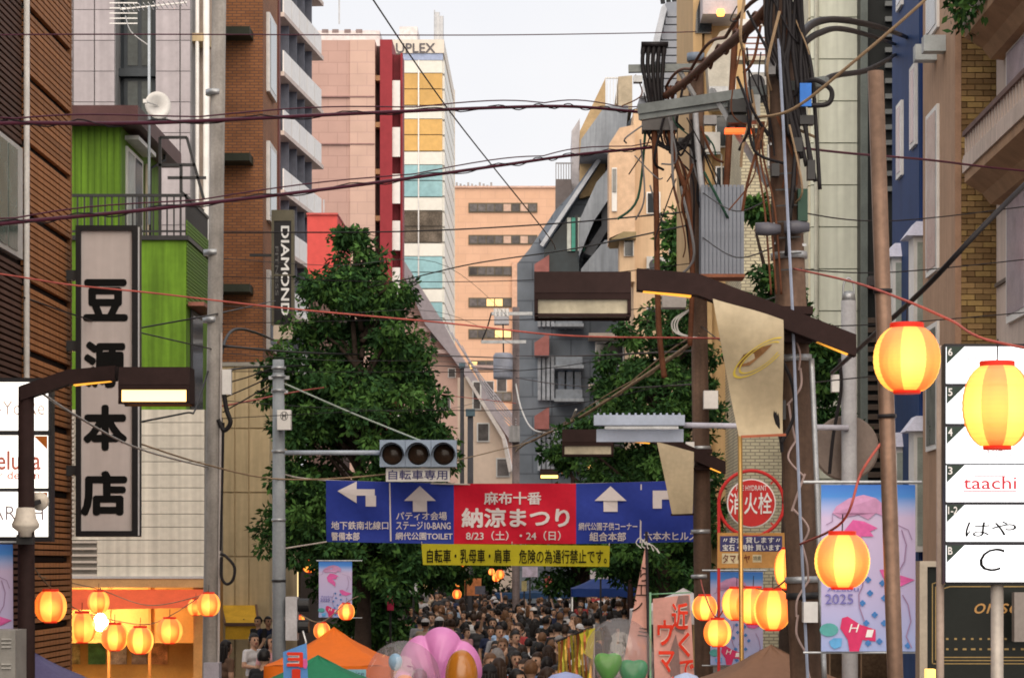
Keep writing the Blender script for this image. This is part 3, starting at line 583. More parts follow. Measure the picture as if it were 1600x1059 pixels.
for yy in (90, 180, 260, 350): 
    o = MB().pbox(1118, yy, 1150, yy+50, DY-.1, .1).obj('window', alu, c8); MB().pbox(1120, yy+2, 1148, yy+48, DY-.14, .05).obj('pane', dark_glass, o)
bl = MB().lathe([(.0,-.1),(.09,-.09),(.12,0),(.09,.09),(0,.1)], 12, P(1126,20,DY-1.9)).obj('balcony_light', glow('orange_bulb', (1,.3,.05), 5), None, True, loc=P(1126,20,DY-1.9)); tag(bl, 'small orange lamp glowing under the lilac balcony', 'lamp')
# ------------------------------------------------------------------ cream stepped building
DC = 100.0; X9r = fx(990, DC); c9 = thing('cream_bay_building', 'warm cream apartment building with projecting bay and tiled bay foot', 'building', (X9r, DC, 0))
wc = M('warm_cream_render', (.68,.49,.32), .75, .06, .4, streak=.08)
MB().box(X9r, fx(1110,DC), DC, DC+12, 0, fz(170,DC)).obj('wall', wc, c9)
MB().prism([(952,225),(968,200),(992,195),(992,362),(975,362),(952,372)], DC-1.0, 3).obj('bay', M('cream_bay', (.66,.46,.31), .75), c9, fix=True)
MB().prism([(954,374),(974,362),(994,362),(994,372)], DC-1.0, 3).obj('bay_foot', M('olive_tile', (.28,.22,.12), .6), c9, fix=True)
MB().pbox(968, 372, 992, 440, DC-.3, 2).obj('bay', wc, c9)
o = MB().pbox(975, 375, 990, 400, DC-.4, .1).obj('window', alu, c9); MB().pbox(976, 376, 989, 399, DC-.44, .05).obj('pane', dark_glass, o)
o = MB().pbox(956, 262, 964, 330, DC-1.1, .1).obj('window', white_paint, c9); MB().pbox(957, 264, 963, 300, DC-1.14, .05).obj('pane', M('dusk_window', (.25,.25,.24), .12), o)
for a, b_ in ((1010,480),(1010,560),(1045,480),(1045,560),(1010,300),(1045,390)):
    o = MB().pbox(a, b_, a+22, b_+34, DC-.06, .06).obj('window', alu, c9); MB().pbox(a+2, b_+2, a+20, b_+32, DC-.1, .05).obj('pane', dark_glass, o)
# ------------------------------------------------------------------ slate building with sloping glass front
DG = 118.0; c10 = thing('slate_building', 'dark slate grey building with slanted front and stepped overhanging storeys', 'building', (fx(808,DG), DG, 0))
slate = brick_mat('slate_cladding', (.145,.175,.215), (.16,.19,.23), (.10,.12,.15), 1.8, .9, .04); slate2 = M('mid_grey_cladding', (.30,.33,.37), .6, .12, .5, streak=.2); dkg = M('dark_teal_glass', (.025,.04,.05), .15, .3, .5)
MB().prism([(808,1059),(808,412),(828,388),(868,328),(905,290),(990,180),(1000,1059)], DG+2, 20).obj('wall', slate, c10, fix=True)
MB().prism([(868,335),(868,280),(893,280),(893,330)], DG+3, 6).obj('stair_head', M('brown_grey_wall', (.16,.14,.14), .7), c10, fix=True)
for k in range(7): MB().pbox(868+k*4, 256, 869.4+k*4, 280, DG+3, .06).obj('baluster', M('rail_grey', (.3,.3,.32), .5), c10)
MB().pbox(868, 254, 896, 256, DG+3, .08).obj('handrail', M('rail_grey', (.3,.3,.32), .5), c10)
MB().prism([(893,330),(893,205),(906,185),(906,325)], DG+4, 6).obj('side_wall', M('pale_blue_grey', (.5,.5,.55), .6), c10, fix=True)
MB().prism([(906,310),(906,205),(946,122),(946,300)], DG+1.5, 8).obj('gable_wall', M('gable_ochre', (.5,.36,.2), .75), c10, fix=True)
MB().prism([(966,120),(988,118),(988,170),(966,170)], DG+1.5, 8).obj('roof_wall', M('gable_pale', (.55,.46,.33), .75), c10, fix=True)
for k in range(4): MB().pbox(948+k*5, 122, 948.9+k*5, 162, DG+1.6, .06).obj('baluster', white_paint, c10)
MB().pbox(946, 121, 967, 123, DG+1.6, .08).obj('handrail', white_paint, c10)
MB().prism([(906,240),(908,218),(946,165),(982,165),(978,205),(958,240)], DG-1.5, 5).obj('overhang', slate2, c10, fix=True)
MB().prism([(842,372),(932,248),(938,252),(852,385)], DG+.5, 3).obj('sloping_edge', M('sloping_blue_grey', (.16,.19,.24), .5), c10, fix=True)
MB().prism([(905,345),(932,285),(958,255),(958,300),(945,320),(928,345),(905,400)], DG-.8, 4).obj('overhang', slate2, c10, fix=True)
MB().prism([(908,420),(945,375),(972,375),(972,430),(908,440)], DG-.8, 4).obj('overhang', slate2, c10, fix=True)
MB().prism([(850,432),(850,385),(884,345),(905,335),(905,432)], DG+1, 1.2).obj('glazing', dkg, c10, fix=True)
for a, m_ in ((886, M('white_shutter',(.6,.64,.6),.4)), (893, M('teal_shutter',(.08,.36,.28),.4)), (903, M('white_shutter',(.6,.64,.6),.4)), (908, M('teal_shutter',(.08,.36,.28),.4))): MB().pbox(a, 340, a+6, 392, DG+.7, .2).obj('shutter', m_, c10)
for yy in (398, 520, 635): MB().prism([(835,yy+35),(835,yy+15),(858,yy),(858,yy+35)], DG+.6, 1.2).obj('spandrel', M('coral_spandrel', (.33,.13,.12), .6), c10, fix=True)
for r_, yy in enumerate((440, 555, 665)):
    for q in range(4): MB().pbox(840+q*7, yy, 845+q*7, yy+70, DG+1.6, .3).obj('pane', M('pale_strip_glass', (.3,.33,.38), .15, .3), c10)
    for q in range(3): MB().pbox(872+q*13, yy, 882+q*13, yy+75, DG+1.6, .3).obj('pane', M('blue_dusk_glass', (.08,.11,.16), .1, .4, .6), c10)
for yy in (455, 505, 570, 622, 690):
    MB().pbox(866, yy, 912, yy+5, DG+.4, 1.4).obj('balcony_slab', slate2, c10); MB().pbox(868, yy-14, 910, yy, DG+.45, .08).obj('balcony_rail', M('rail_glass_grey', (.2,.23,.27), .25, .2), c10)
for yy in (440, 520, 600, 680):
    MB().pbox(920, yy, 985, yy+7, DG-.2, 2).obj('balcony_slab', M('cream_slab_dim', (.5,.42,.36), .7), c10); o = MB().pbox(930, yy+14, 975, yy+52, DG+1.7, .3).obj('window', alu, c10); MB().pbox(932, yy+16, 973, yy+50, DG+1.66, .05).obj('pane', dark_glass, o)
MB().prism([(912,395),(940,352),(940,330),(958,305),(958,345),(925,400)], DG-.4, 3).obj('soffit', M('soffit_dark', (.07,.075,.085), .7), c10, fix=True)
MB().bar(P(846,384,DG+.3), P(936,250,DG+.3), .18).obj('edge_highlight', M('painted_edge_highlight', (.5,.53,.58), .4), c10)  # pale bar painted as the bright highlight along the sloping edge
for k, (a, b_, d_, th_, nm_) in enumerate(()): pass
DP = 112.0; c11 = thing('grey_roofed_block', 'block with steep banded grey roof rising behind the pole crossarm', 'building', (fx(1040,DP), DP, 0))
MB().prism([(985,1000),(985,200),(1003,140),(1034,12),(1042,4),(1090,0),(1110,1000)], DP+2, 14).obj('wall', M('roof_grey', (.23,.25,.29), .6, .08, .5), c11, fix=True)
MB().prism([(1000,150),(1033,12),(1038,6),(1042,14),(1012,150)], DP+1.4, 3).obj('roof_edge', M('pale_roof_edge', (.42,.45,.5), .5), c11, fix=True)
Rbd = []
for k in range(12):
    yy = 16+k*12; MB().pbox(1043-k*3.1, yy, 1085, yy+10, DP+1.8, .3).obj('band', M('roof_band_grey', (.25,.27,.31), .6, .08, rand=.08), c11)
for k in range(3): MB().tube([P(1036+k*9,6,DP+4), P(1034+k*9,-12,DP+4)], .12, 6).obj('antenna', black_metal, c11)

acm = M('air_conditioner_white', (.55,.54,.52), .5, .12); fan = M('fan_grille', (.08,.08,.085), .6)
def aircon(label, px, py, d, w=.78, h=.55):
    c = P(px, py, d); t = thing('air_conditioner', label, 'air conditioner', c, 'air conditioners on the facades')
    MB().box(c.x-w/2, c.x+w/2, d-.3, d, c.z, c.z+h).obj('casing', acm, t); MB().lathe([(.01,0),(h*.4,0),(h*.41,.02),(h*.39,.03)], 20, (c.x-w*.12, d-.325, c.z+h/2), 'y').obj('fan_grille', fan, t)
    MB().bar((c.x-w/2,d-.2,c.z-.03), (c.x+w/2,d-.2,c.z-.03), .05).obj('bracket', steel, t); MB().tube([(c.x+w*.4,d-.05,c.z+.1),(c.x+w*.5+.05,d-.04,c.z-.05),(c.x+w*.5+.06,d-.04,c.z-1.2)], .025, 6).obj('pipe', acm, t)
aircon('white air conditioner on the white brick building below the balcony', 1186, 150, DW)
aircon('white air conditioner lower on the white brick building', 1222, 262, DW)
aircon('air conditioner on the ochre building beside the window', 1102, 240, DY-.3, .8)
aircon('air conditioner low on the cream bay building', 1030, 430, DC, 1.0, .7)
for a in (1176, 1200): MB().pbox(a, 200, a+16, 232, DW-.05, .05).obj('window', dark_glass, c7)
# ------------------------------------------------------------------ utility poles
conc = M('pole_concrete', (.30,.28,.26), .8, .2, 3., streak=.3, bump=.2); brown_pole = M('pole_brown', (.11,.068,.048), .75, .25, 3., streak=.4, bump=.3)
cable_m = M('black_cable', (.018,.016,.018), .5, .2); cable_p = M('purple_cable', (.07,.015,.03), .45, .2); tan_c = M('tan_rope', (.3,.21,.13), .8, .2); red_c = M('red_rope', (.42,.10,.08), .7, .2); white_c = M('white_cable', (.6,.6,.58), .5)
rust_c = M('rust_brown_cable', (.12,.045,.022), .7, .3, 6.)
def pole(name, label, a, b_, r0, r1, mat, extra=None):
    """a = (px, py, d) top, b_ = column at the frame's bottom row 1059; carried on down to the pavement"""
    top = P(*a); bot = P(b_, 1059, a[2]); k = (bot.z-BZ)/(top.z-bot.z); foot = bot+(bot-top)*k
    t = thing(name, label, 'pole', foot); MB().tube([foot, bot, top], [r0*1.05, r0, r1], 16).obj('shaft', mat, t, True); return t, top, bot
pL, t_, b_ = pole('utility_pole', 'grey concrete utility pole in front of the beige annex', (343,-60,38), 329, .125, .105, conc)
for yy in (145, 395, 500): MB().tube([P(338.5-(yy)/75-1.2,yy,38)-Vector((0,0,.04)), P(338.5-yy/75-1.2,yy,38)+Vector((0,0,.04))], .135, 14).obj('band', steel, pL, True)
MB().pbox(347, 577, 361, 616, 37.85, .12).obj('junction_box', white_paint, pL)
MB().tube(smooth_path([P(350,616,37.9), P(354,640,37.9), P(360,660,37.9), P(350,672,37.9), P(341,655,37.9)]), .035, 8).obj('cable_loop', cable_m, pL)
MB().tube(smooth_path([P(349,660,37.9), P(347,760,37.9), P(344,860,37.9)]), .02, 8).obj('cable', cable_m, pL)
MB().tube(smooth_path([P(344,865,37.8), P(352,868,37.8), P(366,885,37.8), P(364,905,37.8), P(354,912,37.8), P(346,900,37.8), P(346,870,37.8)]), .022, 8).obj('cable_loop', cable_m, pL)
MB().pbox(318, 1035, 342, 1075, 37.7, .3).obj('cabinet', M('cabinet_lilac', (.42,.4,.46), .5), pL)
MB().tube([P(346,520,37.9), P(341,1059,37.9)], .018, 6).obj('conduit', M('conduit_pale', (.5,.46,.44), .5), pL)
# leaning brown pole with crossarm
p1, t1, b1_ = pole('utility_pole', 'leaning brown utility pole draped with cables next to the fluttering gold emblem flag', (1212,-60,20.6), 1262, .14, .115, brown_pole)
lerp_ = lambda a, b, t: a+(b-a)*t
def p1x(yy): return 1212+(yy+60)/1119*50
for yy in (400, 905, 930, 560): MB().tube([P(p1x(yy),yy-5,20.6), P(p1x(yy)+.4,yy+5,20.6)], .148, 16).obj('band', steel if yy != 930 else black_metal, p1, True)
arm = MB().bar(P(1000,172,21.2), P(1292,128,20.4), .09, .08); arm.bar(P(1000,184,21.2), P(1196,154,20.7), .06, .05); arm.obj('crossarm', M('crossarm_grey', (.2,.22,.22), .5, .2, metal=.3), p1)
MB().bar(P(1112,140,20.9), P(1200,290,20.6), .05, .04).obj('brace', steel, p1)
MB().pbox(1172, 148, 1188, 188, 20.5, .2).obj('fuse_box', M('fuse_box_grey', (.4,.42,.42), .5), p1)
MB().pbox(1140, 155, 1168, 175, 20.6, .25).pbox(1138, 180, 1170, 192, 20.6, .25).obj('switch_block', black_metal, p1)
MB().pbox(1133, 200, 1176, 207, 20.6, .1).obj('warning_light', glow('red_orange_glow', (1,.15,.03), 1.2), p1)
MB().tube([P(1210,-60,20.35), P(1224,200,20.35), P(1238,480,20.3), P(1250,800,20.3), P(1262,1059,20.3)], .013, 6).obj('conduit', M('pale_blue_conduit', (.28,.32,.42), .4), p1)
MB().tube(smooth_path([P(1268,560,20.4), P(1278,800,20.4), P(1288,1059,20.4)]), .022, 8).obj('conduit', steel, p1, True)
mb = MB()
for k in range(9):
    x0 = 1205+k*6+random.uniform(-3,3); mb.tube(smooth_path([P(x0,-50,20.4-random.random()*.2), P(x0+random.uniform(-12,12),50,20.35), P(x0+10+random.uniform(-15,10),120,20.38), P(1225+k*7,200+k*12,20.4)]), .018, 6)
mb.obj('cable_bundle', cable_m, p1, True)
mb = MB()
for k in range(5): mb.tube(smooth_path([P(1225+k*5,-20+k*8,20.4), P(1240+k*6,90+k*10,20.4), P(1245+k*2,150,20.4), P(1240-k*3,300+k*25,20.4)]), .016, 6)
mb.obj('cable_bundle', cable_m, p1, True)
mb = MB()
for k in range(3): mb.tube(smooth_path([P(1188+k*3,190,20.45), P(1182+k*5,240,20.45), P(1195+k*8,330,20.42), P(1205+k*8,460,20.42)]), .009, 6)
mb.obj('cable_bundle', rust_c, p1, True)
for k in range(3): MB().tube(smooth_path([P(1222,690+k*8,20.4), P(1206+k*4,620,20.35), P(1216,560,20.35), P(1238,600,20.35), P(1240,650,20.35), P(1222,690,20.35)]), .016, 6).obj('cable_loop', cable_m, p1)
MB().pbox(1250, 130, 1268, 166, 20.25, .04).obj('blue_tag', M('blue_tag', (.03,.16,.55), .4), p1)
MB().tube(smooth_path([P(1240,150,20.4), P(1268,125,20.3), P(1298,140,20.3), P(1294,162,20.3), P(1262,165,20.3)]), .02, 8).obj('cable_loop', cable_m, p1)
for px, py in ((1245,355),(1200,358)): MB().lathe([(.05,-.1),(.055,0),(.035,.1)], 12, P(px,py,20.4), 'x').obj('insulator', M('insulator_grey', (.1,.1,.12), .3), p1, True)
MB().pbox(1256, 940, 1278, 972, 20.25, .15).obj('socket_box', white_paint, p1)
MB().pbox(1247, 295, 1262, 345, 20.4, .18).obj('junction_box', M('dark_green_box', (.03,.07,.05), .5), p1)
for yy in (150, 225, 350, 380): MB().bar(P(p1x(yy)-22,yy,20.55), P(p1x(yy)+28,yy+3,20.55), .02).obj('step_bolt', steel, p1)
mb = MB(); 
for k in range(10): 
    yy = 520+k*55; mb.tube(smooth_path([P(p1x(yy)+12*math.sin(k*2.1),yy,20.42), P(p1x(yy)+14*math.sin(k*1.3+1),yy+30,20.4), P(p1x(yy)+12*math.sin(k*2.1+2.1),yy+58,20.42)]), .009, 5)
mb.obj('thin_wire', M('pinkish_wire', (.4,.3,.28), .6), p1)
for k in range(26):                                    # loose tangle round the pole head
    x0, y0 = random.uniform(1150,1235), random.uniform(-20,200); x1, y1 = x0+random.uniform(-50,60), y0+random.uniform(20,150); dd = random.uniform(20.2,20.5)
    MB().tube(smooth_path([P(x0,y0,dd), P(lerp_(x0,x1,.4)+random.uniform(-20,20), lerp_(y0,y1,.5)+random.uniform(5,40), dd), P(x1,y1,20.45)], 6), random.choice((.006,.008,.012)), 5).obj('cable', random.choice((cable_m,cable_m,cable_m,rust_c,tan_c)), p1)
for k, (px, py, w_, h_) in enumerate(((1196,90,16,26),(1240,215,14,22),(1206,255,12,20),(1262,250,12,30),(1214,625,14,30),(1250,180,22,14))): MB().pbox(px, py, px+w_, py+h_, 20.36, .1).obj('bracket_box', random.choice((black_metal,M('hardware_grey',(.16,.16,.165),.6,.3,8.))), p1)
for k in range(7): MB().bar(P(p1x(270+k*25)-16,272+k*25,20.44), P(p1x(270+k*25)+20,270+k*25,20.44), .012).obj('strap', black_metal, p1)
# second pole further back
p2, t2, b2_ = pole('utility_pole', 'brown utility pole carrying grey splice box and cable heads beyond the leaning pole', (1087,86,34.5), 1100, .125, .1, brown_pole)
MB().tube([P(1087,84,34.5), P(1087,96,34.5)], .12, 14).obj('cap', M('blue_grey_cap', (.2,.25,.33), .5), p2, True)
MB().bar(P(982,108,34.3), P(1100,106,34.3), .09, .1).obj('crossarm', M('crossarm_grey', (.2,.22,.22), .5), p2); MB().bar(P(1060,108,34.3), P(1085,150,34.4), .05).obj('brace', steel, p2)
hd = MB(); 
for k in range(5): hd.tube(smooth_path([P(1006+k*8,70,34.2), P(1004+k*8,100,34.2), P(1010+k*6,135,34.2), P(1022+k*2+(k-2)*3,165,34.2)]), [.035]*5+[.028]*20, 8)
hd.bar(P(1002,70,34.2), P(1044,70,34.2), .1, .06); hd.obj('cable_heads', cable_m, p2, True)
MB().pbox(1004, 166, 1058, 203, 34.0, .35).obj('splice_box', M('splice_box_grey', (.12,.115,.115), .5), p2)
for pts, r in (([(1022,203),(1024,260),(1026,340),(1027,430),(1030,520),(1038,590)], .04), ([(1045,205),(1058,260),(1072,300),(1078,340),(1082,430),(1078,540)], .035), ([(1112,330),(1128,336),(1134,300),(1140,200),(1146,100),(1150,30)], .045)):
    MB().tube(smooth_path([P(x,y,34.1) for x,y in pts]), r, 10).obj('cable_riser', rust_c, p2, True)
MB().tube(smooth_path([P(1086,165,34.1), P(1090,230,34.1), P(1098,300,34.1), P(1106,328,34.1), P(1126,330,34.1)]), .04, 8).obj('spiral_guard', M('spiral_guard', (.5,.52,.56), .4), p2, True)
for k in range(7): MB().tube(smooth_path([P(1010+k*7,205,34.1), P(1030+k*5+random.uniform(-8,8),225+k*3,34.1), P(1060+k*4,235-k*5,34.1), P(1084,215+k*9,34.2)]), .018, 6).obj('cable', cable_m, p2)
for k in range(5): MB().tube(smooth_path([P(1058+k*2,240+k*4,34.15), P(1066+k*4+random.uniform(-6,6),280,34.15), P(1072+k*3,350,34.2), P(1080,420+k*20,34.2)]), .014, 6).obj('cable', rust_c if k%2 else cable_m, p2)
cb = MB(); Rc = Rep('corrugation', MB().box(-.02,.02,-.02,.0,0,1.18), M('corrugated_grey_rib', (.26,.29,.35), .5, .1))
MB().pbox(1095, 292, 1162, 430, 34.0, .4).obj('transformer_box', M('corrugated_grey', (.22,.25,.31), .5, .1), p2)
for k in range(11): Rc.put(p2, P(1098+k*6.2, 428, 34.0))
MB().pbox(1093, 428, 1164, 433, 33.95, .5).obj('shelf', M('rust_shelf', (.3,.12,.07), .7), p2)
mb = MB().pbox(1072,690,1085,730,34.2,.2); mb.obj('camera_housing', white_paint, p2)
MB().pbox(1035, 430, 1072, 480, 34.1, .3).obj('junction_box', M('pale_box', (.36,.34,.33), .5), p2)
MB().pbox(1100, 610, 1122, 638, 34.1, .2).obj('junction_box', white_paint, p2)
for yy in (700, 830, 900): MB().tube([P(1095,yy-3,34.5), P(1095.2,yy+3,34.5)], .135, 14).obj('band', steel, p2, True)
for k in range(3): MB().tube(smooth_path([P(1084,480,34.2), P(1052+k*4,500,34.2), P(1056+k*3,520,34.2), P(1090,528,34.2)]), .012, 6).obj('cable_loop', white_c, p2)
for k in range(30):
    x0, y0 = random.uniform(990,1100), random.uniform(110,300); x1, y1 = x0+random.uniform(-45,60), y0+random.uniform(10,150); dd = random.uniform(33.9,34.25)
    MB().tube(smooth_path([P(x0,y0,dd), P(lerp_(x0,x1,.5)+random.uniform(-25,25), lerp_(y0,y1,.5)+random.uniform(0,40), dd), P(x1,y1,34.2)], 6), random.choice((.009,.012,.018)), 5).obj('cable', random.choice((cable_m,cable_m,rust_c,M('green_sheath',(.03,.09,.06),.5),M('grey_sheath',(.2,.2,.21),.5))), p2)
for k, (px, py, w_, h_) in enumerate(((990,118,14,10),(1064,150,14,18),(1100,180,20,14),(1108,135,30,12),(1060,215,20,10))): MB().pbox(px, py, px+w_, py+h_, 34.1, .15).obj('bracket_box', (steel,black_metal,grey_conc)[k%3], p2)
# far pole with transformer near the slate building
p3, t3, b3_ = pole('utility_pole', 'thin dark utility pole with small transformers before the slate building', (806,480,95), 806, .15, .13, M('pole_grey_brown', (.16,.13,.13), .7, .3, 2.))
MB().bar(P(768,490,94.6), P(832,490,94.6), .12).bar(P(752,534,94.6), P(822,534,94.6), .12).obj('crossarm', steel, p3)
MB().pbox(772, 494, 795, 506, 94.5, .6).obj('transformer', M('pale_transformer', (.45,.46,.5), .5), p3); MB().lathe([(.35,0),(.36,.1),(.36,.85),(.3,.95)], 16, P(786,592,94.4)).obj('transformer', M('blue_grey_transformer', (.25,.27,.33), .5), p3, True)
for k in range(4): MB().tube([P(775+k*6,494,94.6), P(774+k*6,482,94.6)], .07, 8).obj('insulator', white_paint, p3)
MB().tube([P(768,488,94.6), P(762,510,94.6), P(752,534,94.6)], .03, 6).tube([P(786,506,94.6), P(787,570,94.6)], .03, 6).obj('lead', cable_m, p3)
MB().pbox(795, 665, 812, 690, 94.5, .5).obj('junction_box', grey_conc, p3)
for i, (a, y0, d_) in enumerate(((735,650,90),(722,575,130))):
    q, _, _ = pole('street_post', ['slender dark post between the left tree and the cream gabled house','short dark post topped with blue beside the tree crown'][i], (a,y0,d_), a, .12, .1, M('pole_dark', (.06,.06,.07), .7))
    MB().box(fx(a,d_)-.16, fx(a,d_)+.16, d_-.16, d_+.16, fz(y0,d_), fz(y0,d_)+.25).obj('cap', M('teal_cap', (.1,.16,.2), .5), q)
# copper coloured pole and brass rod
q, ta_, tb_ = pole('copper_pole', 'slim copper brown metal pole beside the large festival banner', (1368,112,16.5), 1399, .052, .052, M('copper_brown_metal', (.19,.12,.085), .42, .25, 3., metal=.45))
for yy in (455, 650): MB().tube([P(1368+(yy-112)*31/947,yy-3,16.5), P(1368+(yy-112)*31/947+.2,yy+3,16.5)], .062, 14).obj('band', cable_m, q, True)
q, _, _ = pole('brass_rod', 'thin brass rod standing before the red hydrant sign', (1156,655,24), 1159, .022, .022, M('brass_metal', (.5,.3,.1), .3, .1, metal=.7))
q, _, _ = pole('signal_post', 'grey steel signal post with pointed cap behind the lamp arm', (1326,470,27), 1328, .085, .08, M('signal_post_grey', (.34,.34,.36), .5, .15, 4.))
tq = P(1326,470,27); MB().lathe([(.075,0),(.07,.06),(.05,.1),(.045,.06)], 12, tq).tube(smooth_path([tq+Vector((-.06,0,.05)), tq+Vector((-.05,0,.18)), tq+Vector((0,0,.24)), tq+Vector((.05,0,.18)), tq+Vector((.06,0,.05))]), .012, 6).obj('cap', steel, q, True)
MB().lathe([(.33,-.02),(.35,0),(.35,.03),(.33,.05)], 30, P(1322,700,27.2), 'y').obj('round_sign_back', M('sign_back_tan', (.2,.16,.14), .7), q)
MB().pbox(1300, 585, 1312, 612, 26.9, .12).obj('junction_box', white_paint, q)
MB().tube(smooth_path([P(1312,560,26.9), P(1314,610,26.9), P(1302,680,26.9), P(1296,740,26.9)]), .02, 6).obj('cable', cable_m, q)
sb_ = thing('signal_box', 'pale blue traffic signal seen from its ribbed back on a long arm', 'traffic light', P(1320,668,26.8))
MB().tube([P(1068,664,26.8), P(1326,668,26.9)], .03, 10).obj('arm', M('arm_lilac', (.5,.5,.58), .45), sb_, True)
bk = M('signal_pale_blue', (.38,.44,.56), .45, .1); MB().pbox(928, 648, 1070, 664, 26.6, .22).pbox(932, 670, 1068, 690, 26.7, .12).obj('housing', bk, sb_)
for k in range(14): MB().pbox(933+k*9.8, 645, 936+k*9.8, 649, 26.62, .2).obj('rib', bk, sb_)
MB().bar(P(945,668,26.5), P(1060,668,26.5), .03).obj('bracket', steel, sb_)
# ------------------------------------------------------------------ street lamps with bent arms
lamp_glow = glow('sodium_glow', (1,.60,.20), 3.0); lamp_off = M('dim_diffuser', (.42,.38,.28), .3, .3, 2.); strip_glow = glow('amber_strip_glow', (1,.42,.05), 1.2)
dbm = M('lamp_brown', (.028,.015,.014), .7, .2, 2., spec=.12)
def street_lamp(label, foot, k, lit_, zarm, reach, tail, flag=False, glowm=None, drop=None, w=.675, kf=.42, th=.085, clamp=None):
    """foot on the pavement; k = direction of the arm along x; zarm = arm height at the post"""
    t = thing('street_lamp', label, 'street lamp', foot); x, y = foot.x, foot.y
    if clamp is None: MB().tube([foot, foot+Vector((0,0,1.2)), Vector((x,y,zarm+.05))], [.1,.085,.075], 14).obj('post', dbm, t, True)
    else:
        for zz in (-.12, .1): MB().box(x-.13, x+.13, y+.05, clamp, zarm+zz-.03, zarm+zz+.03).obj('clamp', dbm, t)
    kx = x+k*reach*kf; hx = x+k*reach; zh = zarm+.29 if drop is None else zarm+drop
    a = MB(); pts = [(x-k*tail, zarm-tail*.42), (kx, zh+.02), (hx-k*.05, zh+.06)]
    vs = [];
    for px_, pz in pts: vs += [(px_,y-.09,pz-th),(px_,y+.09,pz-th),(px_,y+.09,pz+th),(px_,y-.09,pz+th)]
    fs = [(0,1,2,3),(8,11,10,9)]+[(i*4+j, i*4+4+j, i*4+4+(j+1)%4, i*4+(j+1)%4) for i in range(2) for j in range(4)]
    a.add(vs, fs).obj('arm', dbm, t, fix=True)
    for q in (-.035, .035):
        MB().bar((hx-k*.1,y+q,zh+.06-th-.004), (kx+k*.05,y+q,zh+.02-th-.004), .02, .012).obj('light_strip', strip_glow, t)
        if tail > .2: MB().bar((x-k*.1,y+q,zarm-.042-th-.004), (x-k*(tail-.06),y+q,zarm-(tail-.06)*.42-th-.004), .02, .012).obj('light_strip', strip_glow, t)
    x0, x1 = sorted((hx, hx+k*w))
    hd = MB(); hd.add([(x0,y-.2,zh-.06),(x1,y-.2,zh-.06),(x1,y+.2,zh-.06),(x0,y+.2,zh-.06),(x0,y-.16,zh+.11),(x1,y-.16,zh+.11),(x1,y+.16,zh+.11),(x0,y+.16,zh+.11)],
        [(4,5,6,7),(0,1,5,4),(1,2,6,5),(2,3,7,6),(3,0,4,7),(0,3,2,1)]); hd.obj('head', dbm, t)
    fr_ = MB()
    for q in (x0, x1-.03): fr_.box(q, q+.03, y-.19, y+.19, zh-.23, zh-.06)
    fr_.box(x0, x1, y-.19, y-.17, zh-.245, zh-.22).box(x0, x1, y+.17, y+.19, zh-.245, zh-.22); fr_.box(x0,x1,y-.195,y-.175,zh-.11,zh-.06); fr_.obj('frame', dbm, t)
    MB().box(x0+.03, x1-.03, y-.165, y+.165, zh-.22, zh-.065).obj('diffuser', (glowm or lamp_glow) if lit_ else lamp_off, t)
    return t, hx, zh, kx
dl, hL = 24.5, None
street_lamp('lit street lamp with bent brown arm in front of the tall kanji sign', Vector((fx(41,dl),dl,BZ)), 1, True, fz(612,dl), fx(190,dl)-fx(41,dl), .04, drop=.116, th=.07, kf=.45)
dR = 20.25; tR, hxR, zhR, kxR = street_lamp('unlit street lamp with long bent arm and gold emblem flag', Vector((fx(1246,dR),dR,fz(505,dR)-.3)), -1, False, fz(503,dR), fx(1246,dR)-fx(985,dR), fx(1336,dR)-fx(1246,dR), drop=.27, w=.76, kf=.6, clamp=20.6)
dR2 = 34.15; t2_, hx2, zh2, kx2 = street_lamp('unlit bent arm street lamp on the pole with grey splice box', Vector((fx(1098,dR2),dR2,fz(716,dR2)-.3)), -1, False, fz(716,dR2), fx(1098,dR2)-fx(958,dR2), .3, drop=.27, w=.68, kf=.55, clamp=34.5)
street_lamp('lit street lamp glowing above the right blue end of the festival banner', Vector((fx(985,71),71,BZ)), -1, True, fz(737,71), fx(985,71)-fx(954,71), .2, glowm=glow('sodium_glow_far', (1,.55,.16), 2.5))
street_lamp('lit street lamp just above the red middle of the festival banner', Vector((fx(895,92),92,BZ)), -1, True, fz(750,92), fx(895,92)-fx(873,92), .2, glowm=glow('sodium_glow_far', (1,.55,.16), 2.5))
# flags hanging from the two near right lamps
flag_m = M('beige_flag_cloth', (.46,.38,.25), .5, .15, 2., spec=.4); gold = M('gold_print', (.62,.48,.08), .5, .1)
def cloth(parent, name, cols, d, mat, warp, nx=14, nz=22, smooth=True, back=.012):
    """cols(t) -> (px0, px1, py0, py1): left and right column plus row for the fraction t from top to bottom"""
    vs = []
    for j in range(nz+1):
        t = j/nz; (x0, y0), (x1, y1) = cols(t)
        for i in range(nx+1):
            s = i/nx; X, Z = fx(x0+(x1-x0)*s, d), fz(y0+(y1-y0)*s, d); vs.append((X, warp(X, Z), Z))
    n = len(vs); vs += [(a, b+back, c) for a, b, c in vs]
    fs = [(j*(nx+1)+i, j*(nx+1)+nx+1+i, j*(nx+1)+nx+2+i, j*(nx+1)+i+1) for j in range(nz) for i in range(nx)]
    fs += [tuple(q+n for q in f)[::-1] for f in fs]
    return MB().add(vs, fs).obj(name, mat, parent, smooth)
wf = lambda X, Z: 20.2+.13*math.sin(Z*4.2+X*1.6+.6)+.05*math.sin(X*8-Z*3)
ff = thing('emblem_flag', 'rippling beige flag with gold oval emblem hanging under the long lamp arm', 'flag', P(1170,570,20.2))
lerp = lambda a, b, t: a+(b-a)*t
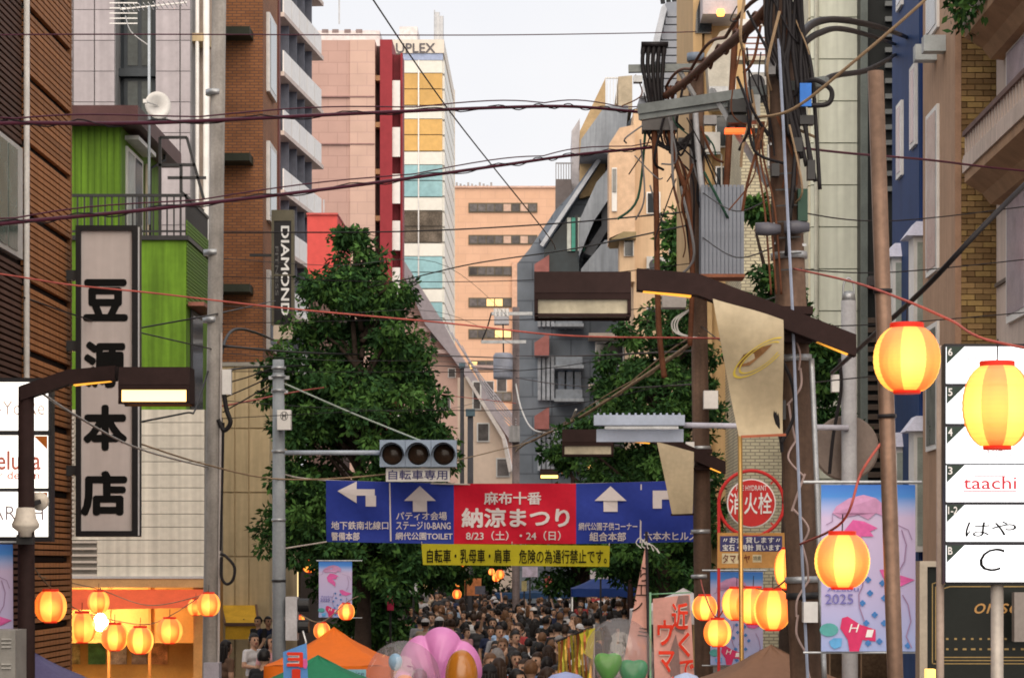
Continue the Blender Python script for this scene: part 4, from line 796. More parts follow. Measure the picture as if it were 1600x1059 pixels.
cloth(ff, 'cloth', lambda t: ((lerp(1113,1156,t**1.1), lerp(468,680,t)), (lerp(1222,1226,t), lerp(502,676,t))), 20.2, flag_m, wf)
emb = []
for R0, R1 in ((48,44),(38,35)):
    pa = [(lerp(0,1,0),0)]; n = 26
    for k in range(n):
        a0, a1 = .5+k*(2*math.pi-.9)/n, .5+(k+1)*(2*math.pi-.9)/n
        f = lambda R, a: (1186+R*math.cos(a)*.86+R*math.sin(a)*.0-0, 560-R*math.cos(a)*.5+R*math.sin(a)*.42)
        emb.append([f(R0,a0), f(R1,a0), f(R1,a1), f(R0,a1)][::-1])
emb = [[(x, y) for x, y in p_] for p_ in emb if all(x < 1222 for x, y in p_)]
poly_px(ff, 'emblem', emb, 20.2, gold, .012, wf)
poly_px(ff, 'emblem_leaf', [[(1148,575),(1160,556),(1185,545),(1205,540),(1190,555),(1170,572)][::-1]], 20.2, M('brown_print', (.2,.1,.04), .6), .011, wf)
MB().bar(P(1158,682,20.2), P(1228,679,20.2), .02).bar(P(1113,468,20.2), P(1222,502,20.2), .02).obj('rod', M('flag_rod_red', (.35,.1,.05), .5), ff)
f2 = thing('lamp_flag', 'beige flag hanging from the second lamp before the banner end', 'flag', P(1055,740,34.1)); wf2 = lambda X, Z: 34.1+.06*math.sin(Z*2.2+X)
cloth(f2, 'cloth', lambda t: ((lerp(1026,1050,t), lerp(690,803,t)), (lerp(1084,1082,t), lerp(706,802,t))), 34.1, flag_m, wf2)
MB().bar(P(1048,804,34.1), P(1084,803,34.1), .03).obj('rod', dbm, f2)
# lantern-shaped horn lamps on the left lamp post
hn = thing('post_camera', 'white bell shaped housing fixed to the post of the lit lamp', 'camera', P(40,815,24.2))
c_ = P(40,812,24.2); MB().lathe([(0,.12),(.085,.115),(.1,.02),(.13,-.04),(.125,-.07),(.06,-.12),(.055,-.16),(0,-.16)], 24, c_).obj('bell', M('cream_housing', (.62,.56,.48), .5), hn, True)
c_ = P(62,783,24.7); MB().lathe([(.02,.05),(.08,.03),(.09,0),(.08,-.05),(0,-.06)], 20, c_, 'y').obj('speaker', M('cream_housing', (.62,.56,.48), .5), hn, True)
MB().bar(P(40,835,24.3), P(40,850,24.3), .16, .09).obj('base', black_metal, hn); MB().bar(P(40,820,24.35), P(40,820,24.5), .06).obj('bracket', black_metal, hn); MB().bar(P(62,783,24.6), P(44,790,24.5), .04).obj('bracket', black_metal, hn)
# ------------------------------------------------------------------ left traffic signal
DSg = 38.0; sg = thing('traffic_signal', 'pale blue three lamp traffic signal on a grey pole with bicycle sign', 'traffic light', Vector((fx(435,DSg),DSg,BZ)))
spm = M('signal_pole_grey', (.30,.33,.36), .5, .15, 3., streak=.15)
MB().tube([Vector((fx(436,DSg),DSg,BZ)), P(436,900,DSg), P(435,562,DSg)], [.105,.1,.085], 16).obj('pole', spm, sg, True)
MB().tube([P(440,707,DSg), P(600,707,DSg)], .035, 12).obj('arm', M('arm_pale_blue', (.42,.48,.56), .4), sg, True)
bl_ = M('signal_body_blue', (.33,.42,.55), .4, .08); 
for k in range(3):
    a, b_ = 593+k*40.2, 593+(k+1)*40.2; hs = MB().pbox(a+.3, 687, b_-.3, 729, DSg-.15, .22).obj('lamp_unit', bl_, sg)
    c_ = P((a+b_)/2, 710, DSg-.15); MB().lathe([(.01,-.03),(.12,-.02),(.155,.0)], 24, c_, 'y').obj('lens', M('dark_lens', (.035,.022,.015), .15, .3), hs, True)
    vz = MB(); n = 20
    vs = []; 
    for k2 in range(n+1):
        an = math.radians(-10+200*k2/n); 
        for yy, rr in ((0,.175),(-.24,.172)): vs.append((c_.x+rr*math.cos(an), c_.y+yy, c_.z+rr*math.sin(an)))
    vz.add(vs, [(i*2, i*2+1, i*2+3, i*2+2) for i in range(n)]); vz.obj('visor', M('visor_blue_black', (.05,.06,.08), .5), hs, True)
sp_ = MB().pbox(603, 731, 703, 752, DSg-.05, .03).obj('plate', white_paint, sg); text(sg, '自転車専用', (607,734,699,749), DSg-.05, M('sign_indigo', (.06,.06,.2), .6), .012)
MB().pbox(433, 640, 454, 671, DSg-.25, .18).obj('pole_box', white_paint, sg); text(sg, 'H', (441,645,447,654), DSg-.25, black_metal, .01)
poly_px(sg, 'ring_mark', [[(444+6*math.cos(a),649.5+7*math.sin(a)),(444+5.2*math.cos(a),649.5+6.1*math.sin(a)),(444+5.2*math.cos(a+.35),649.5+6.1*math.sin(a+.35)),(444+6*math.cos(a+.35),649.5+7*math.sin(a+.35))] for a in [k*.349 for k in range(18)]], DSg-.25, black_metal)
for yy in (575, 588, 610, 705, 812, 907): MB().tube([P(435.5,yy-2,DSg), P(435.5,yy+2,DSg)], .108, 14).obj('band', steel if yy < 900 else black_metal, sg, True)
MB().bar(P(420,590,DSg), P(452,590,DSg), .05).obj('bracket', steel, sg); MB().bar(P(424,612,DSg), P(450,612,DSg), .04).obj('bracket', steel, sg)
pd = thing('pedestrian_signal', 'white pedestrian signal with dark hoods fixed low on the grey signal pole', 'traffic light', P(458,965,DSg-.1))
MB().pbox(446, 932, 464, 1000, DSg-.2, .3).obj('housing', M('pale_housing', (.55,.55,.58), .5), pd)
for yy in (945, 978): MB().lathe([(.09,0),(.1,.02),(.1,.18),(.085,.18)], 16, P(464,yy,DSg-.05), 'x').obj('hood', black_metal, pd)
MB().bar(P(437,966,DSg), P(450,966,DSg-.05), .06).obj('bracket', steel, pd)
# ------------------------------------------------------------------ signs
ink = M('sign_ink', (.008,.008,.008), .8, .05, spec=.1); sign_face = M('sign_face_pink_white', (.55,.50,.49), .5, .06, 1., streak=.08); frame_blk = M('sign_frame_black', (.015,.014,.016), .4)
DKs = 32.6; ks = thing('kanji_sign', 'tall pale sign with four heavy black kanji in a black frame', 'sign', P(166,838,DKs))
MB().pbox(122, 357, 210, 832, DKs, .22).obj('panel', sign_face, ks)
fr_ = MB(); fr_.pbox(118,352,126,838,DKs-.05,.32).pbox(206,352,215,838,DKs-.05,.32).pbox(126,352,206,360,DKs-.05,.32).pbox(126,829,206,838,DKs-.05,.32); fr_.obj('frame', frame_blk, ks)
for ch, bx_ in (('豆',(130,436,200,502)),('源',(131,533,197,606)),('本',(130,632,199,704)),('店',(126,735,199,806))): text(ks, ch, bx_, DKs, ink, .05)
for yy in (430, 540, 735): MB().pbox(96, yy-8, 120, yy+8, DKs+.02, .1).obj('bracket', black_metal, ks)
MB().tube([P(216,355,DKs), P(216,836,DKs)], .018, 6).obj('trim', alu, ks)
# lit salon sign
DH = 27.2; hs = thing('salon_sign', 'glowing white shop sign in three panels behind the lamp post', 'sign', P(40,845,DH))
wg = glow('sign_white_glow', (1,.95,.86), 1.5); MB().pbox(-62, 590, 80, 846, DH+.02, .2).obj('frame', frame_blk, hs)
for y0, y1 in ((597,672),(680,762),(768,838)): MB().pbox(-58, y0, 74, y1, DH-.02, .04).obj('panel', wg, hs)
pk = M('pink_print', (.75,.25,.2), .6); gr_ = M('grey_print', (.4,.36,.4), .6); og = M('orange_corner', (.5,.14,.02), .6)
text(hs, 'Avi-Yo Re', (-40,626,70,648), DH-.02, M('faint_print', (.8,.66,.62), .6), .0); text(hs, 'Meluna', (-30,704,64,734), DH-.02, pk, .02); text(hs, 'hair design', (-26,736,62,752), DH-.02, pk, .012); text(hs, 'BRARAH', (-50,790,68,812), DH-.02, gr_)
for y0 in (680, 768): poly_px(hs, 'corner_mark', [[(53,y0+1),(74,y0+1),(74,y0+22)][::-1]], DH-.02, og)
MB().box(X1-.2, fx(-60,DH), DH+.05, DH+.15, fz(700,DH), fz(690,DH)).obj('bracket', black_metal, hs)
# floor directory
DD = 18.2; dsn = thing('floor_directory', 'glowing white floor directory board with six numbered tenant panels on a post', 'sign', Vector((fx(1557,DD),DD,BZ)))
MB().pbox(1476, 537, 1680, 912, DD+.02, .16).obj('case', frame_blk, dsn); wg2 = glow('directory_white_glow', (.97,.98,1), 1.25)
grn = M('directory_green', (.03,.05,.04), .5); redp = M('red_print', (.6,.05,.07), .6); wlet = M('white_letter', (.8,.8,.8), .6)
tops = (540, 602.5, 665, 725, 787, 850)
for k, (tp, num) in enumerate(zip(tops, ('6','5','4','3','1-2','B'))):
    MB().pbox(1479, tp+1.5, 1672, tp+58.5, DD-.01, .04).obj('panel', wg2, dsn)
    poly_px(dsn, 'corner_mark', [[(1479,tp+1.5),(1479,tp+29),(1507,tp+1.5)]], DD-.01, grn); text(dsn, num, (1481,tp+4,1488 if len(num)==1 else 1496,tp+16), DD-.01, wlet, .02, lift=.006)
text(dsn, 'びわ', (1502,556,1535,568), DD-.01, gr_, -.005); text(dsn, 'Suzuki', (1536,698,1583,713), DD-.01, gr_, -.01, shear=.2)
text(dsn, 'taachi', (1505,744,1588,764), DD-.01, redp, .012); poly_px(dsn, 'underline', [[(1505,766),(1505,767.6),(1588,767.6),(1588,766)], [(1522,743),(1522,744.4),(1571,744.4),(1571,743)]], DD-.01, redp)
text(dsn, 'は', (1507,815,1545,838), DD-.01, ink, .0, shear=.1); text(dsn, 'や', (1549,814,1588,836), DD-.01, ink, .005); text(dsn, '日本食・和処', (1520,795,1574,802), DD-.01, M('faint_print', (.8,.66,.62), .6))
text(dsn, 'C', (1526,856,1562,892), DD-.01, ink, -.01, shear=.25); text(dsn, 'pentoloC', (1544,894,1568,901), DD-.01, gr_)
poly_px(dsn, 'red_mark', [[(1540,690),(1540,700),(1575,700),(1575,690)]], DD-.01, redp)
MB().tube([Vector((fx(1558,DD+.1),DD+.1,BZ)), P(1558,912,DD+.1)], .045, 14).obj('post', M('directory_post', (.4,.36,.32), .4, metal=.2), dsn, True)
MB().tube([P(1469,540,DD+.2), Vector((fx(1469,DD+.2),DD+.2,BZ))], .028, 10).obj('side_post', M('side_post_tan', (.38,.3,.25), .5), dsn, True)
# black restaurant board with gilt frames
DO = 21.5; ob = thing('gilt_menu_board', 'black restaurant board with gilt line frame below the floor directory', 'sign', P(1540,1059,DO))
MB().pbox(1442, 880, 1700, 1120, DO, .15).obj('board', M('board_black_green', (.012,.015,.013), .3), ob)
fr_ = MB(); fr_.pbox(1437,876,1449,1120,DO-.05,.25).pbox(1449,876,1700,885,DO-.05,.25); fr_.obj('frame', M('board_frame_cream', (.42,.37,.30), .6), ob)
gilt = M('gilt_line', (.34,.24,.10), .4, metal=.4)
ln = []
for k in range(3):
    q = 5+k*5; x0, y0, y1 = 1451+q, 906+q, 1042-q
    ln += [[(x0,y0),(x0,y1),(x0+1.6,y1),(x0+1.6,y0)], [(x0,y1-1.6),(x0,y1),(1700,y1),(1700,y1-1.6)], [(x0+18,y0-6),(x0+18,y0-4.4),(1700,y0-4.4),(1700,y0-6)], [(x0,y0),(x0+1.6,y0+1),(x0+18,y0-4.4),(x0+18,y0-6)]]
poly_px(ob, 'gilt_lines', ln, DO, gilt); text(ob, 'oriso', (1520,936,1592,958), DO, M('gilt_letter', (.5,.28,.1), .4), .0, shear=.1)
poly_px(ob, 'menu_marks', [[(1478+c*13,996+r*16),(1478+c*13,999+r*16),(1482+c*13+(c*r)%4,999+r*16),(1482+c*13+(c*r)%4,996+r*16)] for c in range(10) for r in range(2)], DO, gilt)
MB().box(fx(1450,DO), fx(1460,DO), DO+.05, DO+.15, BZ, fz(1120,DO)).box(fx(1640,DO), fx(1650,DO), DO+.05, DO+.15, BZ, fz(1120,DO)).obj('leg', frame_blk, ob)
lbx = MB().pbox(1448, 1045, 1462, 1085, DO-.6, .12); one('glowing_box_lamp', 'small yellow box lamp at the foot of the gilt menu board', 'lamp', lbx, glow('box_lamp_glow', (1,.62,.15), 1.6), P(1455,1085,DO-.6))
bx_ = MB().pbox(1585, 925, 1660, 1002, DO-.4, .12); one('grey_notice_box', 'grey notice box in front of the gilt menu board', 'box', bx_, M('notice_grey', (.27,.24,.22), .6), P(1600,1002,DO-.4))
# gym blade sign
DV = 69.3; vs_ = thing('gym_sign', 'narrow black vertical sign with white letters on its side', 'sign', P(442,500,DV))
MB().pbox(427, 345, 457, 508, DV, .25).obj('panel', frame_blk, vs_); MB().pbox(424,328,459,345,DV-.03,.3).pbox(455,345,459,508,DV-.03,.3).pbox(424,345,428,508,DV-.03,.3).obj('frame', M('olive_frame', (.11,.1,.07), .5), vs_)
text(vs_, 'DIAMOND', (439,353,452,493), DV, wlet, .02, rot=True); text(vs_, 'FITNESS', (430,385,435,462), DV, M('dim_letter', (.12,.12,.12), .6), .01, rot=True); MB().pbox(427,428.5,457,431,DV-.02,.02).obj('joint', M('olive_frame', (.11,.1,.07), .5), vs_)
MB().box(X4-.3, fx(428,DV), DV+.1, DV+.2, fz(400,DV), fz(396,DV)).obj('bracket', black_metal, vs_); MB().pbox(427,508,457,530,DV,.25).obj('lower_panel', M('lower_panel_tan', (.5,.42,.34), .6), vs_)
# hydrant sign with pawnshop board
DF = 31.5; hy = thing('hydrant_sign', 'round red fire hydrant sign in a red ring above a pawn advert board', 'sign', Vector((fx(1125,DF),DF,BZ)))
rp = M('sign_red', (.55,.03,.03), .45, .08); c_ = P(1174,786,DF)
rad = lambda px_: px_*DF/F
MB().lathe([(rad(38),-.02),(rad(38.4),0),(rad(38.4),.02),(rad(38),.03)], 40, c_, 'y').obj('white_rim', wlet, hy); MB().lathe([(.01,-.032),(rad(36),-.032),(rad(36.4),-.02),(rad(36),.0)], 40, c_, 'y').obj('disc', rp, hy)
text(hy, '消火栓', (1140,769,1206,803), DF-.032, wlet, .012); text(hy, 'FIRE HYDRANT', (1150,758,1198,766), DF-.032, wlet, .005)
ring = [c_+Vector((rad(51)*math.cos(2*math.pi*k/36), .0, rad(51)*math.sin(2*math.pi*k/36))) for k in range(37)]
MB().tube(ring, .022, 8).obj('ring', rp, hy, True); MB().bar(c_+Vector((-rad(51),0,0)), Vector((fx(1123,DF),DF,BZ)), .035).bar(c_+Vector((rad(30),.01,rad(30))), c_+Vector((rad(37),.01,rad(37))), .02).bar(c_+Vector((rad(30),.01,-rad(30))), c_+Vector((rad(37),.01,-rad(37))), .02).obj('post', rp, hy)
MB().pbox(1121, 832, 1226, 887, DF-.02, .06).obj('advert_board', M('advert_orange', (.5,.26,.08), .55), hy)
poly_px(hy, 'advert_panel', [[(1125,837),(1125,861),(1222,861),(1222,837)]], DF-.02, M('advert_indigo', (.05,.05,.16), .5)); [poly_px(hy, 'advert_plate', [q_], DF-.02, M('advert_cream', (.6,.52,.34), .5)) for q_ in ([(1128,864),(1128,880),(1158,880),(1158,864)],[(1176,866),(1176,878),(1190,878),(1190,866)])]
text(hy, '〃お金 貸します〃', (1130,838.5,1219,848), DF-.024, wlet, .015); text(hy, '宝石・時計 買います', (1129,850,1219,860), DF-.024, wlet, .015); text(hy, 'タマリヤ', (1129,865.5,1172,879), DF-.024, M('advert_ink', (.15,.03,.02), .6), .01); text(hy, '特典', (1177,868,1189,876), DF-.024, grn, .0)
# ------------------------------------------------------------------ the street banner
DBn = 38.6
wB = lambda X, Z: DBn+.05*math.sin(X*2.1+Z*1.3)+.03*math.sin(Z*5-X*1.1)+.02*math.sin(X*6+Z*7)
bn = thing('festival_banner', 'wide blue and red street banner with white arrows and festival lettering', 'banner', P(800,850,DBn))
bblue = M('banner_blue', (.026,.05,.33), .7, .12, 1.5); bred = M('banner_red', (.6,.01,.035), .7, .1, 1.5); cw = M('banner_white', (.72,.66,.66), .7, .05)
sag = lambda x: 750+6*math.sin((x-510)/575*math.pi)
for nm, a, b_, mt in (('blue_cloth',510,709,bblue),('red_cloth',709,900,bred),('blue_cloth',900,1090,bblue)):
    cloth(bn, nm, lambda t, a=a, b_=b_: ((a, lerp(sag(a),846+4*math.sin((a-510)/575*3.14),t)), (b_, lerp(sag(b_),846+4*math.sin((b_-510)/575*3.14),t))), DBn, mt, wB, 26, 16)
TW = dict(warp=wB, lift=.012)
def arrow(pts): poly_px(bn, 'arrow', [pts], DBn, cw, .014, wB)
poly_px(bn, 'arrow', [[(528,767),(558,786),(558,774),(586,774),(586,764),(558,764),(558,752)][::1]], DBn, cw, .02, wB)
poly_px(bn, 'arrow', [[(572,774),(572,791),(588,791),(588,774)]], DBn, cw, .02, wB)
for cx in (656, 954): poly_px(bn, 'arrow', [[(cx,759),(cx-25,782),(cx+25,782)],[(cx-11,782),(cx-11,799),(cx+11,799),(cx+11,782)]], DBn, cw, .02, wB)
poly_px(bn, 'arrow', [[(1020,766),(1020,794),(1034,794),(1034,780),(1060,780),(1060,766)],[(1060,755),(1060,791),(1078,773)]], DBn, cw, .02, wB)
poly_px(bn, 'divider', [[(608,754),(609.5,845),(612,845),(610,754)],[(1001,756),(999.5,848),(1002,848),(1003,756)]], DBn, cw, .02, wB)
text(bn, '地下鉄南北線口', (518,814,607,827), DBn, cw, .018, **TW); text(bn, '警備本部', (518,831,562,844), DBn, cw, .022, **TW)
text(bn, 'パティオ会場', (619,799,698,812), DBn, cw, .015, **TW); text(bn, 'ステージ10-BANG', (619,814,704,827), DBn, cw, .016, **TW); text(bn, '網代公園TOILET', (618,831,707,843), DBn, cw, .016, **TW)
text(bn, '麻布十番', (756,768,846,788), DBn, cw, .025, **TW); text(bn, '納涼まつり', (721,793,890,824), DBn, cw, .035, **TW); text(bn, '8/23（土）・24（日）', (728,829,876,844), DBn, cw, .015, **TW)
text(bn, '網代公園子供コーナー', (904,816,996,828), DBn, cw, .012, **TW); text(bn, '組合本部', (921,831,978,845), DBn, cw, .022, **TW); text(bn, '六本木ヒルズ', (1006,830,1090,844), DBn, cw, .018, **TW)
ropes = M('banner_rope', (.5,.45,.4), .8)
MB().tube(smooth_path([P(435,738,DSg), P(510,750,DBn), P(800,757,DBn), P(1088,751,DBn), P(1098,748,35)]), .012, 6).obj('rope', ropes, bn); MB().tube(smooth_path([P(435,858,DSg), P(510,846,DBn)]), .012, 6).obj('rope', ropes, bn); MB().tube(smooth_path([P(1085,848,DBn), P(1098,852,34.6)]), .012, 6).obj('rope', ropes, bn)
wY = lambda X, Z: DBn-.1+.04*math.sin(X*3+Z*2)
yb = thing('warning_banner', 'yellow cloth banner with black warning text below the festival banner', 'banner', P(806,884,DBn))
cloth(yb, 'cloth', lambda t: ((lerp(658,661,t), lerp(849,882,t)), (lerp(953,952,t), lerp(852,885,t))), DBn-.1, M('banner_yellow', (.52,.46,.02), .7, .08), wY, 24, 6)
text(yb, '自転車・乳母車・肩車', (667,857,798,879), DBn-.1, ink, .012, wY, lift=.016); text(yb, '危険の為通行禁止です。', (811,858,948,880), DBn-.1, ink, .012, wY, lift=.016)
MB().tube([P(659,850,DBn-.1), P(659,846,DBn)], .008, 5).tube([P(952,852,DBn-.1), P(952,848,DBn)], .008, 5).tube([P(800,850,DBn-.1), P(800,846,DBn)], .008, 5).obj('tie', ropes, yb)
# ------------------------------------------------------------------ festival season banners
artm = bpy.data.materials.new('banner_print'); artm.use_nodes = True; n_ = artm.node_tree.nodes; L_ = artm.node_tree.links
tc_ = n_.new('ShaderNodeTexCoord'); sx_ = n_.new('ShaderNodeSeparateXYZ'); cr_ = n_.new('ShaderNodeValToRGB'); L_.new(tc_.outputs['Generated'], sx_.inputs[0]); L_.new(sx_.outputs[2], cr_.inputs[0]); L_.new(cr_.outputs[0], n_['Principled BSDF'].inputs['Base Color'])
el = cr_.color_ramp.elements; el[0].position = 0; el[0].color = (.30,.38,.66,1); el[1].position = 1; el[1].color = (.04,.17,.58,1)
for ps, cc in ((.35,(.46,.42,.66,1)), (.8,(.55,.45,.66,1)), (.86,(.36,.42,.72,1)), (.93,(.06,.24,.66,1))): e_ = el.new(ps); e_.color = cc
n_['Principled BSDF'].inputs['Roughness'].default_value = .7
pink1 = M('print_mauve', (.52,.27,.46), .7); pink2 = M('print_pink', (.66,.12,.36), .7); crim = M('print_crimson', (.6,.04,.14), .7); bflow = M('print_blue', (.06,.2,.5), .7); teal = M('print_teal', (.1,.36,.36), .7); lil = M('print_line', (.3,.2,.34), .7); sblu = M('print_sky', (.12,.38,.7), .7)
def art_banner(label, x0, y0, x1, y1, d, post):
    t = thing('season_banner', label, 'banner', P((x0+x1)/2, y1, d), 'festival season banners on the lamp posts')
    w = lambda X, Z: d+.015*math.sin(X*9+Z*2)
    cloth(t, 'cloth', lambda s: ((x0, lerp(y0,y1,s)), (x1, lerp(y0,y1,s))), d, artm, w, 8, 16)
    q = lambda pts: [(x0+(x1-x0)*u, y0+(y1-y0)*v) for u, v in pts]
    put = lambda nm, m_, polys, lf=.01: poly_px(t, nm, [q(p_) for p_ in polys], d, m_, lf, w)
    put('mauve_shape', pink1, [[(.12,.17),(.16,.13),(.3,.08),(.45,.06),(.58,.08),(.68,.13),(.66,.19),(.58,.17),(.5,.21),(.4,.18),(.3,.19),(.2,.2)][::-1]])
    put('pink_shape', pink2, [[(.24,.28),(.34,.21),(.46,.22),(.6,.26),(.52,.28),(.56,.31),(.42,.31),(.5,.37),(.5,.45),(.4,.4),(.28,.36)][::-1], [(.62,.51),(.72,.505),(.82,.54),(.99,.57),(.84,.61),(.72,.6),(.66,.56)][::-1]])
    put('crimson_shape', crim, [[(.22,.8),(.28,.79),(.42,.84),(.58,.87),(.58,.94),(.44,.93),(.4,1.0),(.3,1.0),(.28,.93),(.2,.86)][::-1]])
    put('teal_shape', teal, [[(.08+.1*math.cos(a), .87+.04*math.sin(a)) for a in [k*.4488 for k in range(14)]][::-1]]); put('sky_shape', sblu, [[(.08,.94),(.13,.92),(.22,.92),(.21,.97),(.14,.985),(.1,.97)][::-1]])
    fl = []
    for u, v in ((.50,.57),(.65,.59),(.52,.65),(.67,.68),(.44,.71),(.73,.74),(.57,.78),(.48,.83),(.67,.83),(.62,.94),(.5,.95),(.74,.92),(.92,.965)):
        for a, b_ in ((.018,0),(-.018,0),(0,.01),(0,-.01)): fl.append([(u+a+.017*math.cos(k*1.0472), v+b_+.0095*math.sin(k*1.0472)) for k in range(6)][::-1])
    for k_ in range(0, len(fl), 4): put('flower', bflow, fl[k_:k_+4], .012)
    ll = []
    def line(pts, wd=.006):
        for (a, b_), (c, e_) in zip(pts, pts[1:]): 
            L2 = math.hypot(c-a, (e_-b_)*1.77) or 1; nx_, ny_ = -(e_-b_)*1.77/L2*wd, (c-a)/L2*wd/1.77
            ll.append([(a+nx_,b_+ny_),(a-nx_,b_-ny_),(c-nx_,e_-ny_),(c+nx_,e_+ny_)])
    line([(.45,.56),(.44,.61),(.4,.66),(.41,.74),(.46,.82)]); line([(.86,.66),(.92,.72),(.95,.82),(.9,.91),(.96,.98)]); line([(.85,.27),(.9,.36),(.88,.46),(.82,.52)]); line([(.7,.22),(.8,.24),(.92,.27),(.96,.33)], .004); line([(.05,.24),(.12,.22),(.12,.17)], .004)
    put('line_drawing', lil, ll, .013)
    text(t, '2025', (x0+(x1-x0)*.04, y0+(y1-y0)*.655, x0+(x1-x0)*.34, y0+(y1-y0)*.715), d, M('print_indigo', (.16,.15,.42), .6), .004, w, lift=.012)
    text(t, 'Azabu', (x0+(x1-x0)*.06, y0+(y1-y0)*.61, x0+(x1-x0)*.4, y0+(y1-y0)*.64), d, M('print_indigo', (.16,.15,.42), .6), .0, w, lift=.012)
    text(t, 'H', (x0+(x1-x0)*.29, y0+(y1-y0)*.835, x0+(x1-x0)*.38, y0+(y1-y0)*.885), d, wlet, .0, w, lift=.014, shear=.3); text(t, 'I', (x0+(x1-x0)*.47, y0+(y1-y0)*.87, x0+(x1-x0)*.54, y0+(y1-y0)*.915), d, wlet, .0, w, lift=.014, shear=.3)
    k = (x1-x0)/147
    MB().tube([P(post,y0-4*k,d+.02), P(x1+10*k if post < x0 else x0-10*k,y0-4*k,d+.02)], .012, 8).obj('rod', steel, t); MB().tube([P(post,y1+2*k,d+.02), P(x1,y1+2*k,d+.02)], .008, 6).obj('rod', steel, t)
    return t
art_banner('large blue and pink festival banner between leaning pole and copper pole', 1283, 757, 1430, 1017, 18.9, 1255)
art_banner('blue and pink festival banner behind the cluster of lanterns', 1110, 893, 1192, 1038, 33.4, 1097)
art_banner('small blue and pink festival banner on the tree side lamp post', 498, 877, 550, 964, 51, 566)
art_banner('blue and pink festival banner cut off beside the brown lamp post', -98, 850, 20, 1058, 24.6, 36)
# ------------------------------------------------------------------ paper lanterns
def grad_glow(name, c1, c2, s, clear=.27):
    m = bpy.data.materials.new(name); m.use_nodes = True; n = m.node_tree.nodes; L = m.node_tree.links; b = n['Principled BSDF']
    tc = n.new('ShaderNodeTexCoord'); gr = n.new('ShaderNodeSeparateXYZ'); L.new(tc.outputs['Object'], gr.inputs[0])
    ab = n.new('ShaderNodeMath'); ab.operation = 'ABSOLUTE'; ad = n.new('ShaderNodeMath'); ad.inputs[1].default_value = .03; L.new(gr.outputs[2], ad.inputs[0]); L.new(ad.outputs[0], ab.inputs[0])
    cr = n.new('ShaderNodeValToRGB'); mr = n.new('ShaderNodeMapRange'); mr.inputs[2].default_value = .2; L.new(ab.outputs[0], mr.inputs[0]); L.new(mr.outputs[0], cr.inputs[0])
    cr.color_ramp.elements[0].color = (*c1,1); cr.color_ramp.elements[1].color = (*c2,1)  # bulb light put into the paper: hotter at mid height, redder toward the ends
    wv = n.new('ShaderNodeTexWave'); wv.bands_direction = 'Z'; wv.inputs['Scale'].default_value = 14; wv.inputs['Distortion'].default_value = 0; L.new(tc.outputs['Object'], wv.inputs[0])
    m2 = n.new('ShaderNodeMapRange'); m2.inputs[3].default_value = s*.93; m2.inputs[4].default_value = s*1.04; L.new(wv.outputs['Fac'], m2.inputs[0])
    L.new(cr.outputs[0], b.inputs['Emission Color']); L.new(m2.outputs[0], b.inputs['Emission Strength']); b.inputs['Base Color'].default_value = (.6,.3,.12,1); b.inputs['Roughness'].default_value = .7
    tr = n.new('ShaderNodeBsdfTransparent'); tr.inputs[0].default_value = (1,.85,.6,1); mx = n.new('ShaderNodeMixShader'); mx.inputs[0].default_value = clear
    L.new(b.outputs[0], mx.inputs[1]); L.new(tr.outputs[0], mx.inputs[2]); L.new(mx.outputs[0], n['Material Output'].inputs[0]); return m
cg = bpy.data.materials.new('hot_centre_shell'); cg.use_nodes = True; n_ = cg.node_tree.nodes; n_.remove(n_['Principled BSDF']); ad_ = n_.new('ShaderNodeAddShader'); t_ = n_.new('ShaderNodeBsdfTransparent'); e_ = n_.new('ShaderNodeEmission')
e_.inputs[0].default_value = (1,.66,.12,1); e_.inputs[1].default_value = .42; cg.node_tree.links.new(t_.outputs[0], ad_.inputs[0]); cg.node_tree.links.new(e_.outputs[0], ad_.inputs[1]); cg.node_tree.links.new(ad_.outputs[0], n_['Material Output'].inputs[0])
def ball(r): return MB().lathe([(max(.0005, r*math.sin(math.pi*j/12)), -r*math.cos(math.pi*j/12)) for j in range(13)], 20)
cg2 = cg.copy(); [q for q in cg2.node_tree.nodes if q.type == 'EMISSION'][0].inputs[1].default_value = .42
BG = [Rep('hot_centre_shell', ball(r), cg, True) for r in (.05, .085, .115, .145)]; BG2 = [Rep('hot_centre_shell', ball(r), cg2, True) for r in (.05, .085, .115, .145)]  # additive shells added inside each lantern to imitate a hot centre
lw = grad_glow('lantern_white_paper', (1,.64,.10), (1,.36,.03), 1.35, .14); lr = grad_glow('lantern_red_paper', (1,.155,.008), (.8,.045,.004), 1.15, .14)
lw2 = grad_glow('lantern_white_paper_dim', (1,.56,.09), (1,.30,.025), 1.3); lr2 = grad_glow('lantern_red_paper_dim', (1,.085,.007), (.7,.03,.004), 1.0)
ringm = M('lantern_ring_red', (.45,.02,.015), .5, em=.25, emcol=(1,.05,.01))  # rings glow faintly red, lantern light put into their material
def lantern_mesh(mw, mr_):
    mb = MB(); n = 48; rows = 28; R = .2; H = .19; vs = []
    for j in range(rows+1):
        t = -1+2*j/rows; a = t*1.16; r = R*math.cos(a)**.8+(.0022 if j % 2 else 0); h = H*math.sin(a)/math.sin(1.16)
        vs += [(r*math.cos(2*math.pi*k/n), r*math.sin(2*math.pi*k/n), h) for k in range(n)]
    for j in range(rows):
        for k in range(n): mb.add([], []); mb.f.append((j*n+k, j*n+(k+1)%n, (j+1)*n+(k+1)%n, (j+1)*n+k)); mb.m.append((k//6) % 2)
    mb.v = vs; return mb
LM = [Rep('paper_shade', lantern_mesh(lw, lr), [lw, lr], True), Rep('paper_shade', lantern_mesh(lw2, lr2), [lw2, lr2], True)]
